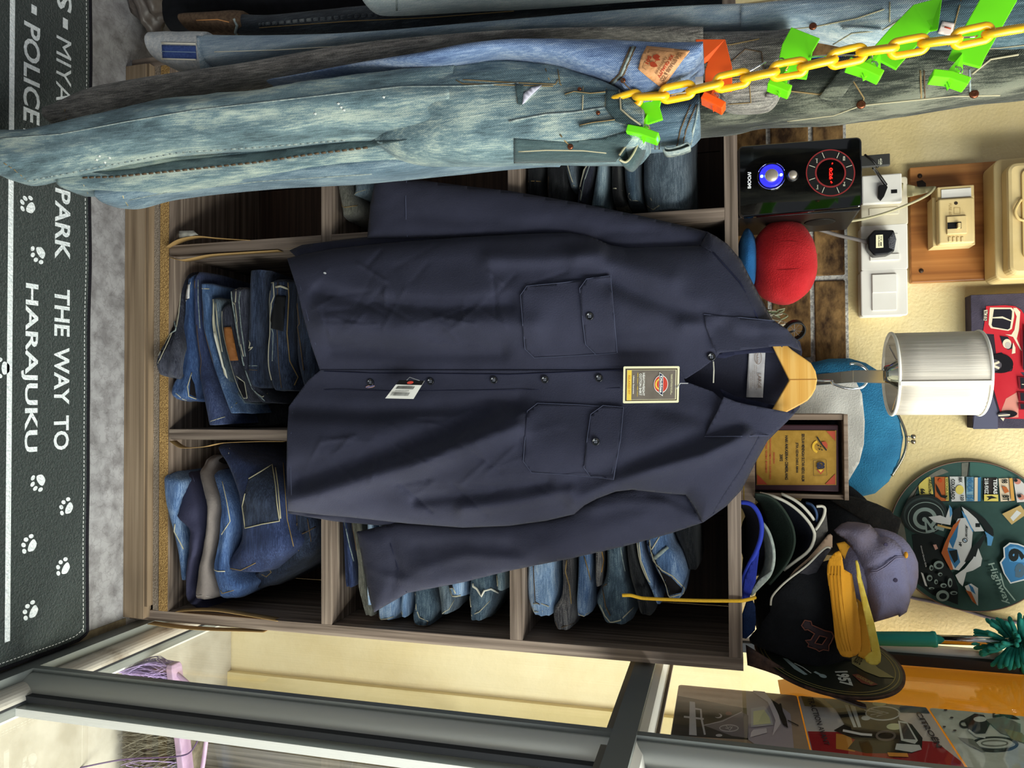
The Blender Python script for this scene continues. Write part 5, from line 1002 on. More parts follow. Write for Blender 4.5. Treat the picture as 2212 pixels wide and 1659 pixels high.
MB().lathe([(.0005, 0), (.0200, 0), (.0215, -.0015), (.0205, -.003), (.0188, -.003), (.0005, -.003)], vk, 'y', 48).build('dial_base', gl, sp, True)
MB().lathe([(.0110, -.0032), (.0178, -.0032), (.0178, -.0045), (.0150, -.006), (.0110, -.0045)], vk, 'y', 48).build('light_ring', M('ring_blue', '#1414ff', .3, emit=5), sp, True)
mb = MB(); mb.ring = None
for a0, a1 in ((-70, 70), (110, 160), (200, 250)): mb.tube([vk + V((.0208 * cos(radians(a)), -.0035, .0208 * sin(radians(a)))) for a in range(a0, a1 + 1, 6)], .0006, 6)
mb.build('chrome_arc', chrome, sp, True)
knob((525, 840), 0, .0102, 'volume_knob', sp)
for a in (0, 180): MB().lathe([(.0003, -.0062), (.0022, -.0062), (.0022, -.005), (.0003, -.005)], vk + V((0, 0, .0143 * cos(radians(a)))), 'y', 16).build('glow_spot', M('spot_cyan', '#7fd8ff', .3, emit=9), sp)
MB().lathe([(.0005, -.002), (.0085, -.002), (.0095, 0), (.0005, 0)], mapS(840, 830), 'y', 32).build('dial_base', satin, sp, True); knob((840, 830), 0, .0064, 'treble_knob', sp)
MB().lathe([(.002, 0), (.022, 0), (.024, .001), (.022, .0016), (.002, .0016)], (sx1 - .0015, YS + .075, TOP + .13), 'x', 28).build('side_port', M('port_black', '#050505', .6), sp, True)
us = thing('usb_stick', 'smoky clear 4GB memory stick standing in the top of the black speaker', 'memory stick', P(1868, 346, YS + .03))
a = P(1869, 337, YS + .03); c = P(1922, 358, YS + .03)
box('case', (a.x, YS + .026, sz1 - .003), (c.x, YS + .034, c.z), M('smoky_plastic', '#3b3a38', .25, spec=.5), us, .0012)
art = Art(lambda a, b: P(a, b, YS + .026), (0, -1, 0), .0006); art.text(dash, '4GB', [(1900, 342), (1900, 356), (1905, 356), (1905, 342)], .02); art.text(dash, '________', [(1897, 345), (1897, 355), (1898, 355), (1898, 345)]); art.build('capacity_mark', us)
MB().tube(spline([P(1896, 362, YS + .03), P(1886, 348, YS + .024), P(1876, 340, YS + .024), P(1868, 334, YS + .026)], 16), .0016, 6).build('strap', satin, us, True)
# ---- plush ball with blue base (plain)
red_p = M('plush_red', '#b3161d', .95, col2='#c4242b', nscale=30, bscale=500, bstr=.5, sheen=.04); blu_p = M('plush_blue', '#1f5c96', .95, col2='#2a6fae', nscale=30, bscale=500, bstr=.5, sheen=.04)
c = P(1688, 566, 1.34); pr_ = thing('plush_toy', 'round red plush with blue base squeezed beside the black speaker', 'plush toy', (c.x, c.y, TOP))
ellipsoid((c.x, c.y, c.z + .003), (.070, .052, .052), 36, 24, .05, 3, .92).build('head', red_p, pr_, True)
mb = MB()
for a in (-.35, .3): mb.tube([(c.x + .071 * sin(a) * cos(t) * 1.0, c.y - .0525 * cos(t) * cos(a), c.z + .003 + .0525 * sin(t)) for t in [-1.3 + 2.6 * k / 20 for k in range(21)]], .0007, 5)
mb.build('seam', M('plush_seam', '#8f151a', .95), pr_, True)
d = P(1617, 545, 1.325); ellipsoid((d.x + .012, 1.335, TOP + .017), (.052, .045, .0165), 30, 16, .08, 5).build('body', blu_p, pr_, True)
# ---- dried plant and toy bicycle glimpsed behind the collar
pl = thing('dried_plant', 'pale green dried strands sticking up beside the red plush', 'plant', (-.155, 1.36, TOP)); rr_ = random.Random(3); b0 = P(1640, 660, 1.36)
for m, n in ((M('strand_green', '#8f9a78', .7), 5), (M('strand_pale', '#cfcab4', .7), 5)):
    mb = MB()
    for k in range(n):
        t0 = V((-.152 + rr_.uniform(-.012, .012), 1.37 + rr_.uniform(-.01, .01), TOP)); e = P(rr_.uniform(1672, 1706), rr_.uniform(664, 700), 1.35)
        mb.tube(spline([t0, t0.lerp(e, .5) + V((rr_.uniform(-.006, .006), 0, .02)), e, e + V((rr_.uniform(-.008, .01), -.004, -.012))], 14), .0013, 5)
    mb.build('strands', m, pl, True)
tb_ = thing('toy_bicycle', 'little black wire bicycle with its wheel showing above the collar', 'ornament', (-.115, 1.33, TOP)); tyr = M('tyre_black', '#101011', .5)
wc = P(1716, 714, 1.33)
for q in (wc, V((wc.x + .03, 1.345, TOP + .027))):
    R2 = .0155; N_ = V((.55, -.8, .25)).normalized() if q is wc else V((.3, -.95, 0)).normalized(); u = N_.orthogonal().normalized(); w_ = N_.cross(u); R2 = .0160 if q is wc else .026
    mb = MB(); rg = []
    for k in range(40):
        d = u * cos(2 * pi * k / 40) + w_ * sin(2 * pi * k / 40); rg.append([q + d * (R2 + .0015) + N_ * .005, q + d * (R2 - .0012) + N_ * .005, q + d * (R2 - .0012) - N_ * .005, q + d * (R2 + .0015) - N_ * .005])
    mb.loft(rg + [rg[0]], False); o = mb.build('wheel', tyr, tb_, True); mb = MB()
    for k in range(10): d = u * cos(2 * pi * k / 10) + w_ * sin(2 * pi * k / 10); mb.tube([q, q + d * R2], .0003, 4)
    mb.build('spokes', M('spoke_grey', '#77777a', .4, .8), o)
MB().tube([V((wc.x + .03, 1.345, TOP + .027)), V((wc.x + .012, 1.342, TOP + .05)), wc + V((0, .006, 0)), wc], .0016, 6).build('frame', tyr, tb_, True)

# ---- award plaque in its wooden box
z8 = zoomer(1620, 880, 7.542); YP = 1.315
fr_m = wood('plaque_box', '#6a5848', '#857160', '#a08c78', 'z'); mar = M('plaque_maroon', '#3b2128', .4); gold = M('plaque_gold', '#a87f30', .42, .35, col2='#b58b3a', nscale=120, bscale=120, bstr=.06)
pb = lambda a, b, Y=YP: P(*z8(a, b), Y)
pq_ = thing('award_plaque', 'gold and maroon award plaque in an open wooden box on the shelf', 'plaque', (.09, YP + .03, TOP))
t0, t1 = pb(1505, 140), pb(1585, 1478); x0, x1 = pb(800, 110).x, pb(800, 1478).x
box('top_board', (x0, YP - .012, t0.z), (x1, YP + .06, pb(1585, 800).z), fr_m, pq_, .0008); box('side_board', (x0, YP - .008, TOP + .0005), (x0 + .009, YP + .06, t0.z), fr_m, pq_, .0008); box('side_board', (x1 - .007, YP - .004, TOP + .0005), (x1, YP + .06, t0.z), fr_m, pq_, .0008)
bz = pb(70, 800).z; box('base_board', (x0, YP - .02, TOP + .0004), (pb(30, 1540).x, YP + .06, max(bz, TOP + .012)), fr_m, pq_, .0008)
box('brass_strip', (x0, YP - .0205, TOP + .0055), (pb(30, 1540).x, YP - .0200, TOP + .0066), M('brass', '#c9a53a', .3, .9), pq_)
box('box_back', (x0 + .008, YP + .052, TOP + .0124), (x1 - .006, YP + .058, t0.z - .0004), M('box_dark', '#14131c', .8), pq_)
a, c = pb(1440, 285), pb(60, 1345); brd = box('plaque_board', (a.x, YP + .001, TOP + .0126), (c.x, YP + .014, a.z), mar, pq_, .002, 3)
gp = MB().prism([pb(*q) for q in ((105, 375), (1405, 375), (1405, 1265), (105, 1265))], (0, .0025, 0)).build('gold_plate', gold, brd)
art = Art(pb, (0, -1, 0), .0003); pk_ = M('plaque_ink', '#1d1a18', .6); pr2 = M('plaque_red', '#b4492f', .6)
for s, m, a0, a1, b0, b1, bo in (('SEKOLAH MENENGAH SULTAN ABDUL HALIM', pk_, 842, 892, 430, 1205, .025), ('JITRA, KEDAH DARUL AMAN', pk_, 738, 790, 575, 1062, .02), ('HARI ANUGERAH CEMERLANG', pk_, 574, 622, 460, 1180, .025), ('2002', pk_, 488, 536, 765, 880, .02), ('ANUGERAH', pr2, 378, 408, 730, 916, .02), ('PENCAPAIAN CEMERLANG SUKAN BAGI', pr2, 318, 346, 480, 1172, .02), ('MOHD. NAZIM B. MOHAMAD', pr2, 252, 284, 570, 1070, .02)):
    art.words(m, s, a0, a1, b0, b1, bo)
for pts in ([(1390, 385), (1390, 550), (1240, 385)], [(1390, 1255), (1390, 1080), (1220, 1255)], [(115, 1255), (115, 1085), (285, 1255)], [(115, 385), (115, 550), (285, 385)]): art.poly(pr2, pts)
art.line(M('plaque_line', '#8a5f1c', .5), [(115, 385), (1392, 385), (1392, 1255), (115, 1255)], 4, True)
art.ring(M('crest_yellow', '#e2b233', .5), (1130, 640), 120, 110, 38, 24, 110, 250); art.poly(pr2, [(1165, 560), (1230, 555), (1262, 600), (1258, 680), (1180, 600)]); art.line(pk_, [(1090, 480), (1160, 590), (1245, 700)], 22)
for q in ((1110, 620), (1150, 640), (1130, 680), (1170, 690)): art.ell(pk_, q, 14, 10)
art.line(pk_, [(1030, 860), (1240, 850), (1250, 1105), (1035, 1110)], 7, True); art.text(M('crest_navy', '#1f2440', .5), 'GB', [(1085, 885), (1085, 1000), (1215, 1000), (1215, 885)], .06)
art.poly(pr2, [(1085, 1015), (1150, 1090), (1210, 1015), (1190, 1012), (1150, 1062), (1105, 1012)]); art.poly(M('crest_yellow2', '#e8bd45', .5), [(1108, 1008), (1188, 1008), (1150, 1058)])
art.build('plate_print', gp)

# ---- blue plush purse with metal clasp frame (plain front)
pf = M('purse_plush', '#1b5f85', .9, col2='#2a789f', nscale=16, ncut=(.3, .7), bscale=420, bstr=.6, sheen=.04); pw_ = M('purse_white', '#b9b5ad', .9, col2='#c9c5bd', nscale=14, bscale=400, bstr=.3)
po = [(1640, 830), (1690, 800), (1745, 785), (1790, 775), (1835, 774), (1870, 784), (1900, 803), (1925, 850), (1942, 900), (1951, 945), (1944, 992), (1920, 1040), (1890, 1066), (1850, 1075), (1790, 1072), (1730, 1060), (1660, 1040), (1625, 1000), (1622, 880)]
pc = po + [po[0]]; ps = thing('plush_purse', 'blue plush purse with white front and metal ball clasp behind the plaque', 'purse', (.02, 1.43, TOP))
def purse_y(a, b, s): d = min(poly_d((a, b), pc), 70); return 1.455 + s * .030 * sqrt(max(0, 1 - (1 - d / 70) ** 2)) + .003 * ns(a * .02, b * .02, s)
patch('front_cloth', po, lambda a, b: P(a, b, purse_y(a, b, -1)), pf, ps, 8, 0); patch('back_cloth', po, lambda a, b: P(a, b, purse_y(a, b, 1)), pf, ps, 16, 0)
patch('white_panel', [(1640, 850), (1700, 838), (1740, 812), (1790, 806), (1835, 812), (1850, 826), (1862, 850), (1868, 910), (1866, 960), (1856, 1000), (1832, 1040), (1800, 1050), (1740, 1040), (1660, 1015), (1640, 960)], lambda a, b: P(a, b, purse_y(a, b, -1) - .002), pw_, ps, 8, .001)
fr_s = [(1928, 880), (1942, 900), (1954, 928), (1958, 950), (1955, 975), (1944, 1000), (1926, 1028)]
for dy in (-.003, .005): MB().tube(spline([P(a, b, 1.452 + dy) for a, b in fr_s], 30), .0022, 8).build('clasp_frame', M('nickel', '#a9a190', .25, 1.0), ps, True)
for b_, dy in ((943, -.004), (954, .003)):
    q = P(1956, b_, 1.45 + dy); e = P(1973, b_, 1.45 + dy); MB().tube([q, q.lerp(e, .6)], .0014, 8).build('clasp_stem', _mats['nickel'], ps, True); ellipsoid(e, (.0042, .0042, .0042), 16, 10).build('clasp_ball', _mats['nickel'], ps, True)

# ---- caps, nested on their sides
z2 = zoomer(1590, 1040, 5.53); z3 = zoomer(1600, 1240, 5.53)
def brim(r, arc, back, m, edge, Y0=1.235, Y1=1.30, rad=.0016, under=None, zf=z2, name='brim'):
    """a stiff curved visor: front arc near the viewer, sewn edge farther back"""
    n = 30; A = [zf(*V(smooth_tab([tuple(q) for q in arc], i / n))[:2]) if False else zf(*smooth_tab([tuple(q) for q in arc], i / n)) for i in range(n + 1)]; B = [zf(*smooth_tab([tuple(q) for q in back], i / n)) for i in range(n + 1)]; mb = MB(); vs = []
    for i in range(n + 1):
        u = i / n
        for j in range(9):
            w = j / 8; k = Y0 + (Y1 - Y0) * w - .012 * sin(pi * w) * 0; vs.append(P(A[i][0] + (B[i][0] - A[i][0]) * w, A[i][1] + (B[i][1] - A[i][1]) * w, k + .010 * (2 * u - 1) ** 2))
    mb.add(vs, [(i * 9 + j, (i + 1) * 9 + j, (i + 1) * 9 + j + 1, i * 9 + j + 1) for i in range(n) for j in range(8)])
    o = solid(mb.build(name, m, r, True), .0028, 0)
    MB().tube([P(*A[i], Y0 + .010 * (2 * i / n - 1) ** 2) for i in range(n + 1)], rad, 7).build('brim_edge', edge, o, True); return o
capg = 'caps piled at the right end of the shelf top'
def cap(label, loc): return thing('cap', label, 'cap', loc, capg)
nvy = M('cap_navy', '#11131f', .9, col2='#171a28', nscale=40, bscale=400, bstr=.3); grn = M('cap_green', '#14201a', .9, col2='#1c2b23', nscale=40, bscale=400, bstr=.3); blu = M('cap_blue', '#1c2a86', .85, col2='#2334a0', nscale=40, bscale=400, bstr=.3); blk_c = M('cap_black', '#0b0d12', .93, col2='#14161b', nscale=50, bscale=400, bstr=.4)
gry = M('cap_grey', '#4d4a48', .9, col2='#5d5955', nscale=160, bscale=400, bstr=.3); gry2 = M('cap_dark_grey', '#2e2d33', .9, col2='#3b3a40', nscale=160, bscale=400, bstr=.3); tan = M('cap_tan', '#a98f7a', .85); pip_w = M('piping_white', '#cfcabb', .8); pip_g = M('piping_grey', '#8f9a94', .8, col2='#b7bfb6', nscale=120); pip_d = M('piping_dark', '#27332b', .85); pip_b = M('piping_blue', '#2c3fb4', .8)
def crown(r, c, rad, m, sq=(1, 1, 1), seed=0): return ellipsoid(c, (rad * sq[0], rad * sq[1], rad * sq[2]), 28, 16, .04, seed).build('crown', m, r, True)
r = cap('royal blue cap lowest in the pile, its strap tied with the yellow cord', (.22, 1.30, TOP))
brim(r, [(66, 250), (120, 253), (190, 280), (250, 350), (290, 440), (306, 540), (300, 640), (280, 730), (230, 860), (160, 990), (100, 1130), (68, 1300), (62, 1400)], [(62, 300), (80, 320), (100, 360), (120, 420), (128, 500), (130, 580), (120, 660), (110, 740), (100, 830), (90, 950), (80, 1080), (66, 1250), (62, 1380)], nvy, pip_b, 1.228, 1.275, .0036)
patch('side_fold', [z2(*q) for q in ((300, 640), (270, 900), (235, 1200), (190, 1300), (160, 1400), (90, 1420), (75, 1330), (110, 1150), (170, 1000), (235, 860))], lambda a, b: P(a, b, 1.226 + .0002 * (a - 1600) * .2), blu, r, 6, .003)
patch('mesh_back', [z2(*q) for q in ((120, 1440), (200, 1420), (230, 1500), (238, 1659), (225, 1780), (120, 1880), (75, 1870), (66, 1600))], lambda a, b: P(a, b, 1.232 + .004 * ns(a * .05, b * .05, 1)), M('cap_mesh', '#16305e', .8, col2='#0f2148', nscale=600), r, 6, .002)
crown(r, (.245, 1.34, TOP + .026), .03, nvy, (1.6, 1.5, .8), 1)
r = cap('worn grey-edged cap just above the royal blue one', (.24, 1.31, TOP))
brim(r, [(315, 495), (370, 570), (410, 660), (440, 770), (452, 880), (445, 980), (425, 1060), (385, 1140), (300, 1230), (230, 1300), (180, 1350)], [(290, 520), (310, 600), (330, 680), (345, 770), (350, 860), (345, 950), (330, 1020), (300, 1100), (250, 1180), (210, 1250), (178, 1320)], pip_g, pip_g, 1.232, 1.262, .0026)
patch('grey_flap', [z2(*q) for q in ((430, 1060), (400, 1130), (300, 1240), (200, 1350), (172, 1350), (200, 1280), (280, 1170), (350, 1120))], lambda a, b: P(a, b, 1.229), M('cap_flap', '#8d9490', .8), r, 6, .002)
r = cap('bottle green cap, third in the nested pile', (.25, 1.32, TOP))
brim(r, [(225, 150), (330, 160), (430, 200), (520, 280), (600, 390), (670, 530), (698, 670), (690, 780), (650, 900), (570, 1030), (480, 1140), (400, 1230)], [(220, 200), (270, 240), (300, 300), (330, 380), (360, 470), (380, 560), (390, 660), (390, 760), (380, 850), (350, 960), (320, 1080), (300, 1200)], grn, pip_d, 1.238, 1.30, .0020)
r = cap('navy cap with bright white brim piping in the nested pile', (.26, 1.33, TOP))
brim(r, [(285, 140), (450, 180), (600, 245), (740, 345), (850, 460), (915, 560), (938, 650), (905, 770), (835, 860), (700, 960), (570, 1060)], [(300, 180), (400, 240), (480, 310), (560, 400), (620, 490), (660, 580), (680, 660), (670, 750), (640, 840), (590, 930), (540, 1030)], nvy, pip_w, 1.244, 1.305, .0024)
r = cap('dark cap with double white piping tucked behind the plaque box', (.2, 1.36, TOP))
brim(r, [(545, 150), (680, 212), (790, 292), (880, 388), (928, 455)], [(560, 220), (640, 280), (720, 360), (800, 430), (880, 480)], nvy, pip_w, 1.252, 1.30, .0024)
brim(r, [(840, 255), (900, 275), (945, 330), (966, 400), (962, 480)], [(830, 300), (860, 340), (890, 390), (910, 440), (920, 500)], M('cap_slate_blue', '#1b2a44', .9), M('piping_slate', '#3b5277', .8), 1.254, 1.30, .0018)
r = cap('mid grey cap with cream piping at the top of the nested pile', (.24, 1.35, TOP))
patch('brim', [z2(*q) for q in ((1075, 330), (1085, 450), (1098, 590), (1000, 720), (850, 860), (800, 900), (860, 800), (935, 650), (945, 590), (1040, 420), (1060, 350))], lambda a, b: P(a, b, 1.256), gry, r, 7, .003)
MB().tube(spline([P(*z2(*q), 1.254) for q in ((960, 298), (1030, 296), (1062, 330), (1045, 420), (990, 520), (948, 578))], 24), .0022, 7).build('brim_edge', pip_w, r, True)
patch('inside', [z2(*q) for q in ((955, 300), (1030, 302), (1056, 345), (1030, 430), (950, 560), (940, 460))], lambda a, b: P(a, b, 1.262), nvy, r, 8, .002)
r = cap('tan brimmed cap squeezed between the grey cap and the black cap', (.28, 1.34, TOP))
patch('brim', [z2(*q) for q in ((1100, 640), (1130, 628), (1152, 650), (1150, 790), (1060, 790), (960, 880), (800, 1010), (640, 1140), (700, 1060), (860, 920), (1000, 760))], lambda a, b: P(a, b, 1.250), tan, r, 7, .003)
# backdrop of crowns inside the pile
crown(r, P(*z2(560, 700), 1.40), .075, blk_c, (1.0, .9, .95), 2)
r = cap('black cap with large stitched letter P facing the room', (.33, 1.30, TOP))
blk_p = [(355, 330), (370, 290), (430, 235), (560, 110), (650, 10), (760, -90), (1100, -180), (1120, 100), (1110, 300), (1120, 600), (1150, 860), (1200, 980), (1320, 1030), (1310, 1130), (1200, 1150), (1000, 1130), (700, 1060), (450, 960), (250, 890), (110, 820), (100, 760), (220, 620), (350, 450)]
def crown_y(a, b): c_ = z3(700, 500); return 1.222 + .028 * min(1.6, ((a - c_[0]) / 95) ** 2 + ((b - c_[1]) / 130) ** 2)
patch('crown', [z3(*q) for q in blk_p], lambda a, b: P(a, b, crown_y(a, b)), blk_c, r, 7, .003)
ellipsoid(P(*z3(700, 480), 1.315), (.088, .05, .07), 28, 16, .03, 8).build('crown_back', blk_c, r, True)
o = patch('brim', [z2(*q) for q in ((1145, 800), (1085, 790), (1000, 850), (850, 1000), (640, 1160), (520, 1270), (660, 1170), (760, 1140), (960, 1090), (1085, 880))], lambda a, b: P(a, b, 1.236), gry2, r, 7, .003)
MB().tube(spline([P(*z2(*q), 1.2335) for q in ((1130, 796), (1080, 788), (1000, 850), (850, 1000), (640, 1160), (520, 1268), (430, 1380), (414, 1480))], 40), .0015, 7).build('brim_edge', pip_w, o, True)
pP = [(725, 612), (765, 548), (838, 562), (850, 605), (1000, 672), (1085, 690), (1110, 740), (1080, 810), (1052, 850), (1050, 912), (985, 900), (935, 920), (900, 895), (800, 862), (812, 832), (772, 790), (838, 782), (880, 710), (800, 660), (765, 665)]
f3 = lambda a, b: P(*z3(a, b), crown_y(*z3(a, b)) - .0008)
pe = patch('letter_p', [z3(*q) for q in pP], lambda a, b: P(a, b, crown_y(a, b) - .0012), M('embroidery_dark', '#43363a', .8), r, 6, .0012)
MB().tube([f3(*q) + V((0, -.0016, 0)) for q in refine(pP, 40)], .0009, 5, True).build('copper_outline', M('thread_copper', '#8a5546', .7), pe, True)
hol = [(940, 732), (1030, 752), (970, 838), (882, 820)]; patch('letter_hole', [z3(*q) for q in hol], lambda a, b: P(a, b, crown_y(a, b) - .0030), blk_c, pe, 6, .0006); MB().tube([f3(*q) + V((0, -.0024, 0)) for q in refine(hol, 40)], .0009, 5, True).build('copper_outline', _mats['thread_copper'], pe, True)
# black velvet cap at the back
r = cap('dusty black velvet visor sticking out towards the round motorcycle sign', (.2, 1.42, TOP))
vel = M('velvet_black', '#0c0b0b', .95, col2='#1a1816', nscale=60, bscale=300, bstr=.4)
patch('brim', [z2(*q) for q in ((1100, 210), (1300, 190), (1500, 230), (1700, 300), (1865, 378), (1900, 430), (1972, 465), (1950, 560), (1925, 622), (1880, 652), (1760, 640), (1650, 560), (1500, 450), (1300, 330))], lambda a, b: P(a, b, 1.36 + .0002 * (b - 1080)), vel, r, 8, .012)
ellipsoid(P(*z2(1180, 450), 1.42), (.062, .05, .062), 26, 14, .05, 4).build('crown', blk_c, r, True)
# purple cap with yellow brim
r = cap('faded purple cap with yellow brim on top of the pile', (.3, 1.24, 1.24))
prp = M('cap_purple', '#6d6574', .92, col2='#7b7a9a', nscale=10, ncut=(.4, .62), bscale=420, bstr=.4); yl = M('brim_yellow', '#d9951f', .8, col2='#e6a535', nscale=6, bscale=500, bstr=.2); yl2 = M('brim_pale_yellow', '#d9bb45', .8, col2='#e6cf62', nscale=60)
cp_ = [z2(*q) for q in ((1170, 580), (1250, 510), (1330, 480), (1450, 485), (1600, 515), (1680, 600), (1720, 655), (1800, 655), (1900, 700), (1985, 780), (2040, 920), (2085, 1080), (2095, 1250), (2080, 1430), (2040, 1560), (1950, 1620))] + [z3(*q) for q in ((1880, 490), (1760, 530), (1590, 578), (1545, 440), (1480, 200), (1440, 0))] + [z2(*q) for q in ((1490, 1060), (1440, 940), (1420, 870), (1360, 760), (1300, 690), (1200, 630))]
ce_ = cp_ + [cp_[0]]
def pc_y(a, b): d = min(poly_d((a, b), ce_), 45); return 1.262 - .034 * sqrt(max(0, 1 - (1 - d / 45) ** 2)) + .005 * ns(a * .025, b * .02, 6) + .004 * math.exp(-(seg_d((a, b), z2(1560, 1060), z2(1900, 880)) / 5) ** 2)
patch('crown', cp_, lambda a, b: P(a, b, pc_y(a, b)), prp, r, 6, .002)
ellipsoid(P(*z2(1700, 1050), 1.275), (.062, .035, .055), 26, 14, .03, 9).build('crown_back', prp, r, True)
for q in ([(1590, 1070), (1680, 1060), (1780, 1000), (1900, 900), (2000, 890)], [(1600, 1090), (1690, 1078), (1790, 1020), (1910, 918), (2000, 908)]): MB().tube([P(*z2(*s), pc_y(*z2(*s)) - .001) for s in refine(q, 30)], .0005, 5).build('stitching', M('thread_lilac', '#8d86a0', .8), r, True)
for c_ in ((1790, 755), (1905, 1180)): MB().lathe([(.0012, -.0002), (.0024, -.0006), (.003, 0), (.0012, .0004)], P(*z2(*c_), pc_y(*z2(*c_)) - .0008), 'y', 16).build('eyelet', M('eyelet_purple', '#3d3650', .7), r, True)
ellipsoid(P(*z2(2030, 878), 1.245), (.005, .004, .0028), 14, 8).build('top_button', yl, r, True)
bp_ = [z2(*q) for q in ((1225, 830), (1180, 850), (1120, 910), (1090, 1000), (1086, 1090), (1105, 1250))] + [z3(*q) for q in ((1035, 0), (1070, 250), (1100, 500), (1125, 760), (1150, 880), (1190, 960), (1240, 990), (1300, 998), (1380, 975), (1425, 930), (1440, 850), (1430, 640), (1395, 380), (1330, 0))] + [z2(*q) for q in ((1290, 1050), (1270, 930), (1250, 860))]
def yb_y(a, b): e = z3(1215, 500)[0]; return 1.205 + .0011 * max(0, a - e) + .0002 * max(0, e - a)
patch('brim', bp_, lambda a, b: P(a, b, yb_y(a, b)), yl, r, 6, .003)
patch('under_brim', [z2(*q) for q in ((1240, 830), (1200, 740), (1300, 720), (1390, 800), (1430, 950), (1450, 1060))] + [z3(*q) for q in ((1380, 0), (1440, 300), (1500, 560), (1550, 800), (1560, 960), (1500, 1030), (1400, 980), (1440, 850), (1400, 380), (1340, 0))], lambda a, b: P(a, b, 1.262), yl, r, 7, .002)
ep = [z2(*q) for q in ((1426, 950), (1450, 945), (1470, 1000), (1490, 1100), (1560, 1500))] + [z3(*q) for q in ((1430, 0), (1500, 250), (1600, 600), (1655, 850), (1678, 970), (1672, 1050), (1630, 1088), (1560, 1085), (1500, 1050), (1480, 1000), (1530, 950), (1570, 930), (1540, 780), (1450, 350), (1382, 0))] + [z2(*q) for q in ((1450, 1150),)]
patch('brim_rim', ep, lambda a, b: P(a, b, 1.219), yl2, r, 6, .003)
for k in range(4):
    q = [z2(1140 + k * 36, 1010), z2(1134 + k * 38, 1120), z3(1066 + k * 42, 0), z3(1105 + k * 42, 420), z3(1160 + k * 40, 760), z3(1215 + k * 34, 920)]
    MB().tube([P(a, b, yb_y(a, b) - .0004) for a, b in refine(q, 10)], .0004, 4).build('brim_stitching', M('thread_amber', '#c98a1c', .8), r, True)
# yellow cord
co = thing('cord', 'short yellow braided cord hanging down over the top right shelf hole', 'cord', P(1600, 1296, 1.19))
MB().tube(spline([P(1344, 1286, 1.195), P(1362, 1286, 1.196), P(1378, 1290, 1.2), P(1400, 1293, 1.203), P(1500, 1297, 1.203), P(1590, 1298, 1.202), P(1606, 1297, 1.205), P(1620, 1294, 1.212), P(1631, 1291, 1.224)], 60), .0027, 8).build('braid', M('cord_yellow', '#ffcb3a', .6, col2='#efb62a', nscale=900, bscale=900, bstr=.4), co, True)
# round tin sign lying on its edge at the shelf end
rim_m = M('tin_rusty', '#2c2120', .6, col2='#5a4237', nscale=70); tin = M('tin_dark', '#1c1f1c', .35, col2='#24281f', nscale=20, coat=.2); tgold = M('tin_gold', '#8a7d4a', .4)
ds = thing('round_tin_sign', 'dark round tin sign with gold rings and 1957, leaning at the shelf end', 'sign', (.42, 1.25, 1.2))
# plane through the visible rim: centre, two half axes as read off the rim
c0 = P(*z3(1030, 1000), 1.27); e1 = P(*z3(1965, 1290), 1.235) - c0; e2 = P(*z3(760, 1345), 1.20) - c0
e2 = (e2 - e1 * (e2.dot(e1) / e1.dot(e1)))
nn_ = e1.cross(e2).normalized(); nn_ = -nn_ if nn_.dot(c0 - CAM) > 0 else nn_
dsk = lambda a, b: c0 + e1 * a + e2 * b
MB().prism([dsk(cos(2 * pi * k / 72), sin(2 * pi * k / 72)) for k in range(72)], -nn_ * .004).build('disc', rim_m, ds)
art = Art(dsk, nn_, .0004, .0002); art.ell(tin, (0, 0), .965, .965, 0, 72)
art.ring(tgold, (0, 0), .93, .93, .012, 72); art.ring(tgold, (0, 0), .88, .88, .012, 72)
inv = Matrix((e1, e2, nn_)).transposed().inverted()
def dpt(a, b):
    d = ray(*z3(a, b)); t = (c0 - CAM).dot(nn_) / d.dot(nn_); q = inv @ (CAM + d * t - c0); return (q.x, q.y)
def dtext(m, s, pts, bo=.03): art.text(m, s, [dpt(*q) for q in pts], bo)
lt = M('tin_pale', '#b9bdb4', .45)
dtext(lt, '1957', [(1145, 1245), (1235, 1345), (1350, 1340), (1270, 1160)], .06) if False else dtext(lt, '1957', [(1118, 1170), (1190, 1335), (1345, 1345), (1275, 1165)], .05)
art.poly(M('tin_yellow', '#8b8558', .5), [dpt(*q) for q in ((1325, 1010), (1480, 960), (1640, 1130), (1840, 1250), (1660, 1240), (1480, 1170), (1330, 1080))]); art.poly(M('tin_red', '#6e3a30', .5), [dpt(*q) for q in ((1330, 1210), (1400, 1205), (1640, 1330), (1560, 1345), (1440, 1310))])
dtext(blk, 'ROUTE', [(1340, 1060), (1420, 1100), (1470, 1010), (1400, 985)], .03); dtext(_mats['tin_gold'], 'GASOLINE', [(1370, 1235), (1560, 1335), (1590, 1315), (1400, 1215)], .03)
art.poly(M('tin_pale_blue', '#8fa0a0', .45), [dpt(*q) for q in ((500, 1015), (560, 1030), (800, 1215), (760, 1220), (640, 1150))]); art.line(lt, [dpt(*q) for q in ((640, 1080), (740, 1130), (840, 1200))], .02); art.ell(_mats['tin_pale_blue'], dpt(980, 1235), .05, .05); art.line(_mats['tin_pale_blue'], [dpt(880, 1185), dpt(985, 1240)], .05)
art.build('face_print', ds)
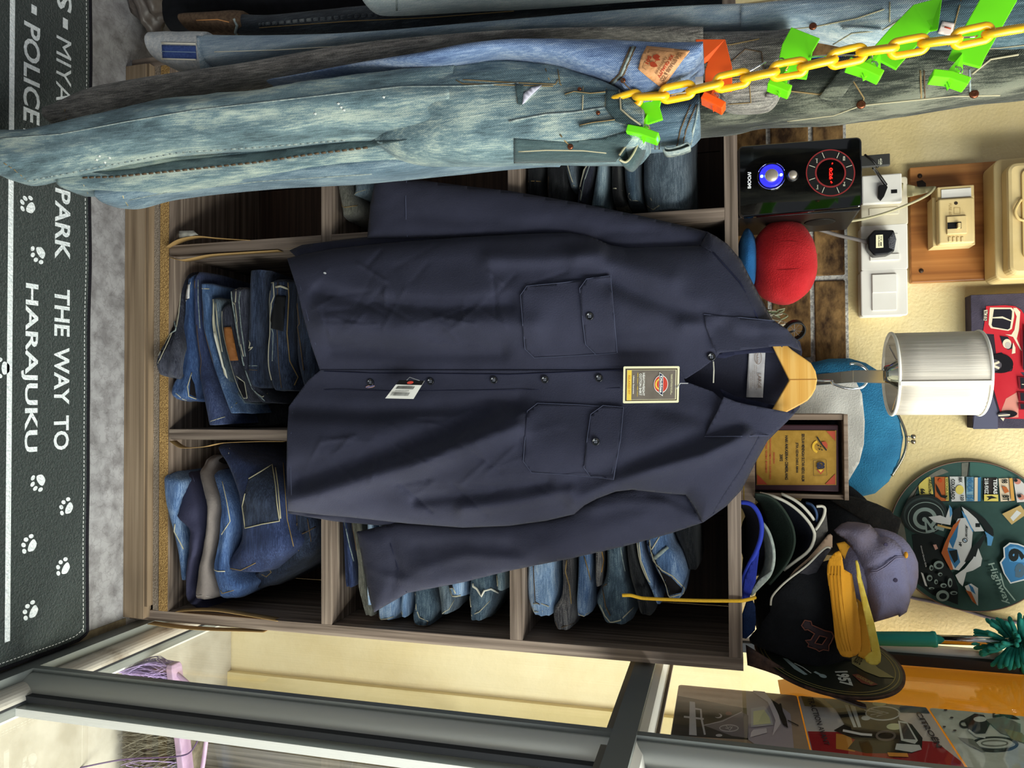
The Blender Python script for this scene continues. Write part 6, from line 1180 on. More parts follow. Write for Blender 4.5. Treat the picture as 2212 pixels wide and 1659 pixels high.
# second plate leaning behind it
pl2 = [(60, 850), (110, 880), (500, 1120), (900, 1320), (1200, 1450), (1490, 1560), (1505, 1600), (1440, 1595), (1000, 1440), (600, 1270), (300, 1160), (80, 1090)]
r = thing('tin_plate', 'rusty-edged dark tin plate slanting just below the round 1957 sign', 'sign', P(*z3(900, 1380), 1.21))
patch('sheet', [z3(*q) for q in pl2], lambda a, b: P(a, b, 1.238 - .0002 * (a - 1600) * .3), rim_m, r, 9, .003)
MB().tube([P(*z3(*q), 1.2365 - .0002 * (z3(*q)[0] - 1600) * .3) for q in refine([(500, 1215), (1000, 1430), (1440, 1590), (1500, 1600)], 60)], .0012, 5).build('rusty_edge', M('rust_pale', '#8f8580', .6), r, True)
# ================================================================== on the wall
# ---- sockets and switch, surface boxes
wp = M('plate_white', '#e4dfd6', .35, col2='#dcd6cb', nscale=9); wp2 = M('plate_ivory', '#d6cdb8', .45, col2='#cbbf9f', nscale=9); YB = 1.487
def plate(name, label, y0, y1, m=wp):
    r = thing(name, label, 'socket' if 'socket' in name else 'switch', P(1910, (y0 + y1) / 2, YB), 'electrical plates in a row on the wall')
    a, c = P(1859, y0, YB), P(1962, y1, YB); rbox('back_box', (a.x + .001, YB + .006, a.z + .001), (c.x - .001, WALL, c.z - .001), m, .005, 'y', r); rbox('face_plate', (a.x, YB, a.z), (c.x, YB + .008, c.z), m, .005, 'y', r, .002); return r
q = lambda a, b, Y=YB: P(a, b, Y)
s1 = plate('wall_socket', 'ivory socket plate with a square outlet and black cable, next to the speaker', 388, 485.5, wp2)
a, c = q(1862, 380, YB - .012), q(1949, 436, YB - .012); box('adapter', (a.x, YB - .012, a.z), (c.x, YB, c.z), wp, s1, .002)
box('slot', tuple(q(1925, 410, YB - .0125)), tuple(q(1938, 417, YB - .0119) + V((0, .0007, 0))), blk, s1); a, c = q(1877, 451), q(1941, 462); box('rocker', (a.x, YB - .002, a.z), (c.x, YB, c.z), wp2, s1, .0006)
mb = MB(); mb.prism([q(a, b, YB - .022) for a, b in ((1899, 400), (1914, 398), (1918, 404), (1910, 424), (1904, 432), (1898, 426))], (0, .010, 0)); pgn = thing('black_connector', 'small black connector plugged in the ivory outlet', 'plug', q(1905, 415, YB - .02)); bevel(mb.build('body', blk, pgn), .001)
MB().tube(spline([q(1914, 400, YB - .018), q(1900, 380, YB - .03), q(1890, 366, YB - .06), q(1887, 362, 1.33)], 20), .0028, 8).build('cable', satin, pgn, True)
s2 = plate('wall_socket', 'white socket plate filled by a black mains plug', 486.5, 582); a, c = q(1879, 551), q(1943, 561); box('rocker', (a.x, YB - .003, a.z), (c.x, YB, c.z), wp, s2, .0006)
a, c = q(1880, 508), q(1940, 546); box('outlet', (a.x, YB - .0008, a.z), (c.x, YB, c.z), wp, s2)
pg = thing('mains_plug', 'black octagonal mains plug with cream sticker in the middle socket', 'plug', q(1905, 525, YB - .02)); YG = YB - .030
oc = [(1875, 511), (1889, 496), (1931, 496), (1937, 516), (1932, 543), (1919, 549), (1889, 552), (1876, 537)]
bevel(MB().prism([q(a, b, YG) for a, b in oc], (0, .028, 0)).build('body', M('plug_black', '#111114', .35), pg), .003, 3)
patch('grip', [(1918, 516), (1930, 500), (1936, 517), (1932, 540), (1920, 535)], lambda a, b: q(a, b, YG - .0006), M('plug_textured', '#5b5b60', .7, bscale=700, bstr=1), pg, 6, .0006)
art = Art(lambda a, b: q(a, b, YG), (0, -1, 0), .0008); art.poly(tagc, [(1892, 508), (1907, 507), (1908, 535), (1892, 536)]); art.words(blk, 'BS 1363', 1902, 1905, 511, 520, .02); art.words(blk, '13A FUSED', 1897, 1900, 510, 533, .02); art.line(blk, [(1903, 523), (1903, 532)], 2); art.build('sticker', pg)
MB().tube(spline([q(1877, 524, YG + .014), q(1850, 517, YG + .016), q(1810, 508, 1.47), q(1770, 496, 1.46), q(1735, 488, 1.42), q(1690, 486, 1.41)], 30), [.0042] * 4 + [.0034] * 27, 8).build('flex', M('flex_grey', '#6b6460', .6), pg, True)
s3 = plate('light_switch', 'double rocker light switch lowest in the row of white plates', 583, 681)
for (y0, y1, tl_) in ((594, 631.5, 1), (632.5, 670, -1)):
    a, c = q(1883, y0), q(1937, y1); box('rocker', (a.x, YB - .003 - .0012 * (tl_ > 0), a.z), (c.x, YB, c.z), wp, s3, .001)
# cream cable from the fuse switch to behind the speaker
cb = thing('cable', 'thin clear cable running from the fuse switch past the sockets', 'cable', q(1990, 430)); MB().tube(spline([P(2020, 404, 1.47), P(2005, 420, 1.465), P(1970, 438, 1.462), P(1920, 458, 1.46), P(1870, 472, 1.46), P(1820, 480, 1.46), P(1780, 484, 1.46)], 40), .0024, 8).build('sheath', M('cable_clear', '#a9a07c', .4), cb, True)
patch('ribbon', [(1948, 395), (1985, 404), (2018, 402), (2024, 410), (1990, 420), (1952, 428)], lambda a, b: P(a, b, 1.485 + .004 * sin(a * .2)), M('tape_clear', '#a59a72', .4), cb, 7, .001)
# ---- wooden board with fuse switch and meter
wb = wood('board_wood', '#7c4a22', '#9a6230', '#b67c44', 'z', .4, .5); YW = 1.508
wbd = thing('wooden_board', 'varnished brown board on the wall carrying the fuse switch and meter', 'board', P(2100, 490, YW))
a = P(1965, 362, YW); c = P(1965, 611, YW); box('panel', (a.x, YW, P(1967, 490, YW).z), (c.x, WALL, 1.80), wb, wbd, .0015)
for p_ in ((1987, 380), (1990, 585)): MB().lathe([(.0003, 0), (.004, 0), (.0035, -.0015), (.0003, -.0018)], P(*p_, YW), 'y', 14).build('screw', M('screw_dark', '#3a2c22', .5, .6), wbd, True)
art = Art(lambda a, b: P(a, b, YW), (0, -1, 0), .0005); art.poly(M('burn_mark', '#2f2620', .9), [(1980, 392), (1992, 389), (2000, 396), (2000, 412), (1982, 410)]); art.build('dark_mark', wbd)
iv = M('fuse_ivory', '#d9c08a', .5, col2='#cdb27a', nscale=12); YF = 1.455
fb = thing('fuse_switch', 'cream fuse switch with small black lever on the wooden board', 'switch', P(2066, 478, YF))
a, c = P(2013, 431, YF + .02), P(2106, 529, YF + .02); box('base', (a.x - .003, YF + .018, a.z), (c.x, YW, c.z), iv, fb, .001)
a, c = P(2027, 430, YF), P(2106, 524, YF); box('cover', (a.x, YF, a.z), (c.x, YF + .03, c.z), iv, fb, .003, 3)
a, c = P(2024, 405, YF + .01), P(2104, 427, YF + .01); box('terminal_cover', (a.x, YF + .008, a.z), (c.x, YW, c.z), iv, fb, .0015); a, c = P(2033, 410, YF + .007), P(2098, 425, YF + .007); box('terminal_label', (a.x, YF + .006, a.z), (c.x, YF + .009, c.z), wp, fb, .0005)
a, c = P(2045, 468, YF - .003), P(2089, 504, YF - .003); box('lever_frame', (a.x, YF - .004, a.z), (c.x, YF, c.z), iv, fb, .001); a, c = P(2047, 481, YF - .005), P(2077, 493, YF - .005); box('lever_slot', (a.x, YF - .0046, a.z), (c.x, YF - .003, c.z), blk, fb); a, c = P(2069, 481, YF - .012), P(2076, 492, YF - .012); box('lever', (a.x, YF - .012, a.z), (c.x, YF - .004, c.z), iv, fb, .0008)
for p_ in ((2065, 439), (2075, 472), (2053, 501)): MB().lathe([(.0003, -.0006), (.0028, -.0006), (.0028, .001), (.0003, .001)], P(*p_, YF), 'y', 14).build('screw', M('screw_black', '#33281c', .5), fb)
art = Art(lambda a, b: P(a, b, YF), (0, -1, 0), .0004); art.words(iv if False else M('emboss', '#b79c66', .6), 'FUSE 60A', 2050, 2056, 440, 470, .0); art.line(_mats['emboss'], [(2061, 449), (2074, 449), (2074, 462), (2061, 462)], 1, True); art.build('embossed_mark', fb)
for k in range(4): a, c = P(2049 + k * 9, 512, YF - .001), P(2055 + k * 9, 522, YF - .001); box('rib', (a.x, YF - .0018, a.z), (c.x, YF, c.z), iv, fb, .0006)
YM = 1.42; mt = thing('meter_box', 'large cream meter box at the top edge of the wooden board', 'box', P(2200, 470, YM))
a, c = P(2146, 345, YM + .03), P(2146, 606, YM + .03); rbox('housing', (a.x, YM + .03, a.z), (c.x, YW, 1.74), iv, .012, 'y', mt, .003)
a, c = P(2176, 352, YM), P(2176, 594, YM); rbox('cover', (a.x, YM, a.z), (c.x, YM + .035, 1.74), iv, .014, 'y', mt, .006)
a, c = P(2205, 366, YM - .001), P(2205, 560, YM - .001); rbox('window_rim', (a.x, YM - .004, a.z), (c.x, YM + .002, 1.72), M('rim_cream', '#c9ad72', .5), .01, 'y', mt, .001)
MB().tube(spline([P(2206, 430, YM - .004), P(2196, 446, YM - .006), P(2193, 458, YM - .006), P(2200, 472, YM - .004), P(2212, 476, YM - .004)], 18), .0024, 8).build('catch', M('rim_cream', '#c9ad72', .5), mt, True)

# ---- canvas picture of a red vintage coach
YC = 1.492; zc = zoomer(2080, 620, 5.184); cvm = lambda a, b: P(*zc(a, b), YC)
cv = thing('canvas_print', 'canvas picture of a red vintage coach, cut by the top of the photo', 'picture', P(2150, 780, YC))
a, c = P(2098, 637, YC), P(2098, 925, YC); rb = P(2300, 780, YC).z
k_ = box('canvas', (a.x, YC, P(2099, 780, YC).z), (c.x, WALL, rb), M('canvas_dark', '#37313f', .8, col2='#443d4d', nscale=40, bscale=600, bstr=.3), cv, .001)
cr1 = M('coach_red', '#b3202c', .6, col2='#c2303a', nscale=8); cr2 = M('coach_pink', '#c98577', .6); crm = M('coach_cream', '#d9cdb4', .6); dk = M('coach_glass', '#1f1d26', .5); roadm = M('road_slate', '#545468', .8); tyre = M('coach_tyre', '#141217', .7); dkred = M('coach_dark_red', '#6e1420', .6)
art = Art(cvm, (0, -1, 0), .0005)
art.poly(roadm, [(190, 965), (270, 985), (390, 1400), (390, 1590), (112, 1590), (150, 1200)])
art.poly(M('canvas_shadow', '#241d28', .8), [(250, 540), (350, 540), (420, 760), (300, 980), (330, 1100), (400, 1380), (300, 1100), (230, 860)])
art.poly(cr1, [(222, 505), (240, 400), (258, 215), (470, 205), (580, 215), (650, 255), (700, 330), (790, 420), (790, 960), (640, 952), (690, 1010), (790, 1010), (790, 1480), (430, 1470), (410, 1380), (340, 1130), (290, 960), (430, 965), (545, 940), (560, 900), (500, 800), (430, 730), (370, 745), (345, 530), (260, 522)])
art.poly(cr2, [(480, 1250), (600, 1180), (620, 1280), (620, 1460), (470, 1465), (430, 1380)]); art.poly(crm, [(575, 480), (600, 330), (560, 235), (600, 235), (640, 280), (625, 480), (600, 580), (660, 720), (640, 700), (560, 560), (470, 530), (540, 535)]); art.poly(crm, [(545, 750), (560, 620), (585, 680), (585, 740)])
art.poly(crm, [(300, 230), (540, 232), (572, 260), (570, 340), (545, 470), (505, 492), (310, 462), (285, 420)]); art.poly(dk, [(345, 250), (530, 248), (548, 270), (545, 330), (525, 462), (500, 478), (330, 448), (318, 425)]); art.poly(crm, [(325, 340), (440, 330), (540, 375), (535, 385), (440, 352), (322, 352)])
art.poly(dk, [(410, 548), (500, 560), (550, 640), (550, 690), (500, 705), (440, 640)]); art.ell(crm, (490, 635), 48, 52); art.ell(M('lamp_glass', '#b7aea4', .4), (500, 655), 34, 38)
art.ell(tyre, (420, 855), 140, 108, 8); art.ell(dkred, (315, 875), 6, 6); art.ell(M('hub_grey', '#4f4a50', .5), (320, 875), 110, 68)
for t in (35, 145, -35, 90): art.line(crm, [(320 + 100 * cos(radians(t)), 875 + 62 * sin(radians(t))), (320 - 100 * cos(radians(t)), 875 - 62 * sin(radians(t)))], 26 if t in (35, 145) else 12)
art.ell(tyre, (490, 1425), 112, 40, -4); art.ell(M('hub_grey', '#4f4a50', .5), (450, 1435), 70, 24); art.line(crm, [(390, 1440), (520, 1430)], 14); art.poly(crm, [(412, 1465), (460, 1468), (445, 1502)])
for b0, b1 in ((1005, 1145), (1175, 1280), (1300, 1372)): art.poly(dkred, [(606, b0), (790, b0 + 10), (790, b1 + 8), (620, b1)]); art.poly(dk, [(632, b0 + 8), (790, b0 + 16), (790, b1), (640, b1 - 8)])
art.line(crm, [(650, 1090), (684, 1092)], 8); art.line(dkred, [(650, 480), (660, 900)], 14); art.poly(dk, [(672, 420), (790, 470), (790, 940), (664, 930)])
art.poly(dk, [(232, 262), (272, 255), (262, 385), (218, 378)]); art.text(crm, 'RTM 012', [(226, 372), (240, 262), (268, 260), (256, 380)] if False else [(224, 264), (222, 376), (258, 384), (268, 258)], .03)
art.build('printed_picture', k_)

# ---- round highway sign
YR = 1.516; zr = zoomer(1930, 990, 5.028); CC = (2099, 1158); RR_ = 162
rs = thing('round_motorcycle_sign', 'green round tin sign with a motorcycle and 69 shield on the wall', 'sign', P(*CC, YR)); rsm = lambda a, b: P(*zr(a, b), YR)
cA = ((CC[0] - 1930) * 5.028, (CC[1] - 990) * 5.028); cr_ = RR_ * 5.028
cen = rsm(*cA); rad_ = (rsm(cA[0], cA[1] + cr_) - rsm(cA[0], cA[1] - cr_)).length / 2
dd = MB().prism([cen + V((rad_ * cos(2 * pi * k / 96), 0, rad_ * sin(2 * pi * k / 96))) for k in range(96)], (0, .003, 0)).build('disc', M('sign_green', '#2f4a45', .5, col2='#263d38', nscale=14), rs)
MB().tube([cen + V((rad_ * cos(2 * pi * k / 96), .001, rad_ * sin(2 * pi * k / 96))) for k in range(96)], .0014, 6, True).build('rolled_rim', M('sign_rim', '#6b564a', .5, .4), rs, True)
def clipc(pts):
    """keep drawn outlines inside the disc"""
    out = []
    for a, b in pts:
        d = sqrt((a - cA[0]) ** 2 + (b - cA[1]) ** 2); m = cr_ - 12
        out.append((a, b) if d <= m else (cA[0] + (a - cA[0]) * m / d, cA[1] + (b - cA[1]) * m / d))
    return out
art = Art(rsm, (0, -1, 0), .0004, .00008); ap_ = art.poly; art_poly = lambda m, pts: ap_(m, clipc(refine(list(pts) + [pts[0]], 40)[:-1])); art.poly = art_poly
plank = M('sign_plank', '#6d6a60', .6, col2='#585a52', nscale=30); rub = M('sign_rubber', '#1c2221', .5); wht = M('sign_white', '#b9bab8', .45); bl1 = M('sign_blue', '#2f6690', .45); bl2 = M('sign_light_blue', '#4f86b0', .45); org = M('sign_orange', '#a2562a', .45); drk = M('sign_dark', '#141a1a', .45); stl = M('sign_steel', '#7d8c86', .4); yel2 = M('plate_yellow', '#c2b25a', .5)
art.poly(plank, [(-30, 640), (200, 200), (480, 70), (600, 150), (420, 210), (250, 260), (240, 420), (100, 640), (130, 820), (210, 1360), (60, 1100)]); art.poly(plank, [(740, 40), (815, 40), (800, 200), (740, 200)]); art.poly(M('sign_teal', '#35564f', .5), [(830, 40), (1100, 60), (1418, 200), (1418, 420), (830, 190)]); art.line(drk, [(822, 45), (806, 200)], 12)
art.poly(drk, [(200, 830), (260, 1360), (420, 1480), (700, 1590), (700, 1400), (640, 1250), (520, 1020), (560, 860), (400, 800)])
L_ = [((255, 205), (400, 198), (432, 388), (285, 398)), ((445, 200), (590, 202), (598, 462), (452, 465)), ((608, 198), (765, 198), (782, 465), (628, 468)), ((790, 200), (945, 205), (942, 466), (786, 464)), ((968, 212), (1124, 210), (1132, 466), (978, 464)), ((1138, 218), (1284, 212), (1312, 458), (1160, 468)), ((1296, 218), (1420, 212), (1440, 470), (1338, 478))]
cols = [yel2, org, wht, M('plate_blue', '#6f93a4', .5), M('plate_dark', '#26211f', .5), M('plate_peach', '#c4b39a', .5), M('plate_pale', '#b7b2ae', .5)]
for pts, m in zip(L_, cols): art.poly(drk, [(a + 6, b + 6) for a, b in pts]); art.poly(m, pts)
art.words(drk, 'ARIZONA', 380, 412, 215, 385, .02, 20); art.words(drk, '66', 292, 342, 330, 385, .04); art.poly(yel2, [(560, 208), (590, 208), (596, 458), (566, 458)]); art.words(drk, 'SEDONA-50-00', 566, 588, 215, 450, .02); art.ell(_mats['plate_orange'] if 'plate_orange' in _mats else M('plate_orange', '#a8401c', .5), (505, 240), 22, 22); art.poly(drk, [(455, 268), (490, 330), (520, 400), (590, 405), (560, 435), (510, 420), (470, 360)])
art.words(drk, 'COLORADO', 622, 664, 225, 445, .03); art.ell(yel2, (715, 340), 45, 50); art.words(drk, '00X', 705, 745, 205, 262, .03); art.words(drk, '123', 725, 760, 400, 458, .03)
art.words(bl1, 'NEVADA', 800, 860, 210, 365, .03); art.words(bl1, '151', 795, 862, 400, 462, .04); art.poly(bl1, [(912, 206), (944, 206), (942, 464), (910, 464)]); art.poly(cols[5], [(876, 206), (910, 206), (908, 464), (874, 464)])
art.words(wht, 'TEXAS', 1078, 1122, 222, 385, .05); art.words(wht, '218-9XIZ', 982, 1026, 215, 385, .03); art.poly(yel2, [(978, 390), (1130, 392), (1132, 464), (978, 463)]); art.poly(drk, [(1000, 412), (1060, 405), (1125, 430), (1060, 435), (1010, 455), (1030, 428)])
art.words(drk, '98', 1168, 1232, 225, 270, .03); art.words(drk, 'BT', 1178, 1248, 400, 458, .04); art.poly(org, [(1170, 300), (1220, 310), (1250, 360), (1200, 380)]); art.poly(M('plate_amber', '#b98a44', .5), [(1250, 215), (1284, 214), (1308, 456), (1272, 460)])
for c_ in ((1340, 250), (1380, 420)): art.ell(M('berry', '#a86a58', .5), c_, 36, 30); art.ell(drk, (c_[0] - 20, c_[1] - 12), 20, 16)
tan2 = M('plate_tan', '#a88f5c', .5); art.poly(tan2, [(1172, 600), (1370, 506), (1440, 600), (1275, 716)]); art.poly(wht, [(1260, 640), (1330, 560), (1380, 590), (1290, 680)])
art.ell(rub, (330, 610), 252, 218); art.ell(M('sign_tyre_hi', '#2f3a38', .5), (330, 612), 225, 192); art.ell(rub, (335, 620), 212, 180); art.ring(stl, (345, 640), 195, 170, 8, 48); art.ring(stl, (335, 650), 130, 120, 40, 48); art.ell(drk, (335, 655), 70, 62); art.ell(stl, (330, 660), 26, 26)
art.poly(stl, [(325, 655), (350, 645), (440, 770), (440, 795), (345, 800)]); art.poly(drk, [(352, 690), (410, 770), (360, 780)]); art.poly(wht, [(372, 632), (500, 615), (560, 640), (600, 520), (632, 590), (610, 720), (520, 705), (440, 690)]); art.poly(bl2, [(596, 500), (625, 540), (632, 600), (605, 640)]); art.line(M('fork_gold', '#a8894c', .4), [(470, 720), (560, 745), (640, 760)], 22); art.line(stl, [(440, 740), (540, 770)], 34)
art.poly(drk, [(640, 560), (720, 520), (720, 640), (680, 690), (630, 640)]); art.poly(drk, [(720, 505), (860, 570), (980, 650), (1070, 760), (1080, 830), (1040, 850), (940, 700), (840, 600)]); art.poly(wht, [(730, 520), (800, 570), (890, 650), (975, 785), (870, 790), (800, 690)]); art.poly(bl2, [(730, 560), (780, 620), (860, 790), (840, 790), (760, 660)]); art.words(drk, '1', 880, 930, 700, 742, .08)
art.poly(bl2, [(980, 785), (1075, 850), (1050, 945), (1010, 940), (1005, 860)]); art.poly(wht, [(690, 650), (770, 640), (850, 800), (835, 960), (770, 1130), (700, 1210), (620, 1195), (520, 1040), (560, 900)]); art.poly(bl1, [(640, 740), (700, 690), (680, 850), (635, 975), (590, 890)]); art.poly(bl1, [(575, 960), (680, 985), (715, 1120), (660, 1190), (590, 1060)]); art.poly(drk, [(590, 1000), (680, 985), (690, 1090), (650, 1130)])
art.poly(org, [(510, 1020), (545, 920), (640, 720), (720, 650), (700, 700), (600, 880), (575, 985), (640, 1200), (610, 1205)]); art.ell(drk, (765, 885), 28, 26); art.ell(wht, (765, 885), 20, 18); art.poly(bl1, [(765, 885), (785, 885), (765, 903)]); art.poly(bl1, [(765, 885), (745, 885), (765, 867)]); art.words(drk, 'HP', 700, 730, 905, 950, .03); art.words(drk, 'Motorrad', 770, 800, 715, 840, .02, 30)
art.poly(drk, [(840, 960), (900, 900), (960, 830), (1000, 820), (930, 960), (870, 1080), (760, 1120)]); art.poly(wht, [(905, 960), (950, 1080), (935, 1160), (850, 1210), (780, 1230), (740, 1380), (700, 1340), (660, 1260), (760, 1190), (850, 1080)]); art.line(drk, [(870, 1060), (900, 960)], 20); art.poly(wht, [(760, 1380), (830, 1350), (905, 1400), (905, 1590), (840, 1540)]); art.poly(org, [(770, 1420), (830, 1440), (895, 1580), (850, 1550)]); art.poly(bl1, [(800, 1350), (850, 1390), (880, 1470), (830, 1430)])
for c_, ra, rb in (((480, 1150), 55, 45), ((400, 1180), 22, 30), ((495, 1250), 24, 20), ((380, 1290), 30, 34), ((450, 1330), 20, 26), ((530, 1370), 34, 24), ((600, 1340), 24, 50), ((640, 1450), 40, 20), ((400, 1400), 30, 12), ((520, 1480), 70, 60)): art.ell(stl, c_, ra, rb); art.ell(drk, (c_[0] + 4, c_[1] + 4), ra * .6, rb * .55)
art.poly(wht, [(285, 1225), (310, 1240), (355, 1380), (330, 1370)]); art.poly(M('pin_up', '#b98a7a', .5), [(415, 930), (450, 925), (470, 970), (440, 985), (430, 960)]); art.words(wht, 'Chrome Lucky Star', 272, 290, 935, 1170, .02, 8) if False else art.text(wht, 'Original Garage Girls', [(275, 940), (330, 1170), (352, 1168), (292, 938)], .02)
art.poly(wht, [(1135, 1120), (1180, 1060), (1172, 960), (1240, 905), (1330, 915), (1450, 960), (1450, 1300), (1330, 1330), (1250, 1350), (1178, 1240)]); art.poly(bl1, [(1155, 1120), (1195, 1068), (1188, 965), (1250, 920), (1330, 930), (1450, 975), (1450, 1285), (1330, 1315), (1255, 1335), (1192, 1240)]); art.poly(bl2, [(1230, 960), (1300, 945), (1420, 990), (1420, 1120), (1240, 1110)])
art.words(drk, '6', 1228, 1408, 968, 1110, .06); art.words(M('shield_slate', '#2c4a5c', .5), '9', 1228, 1408, 1128, 1285, .06); art.text(M('script_green', '#7a8f84', .5), 'Highway', [(985, 1140), (1175, 1580), (1270, 1560), (1075, 1120)], .01); art.line(_mats['script_green'], [(1140, 1235), (1180, 1380), (1300, 1530)], 14)
art.build('printed_face', dd)
# wall cable
cb = thing('cable', 'grey cable sagging across the wall below the round motorcycle sign', 'cable', P(2060, 1308, WALL)); MB().tube(spline([P(a, b, WALL - .0035) for a, b in ((1940, 1280), (1970, 1291), (2010, 1299), (2060, 1311), (2100, 1323), (2150, 1338), (2200, 1345))], 30), .0028, 7).build('sheath', M('cable_grey', '#6e6671', .6), cb, True)
# ---- duster
teal = M('duster_teal', '#1f8f86', .4, col2='#25998f', nscale=8); chen = M('chenille_teal', '#1c7a70', .9, col2='#2a9488', nscale=60)
YD = 1.43; du = thing('duster', 'teal chenille duster on a chrome pole, handle down, at the window jamb', 'duster', P(1895, 1380, YD))
p0, p1, p2, p3 = P(1880, 1379, YD), P(2016, 1381, YD), P(2022, 1381, YD), P(2300, 1390, YD)
MB().tube([p0, p0.lerp(p1, .1), p0.lerp(p1, .5), p0.lerp(p1, .96), p1, p2], [.0100, .0116, .0122, .0124, .0134, .0128], 20).build('handle', teal, du, True)
MB().tube([p2, p3], .0078, 20).build('pole', chrome, du, True)
rd = random.Random(11); mb = MB(); hc = P(2206, 1390, YD)
for k in range(150):
    z = rd.uniform(-1, 1); t = rd.uniform(0, 2 * pi); d = V((sqrt(1 - z * z) * cos(t), sqrt(1 - z * z) * sin(t), z)); b = hc + V((0, 0, z * .02)) + d * .010; e = hc + V((0, 0, z * .025)) + d * rd.uniform(.036, .046); e2_ = e + V((rd.uniform(-.004, .004), rd.uniform(-.004, .004), rd.uniform(-.004, .004)))
    mb.tube([b, b.lerp(e, .6), e2_, e2_ + d * .003], [.0030, .0036, .0034, .0014], 7)
h_ = mb.build('chenille_head', chen, du, True); h_['kind'] = 'stuff'

# ================================================================== plates in the window and things outside
XS = .4566
zs = zoomer(1480, 1400, 3.022); zs1 = zoomer(1100, 1239, 3.95); pxm = lambda a, b: PX(a, b, XS)
org_s = bpy.data.materials.new('orange_sheet'); org_s.use_nodes = True; _n = org_s.node_tree.nodes; _b = _n['Principled BSDF']; _b.inputs['Base Color'].default_value = hx('#c99a3c'); _b.inputs['Roughness'].default_value = .7
_tl = _n.new('ShaderNodeBsdfTranslucent'); _tl.inputs[0].default_value = hx('#d0a548'); _ms = _n.new('ShaderNodeMixShader'); _ms.inputs[0].default_value = .5; org_s.node_tree.links.new(_b.outputs[0], _ms.inputs[1]); org_s.node_tree.links.new(_tl.outputs[0], _ms.inputs[2]); org_s.node_tree.links.new(_ms.outputs[0], _n['Material Output'].inputs[0])
og = [(1680, 1469), (1725, 1462), (1800, 1444), (1905, 1427), (1981, 1434), (2032, 1441), (2070, 1438), (2178, 1449), (2260, 1455)]
ys = [PX(a, b, XS + .0022) for a, b in og]
tag(MB().prism([(XS + .0022, p_.y, p_.z) for p_ in ys] + [(XS + .0022, 1.075, ys[-1].z), (XS + .0022, 1.075, ys[0].z)], (.0006, 0, 0)).build('orange_sheet', org_s), 'bright orange sheet with wavy edge hung behind the picture plates in the window', 'sheet')
def wplate(label, z0, z1, col, ya=.962, yb=1.262):
    r = thing('picture_plate', label, 'sign', (XS, (ya + yb) / 2, z0), 'tin picture plates in the window'); pts = []
    for cy, cz, a in ((yb - .006, z1 - .006, 0), (ya + .006, z1 - .006, 90), (ya + .006, z0 + .006, 180), (yb - .006, z0 + .006, 270)): pts += [(XS, cy + .006 * cos(radians(a + k * 18)), cz + .006 * sin(radians(a + k * 18))) for k in range(6)]
    return r, MB().prism(pts, (.001, 0, 0)).build('sheet', col, r)
tan_s = M('sepia_tan', '#7d6655', .4, col2='#93796a', nscale=9); sepk = M('sepia_black', '#1d1713', .4); sepg = M('sepia_grey', '#5d5157', .4); sepl = M('sepia_light', '#9a8f92', .4); sepc = M('sepia_cream', '#a89a76', .4); redl = M('lamp_red', '#6e1f16', .4)
def clampw(fn, z0, z1, ya=.962, yb=1.262):
    def g(a, b): p_ = fn(a, b); return V((XS, min(max(p_.y, ya + .001), yb - .001), min(max(p_.z, z0 + .001), z1 - .001)))
    return g
r, s_ = wplate('lowest picture plate in the window, sepia old van front with round emblem', 1.009, 1.186, tan_s)
g = clampw(pxm, 1.009, 1.186); art = Art(g, (-1, 0, 0), .0003, .00008); s1_ = lambda *pts: [zs1(a, b) for a, b in pts]
art.poly(M('sepia_brown', '#3a2a20', .4), s1_((1400, 1040), (2010, 1150), (2000, 1300), (1380, 1180))); art.poly(sepk, s1_((1395, 1090), (1760, 1130), (2030, 1150), (2060, 1420), (1365, 1380))); art.poly(M('sepia_mist', '#8d7d84', .4), s1_((2010, 880), (2150, 940), (2400, 1200), (2450, 1700), (2040, 1420)))
art.poly(sepl, s1_((1540, 1095), (1585, 1100), (1600, 1385), (1535, 1380))); art.line(sepl, s1_((1490, 1225), (1660, 1245)), 4); art.line(sepl, s1_((1575, 1155), (1635, 1165), (1640, 1240), (1670, 1380)), 4); art.poly(sepg, s1_((1660, 1300), (1800, 1260), (1980, 1185), (2040, 1215), (2040, 1410), (1900, 1390))); art.line(sepl, s1_((1660, 1300), (1820, 1265), (1985, 1185)), 1.5)
art.ring(sepl, zs1(1875, 1325), 21, 8, 2, 32); art.line(sepl, s1_((1850, 1305), (1870, 1325), (1885, 1312), (1900, 1328)), 1.2); art.line(sepl, s1_((1905, 1312), (1880, 1345), (1868, 1330), (1845, 1325)), 1.2)
art.ell(sepl, zs1(1785, 1222), 8, 5); art.ell(sepk, zs1(1775, 1218), 7, 4); art.ell(redl, zs1(1872, 1202), 7, 4); art.ell(sepl, zs1(1790, 1390), 7, 3)
for pts in ([(430, 400), (520, 385), (560, 450), (575, 510), (430, 525)], [(430, 560), (445, 540), (530, 530), (535, 560), (425, 590)]): art.poly(sepl, [zs(a, b) for a, b in pts])
for pts in ([(445, 420), (515, 410), (550, 460), (560, 500), (445, 510)],): art.poly(sepc, [zs(a, b) for a, b in pts])
art.poly(sepl, [zs(a, b) for a, b in ((440, 270), (520, 290), (600, 400), (625, 500), (570, 580), (590, 480), (540, 360), (450, 300))]); art.poly(sepk, [zs(a, b) for a, b in ((560, 340), (620, 380), (660, 470), (672, 530), (640, 510), (600, 420))]); art.line(sepk, [zs(620, 370), zs(632, 420)], 4); art.line(sepk, [zs(670, 480), zs(740, 515)], 2)
art.build('printed_picture', s_)
r, s_ = wplate('middle picture plate in the window, dark vintage car on white and red', 1.188, 1.366, M('car_white', '#a39494', .4))
g = clampw(pxm, 1.188, 1.366); art = Art(g, (-1, 0, 0), .0003, .00008); Z_ = lambda *pts: [zs(a, b) for a, b in pts]
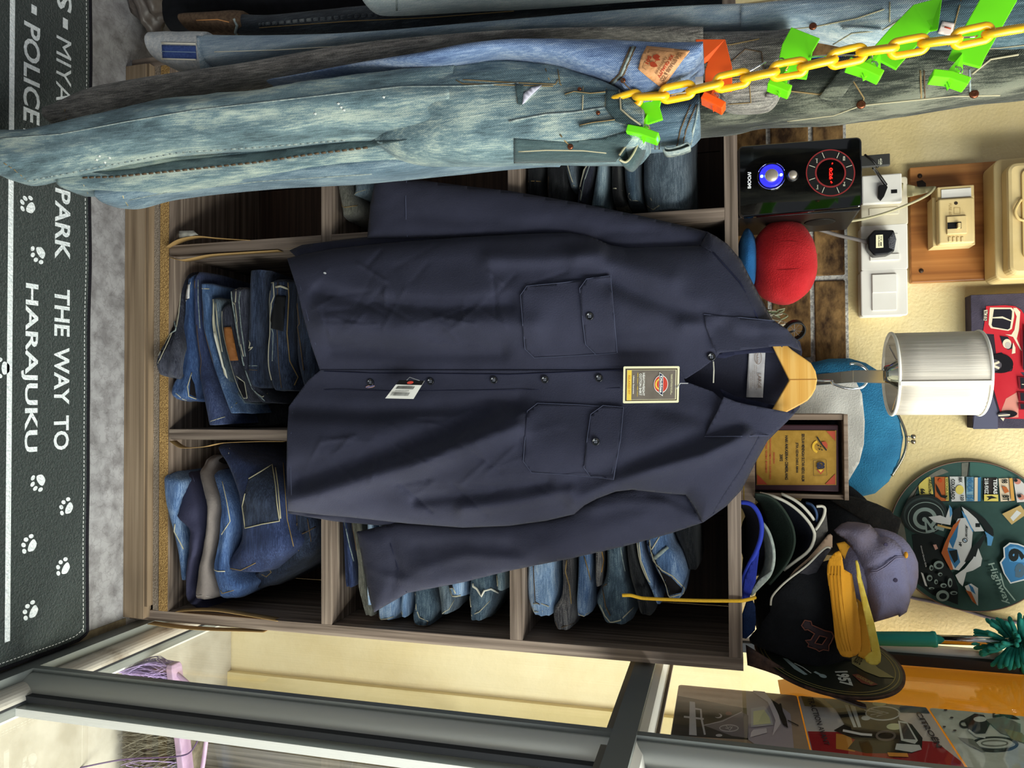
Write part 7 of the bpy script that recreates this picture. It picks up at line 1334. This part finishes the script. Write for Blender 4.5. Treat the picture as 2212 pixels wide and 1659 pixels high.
art.poly(M('car_ochre', '#7d6a45', .4), Z_((735, 235), (1100, 270), (1100, 400), (780, 380))); art.poly(M('car_night', '#1e2733', .4, col2='#2f4453', nscale=9), Z_((1030, 300), (1570, 310), (1620, 430), (1380, 420), (1100, 380), (1000, 420), (900, 330)))
art.poly(M('car_red', '#7d141c', .4), Z_((800, 545), (1000, 550), (1300, 590), (1640, 615), (1860, 750), (1900, 900), (860, 860))); art.poly(M('car_amber', '#b5682a', .4), Z_((985, 560), (1080, 575), (1110, 680), (985, 660)))
carb = M('car_black', '#181413', .35); art.poly(carb, Z_((980, 400), (1060, 390), (1180, 350), (1300, 340), (1380, 400), (1400, 470), (1480, 500), (1550, 590), (1545, 660), (1480, 690), (1180, 690), (1060, 660), (1110, 600), (970, 540), (1040, 500)))
cl_ = M('car_chrome', '#a89da0', .4); art.poly(cl_, Z_((1040, 370), (1110, 385), (1150, 520), (1100, 520))); art.line(carb, Z_((1070, 375), (1125, 520)), 3); art.ring(cl_, zs(1290, 430), 38, 16, 3, 36); art.line(cl_, Z_((1170, 410), (1290, 430), (1210, 440)), 2); art.line(cl_, Z_((1200, 400), (1330, 430), (1250, 450)), 2)
art.ell(cl_, zs(1180, 462), 10, 5); art.ell(M('car_lamp', '#b9ad84', .4), zs(1268, 367), 15, 5.5); art.ell(_mats['car_lamp'], zs(1366, 519), 17, 7); art.poly(cl_, Z_((1390, 480), (1450, 490), (1520, 610), (1500, 632), (1410, 610))); art.poly(M('car_glass', '#3a3436', .35), Z_((1402, 492), (1445, 500), (1505, 605), (1425, 600)))
art.poly(cl_, Z_((1380, 630), (1530, 640), (1545, 670), (1480, 688), (1370, 670))); art.line(cl_, Z_((1030, 545), (1150, 570), (1220, 575)), 5); art.ring(M('car_wheel', '#4a4240', .4), zs(1310, 580), 22, 12, 5, 28); art.poly(_mats['car_amber'], Z_((1320, 690), (1450, 695), (1460, 720), (1330, 715)))
ink = M('car_ink', '#2b2326', .4); art.text(ink, 'TRACTION AVANT', [zs(795, 330), zs(910, 640), zs(945, 640), zs(835, 330)], .02); art.text(ink, 'CITROËN', [zs(1500, 425), zs(1640, 655), zs(1690, 655), zs(1545, 425)], .04)
art.build('printed_picture', s_)
r, s_ = wplate('top picture plate in the window, grey motorcycle before a stone wall', 1.369, 1.549, M('stone_grey', '#8d8d8a', .4, col2='#a3a29e', nscale=30))
g = clampw(pxm, 1.369, 1.549); art = Art(g, (-1, 0, 0), .0003, .00008); mk = M('moto_black', '#1b1a1a', .35); mg = M('moto_grey', '#5d5c58', .4); ml = M('moto_light', '#a6a5a0', .4)
art.line(M('moto_red', '#7d2333', .4), Z_((1715, 322), (1780, 340)), 7); art.line(_mats['moto_red'], Z_((1772, 320), (1722, 348)), 7); art.ring(ink, zs(1765, 360), 10, 4.5, 2, 24); art.text(ink, 'SAXO', [zs(1700, 236), zs(1740, 372), zs(1800, 374), zs(1765, 236)], .03) if False else None
art.ring(mk, zs(2020, 630), 52, 17, 7, 40); art.ell(ml, zs(2020, 625), 40, 11); art.ring(mg, zs(2020, 625), 30, 8, 4, 30); art.poly(mk, Z_((1820, 470), (1890, 430), (1950, 440), (1990, 500), (1960, 560), (1900, 560), (1850, 540))); art.poly(mk, Z_((2030, 425), (2120, 420), (2190, 470), (2130, 465), (2060, 440))); art.line(mk, Z_((2000, 410), (2010, 450), (2080, 440)), 5)
art.poly(mg, Z_((1960, 470), (2080, 450), (2190, 500), (2190, 600), (2060, 560))); art.poly(M('moto_khaki', '#6e684e', .4), Z_((2080, 530), (2200, 560), (2260, 640), (2130, 600))); art.ring(mk, zs(1825, 500), 12, 9, 4, 24); art.ell(ml, zs(1925, 470), 14, 6); art.poly(mg, Z_((1780, 590), (1880, 600), (1960, 690), (1850, 640))); art.line(ml, Z_((1850, 540), (1900, 580), (1960, 590)), 4)
for c_ in ((1700, 410), (1740, 460), (1690, 520), (1760, 545)): art.ell(ink, zs(*c_), 4, 1.6)
art.build('printed_picture', s_)
# ---- broom outside the glass
lil = M('broom_lilac', '#bda0b8', .5, col2='#ab8caa', nscale=30); bl_ = M('bristle_lilac', '#bfa6d6', .6); bg_ = M('bristle_grey', '#7d7868', .7)
YBm = 1.21; br = thing('broom', 'lilac broom with splayed lilac and grey bristles standing outside the glass', 'broom', (.62, YBm, -.004))
h0, h1 = P(375, 1432, YBm), P(408, 1720, YBm); hz = (h0.z + h1.z) / 2
rg = []
for t in (0, .03, .5, .97, 1):
    c_ = h0.lerp(h1, t); k = .8 if t in (0, 1) else 1; rg.append([c_ + V((0, .014 * a * k, .007 * b * k)) for a, b in ((-1, -1), (1, -1), (1, 1), (-1, 1))])
bevel(MB().loft(rg).build('head_bar', lil, br), .002)
hm = P(392, 1553, YBm); MB().tube([hm, hm + V((0, .004, .022)), P(452, 1563, YBm + .01), P(456, 1563, YBm + .01)], [.013, .011, .0105, .011], 14).build('socket', lil, br, True)
MB().tube([P(452, 1563, YBm + .01), P(600, 1573, 1.26), P(1000, 1600, 1.44)], .0085, 14).build('handle', M('handle_pale', '#dccfd6', .4), br, True)
for s_ in (-1, 1): MB().tube(spline([h0.lerp(h1, .5 + s_ * .42) + V((0, 0, .004)), h0.lerp(h1, .5 + s_ * .34) + V((0, .0, .03)), hm + V((s_ * .018, .006, .052)), hm + V((s_ * .004, .008, .06))], 20), .004, 8).build('brace', lil, br, True)
rd = random.Random(7)
for m, rngs, n in ((bl_, ((0, .42), (.72, 1)), 700), (bg_, ((.36, .78),), 600)):
    mb = MB()
    for k in range(n):
        t = rd.uniform(*rd.choice(rngs)); c_ = h0.lerp(h1, t) + V((0, rd.uniform(-.012, .012), -.006)); sp_ = (t - .5) * .05; L = hz + .0
        e = V((max(.497, c_.x + sp_ * 2.6 + rd.uniform(-.04, .04)), c_.y + rd.uniform(-.03, .03), max(.002, rd.uniform(.0, .03)))); mid = c_.lerp(e, .55) + V((rd.uniform(-.014, .014), rd.uniform(-.012, .012), 0))
        mb.tube(spline([c_, mid, e], 6), .00075, 3, cap=False)
    b_ = mb.build('bristles', m, br, True); b_['kind'] = 'stuff'
# loose wires on the ground outside
wv = thing('wire', 'thin purple wire poking up from the broom outside the glass', 'wire', P(440, 1610, 1.2)); MB().tube(spline([P(425, 1565, 1.2), P(430, 1590, 1.19), P(415, 1620, 1.19), P(395, 1632, 1.19), P(350, 1636, 1.18), P(270, 1640, 1.15), P(170, 1659, 1.1)], 40), .0013, 6).build('strand', M('wire_purple', '#5b4368', .5), wv, True)
# crumpled plastic bag on the floor at the left
bgm = M('bag_plastic', '#5d544f', .4, col2='#6f6660', nscale=60, spec=.5)
c_ = PZ(330, -8, .03); tag(ellipsoid((c_.x, c_.y, .03), (.06, .05, .032), 30, 18, .6, 12).build('plastic_bag', bgm, None, True), 'crumpled greyish plastic bag on the floor at the left edge', 'bag')

# printed tin: matt inks
for n_, m in _mats.items():
    if n_.startswith(('sign_', 'sepia_', 'car_', 'moto_', 'stone_', 'plate_', 'coach_', 'print_')):
        b = m.node_tree.nodes['Principled BSDF']; b.inputs['Specular IOR Level'].default_value = .12; b.inputs['Roughness'].default_value = .6
    if n_.startswith(('sepia_', 'car_', 'moto_', 'stone_')):
        def up(c): return tuple(min(.85, x * 2.4 + .01) for x in c[:3]) + (1,)
        b.inputs['Base Color'].default_value = up(b.inputs['Base Color'].default_value)
        for k in m.node_tree.nodes:
            if k.type == 'VALTORGB':
                for e in k.color_ramp.elements: e.color = up(e.color)
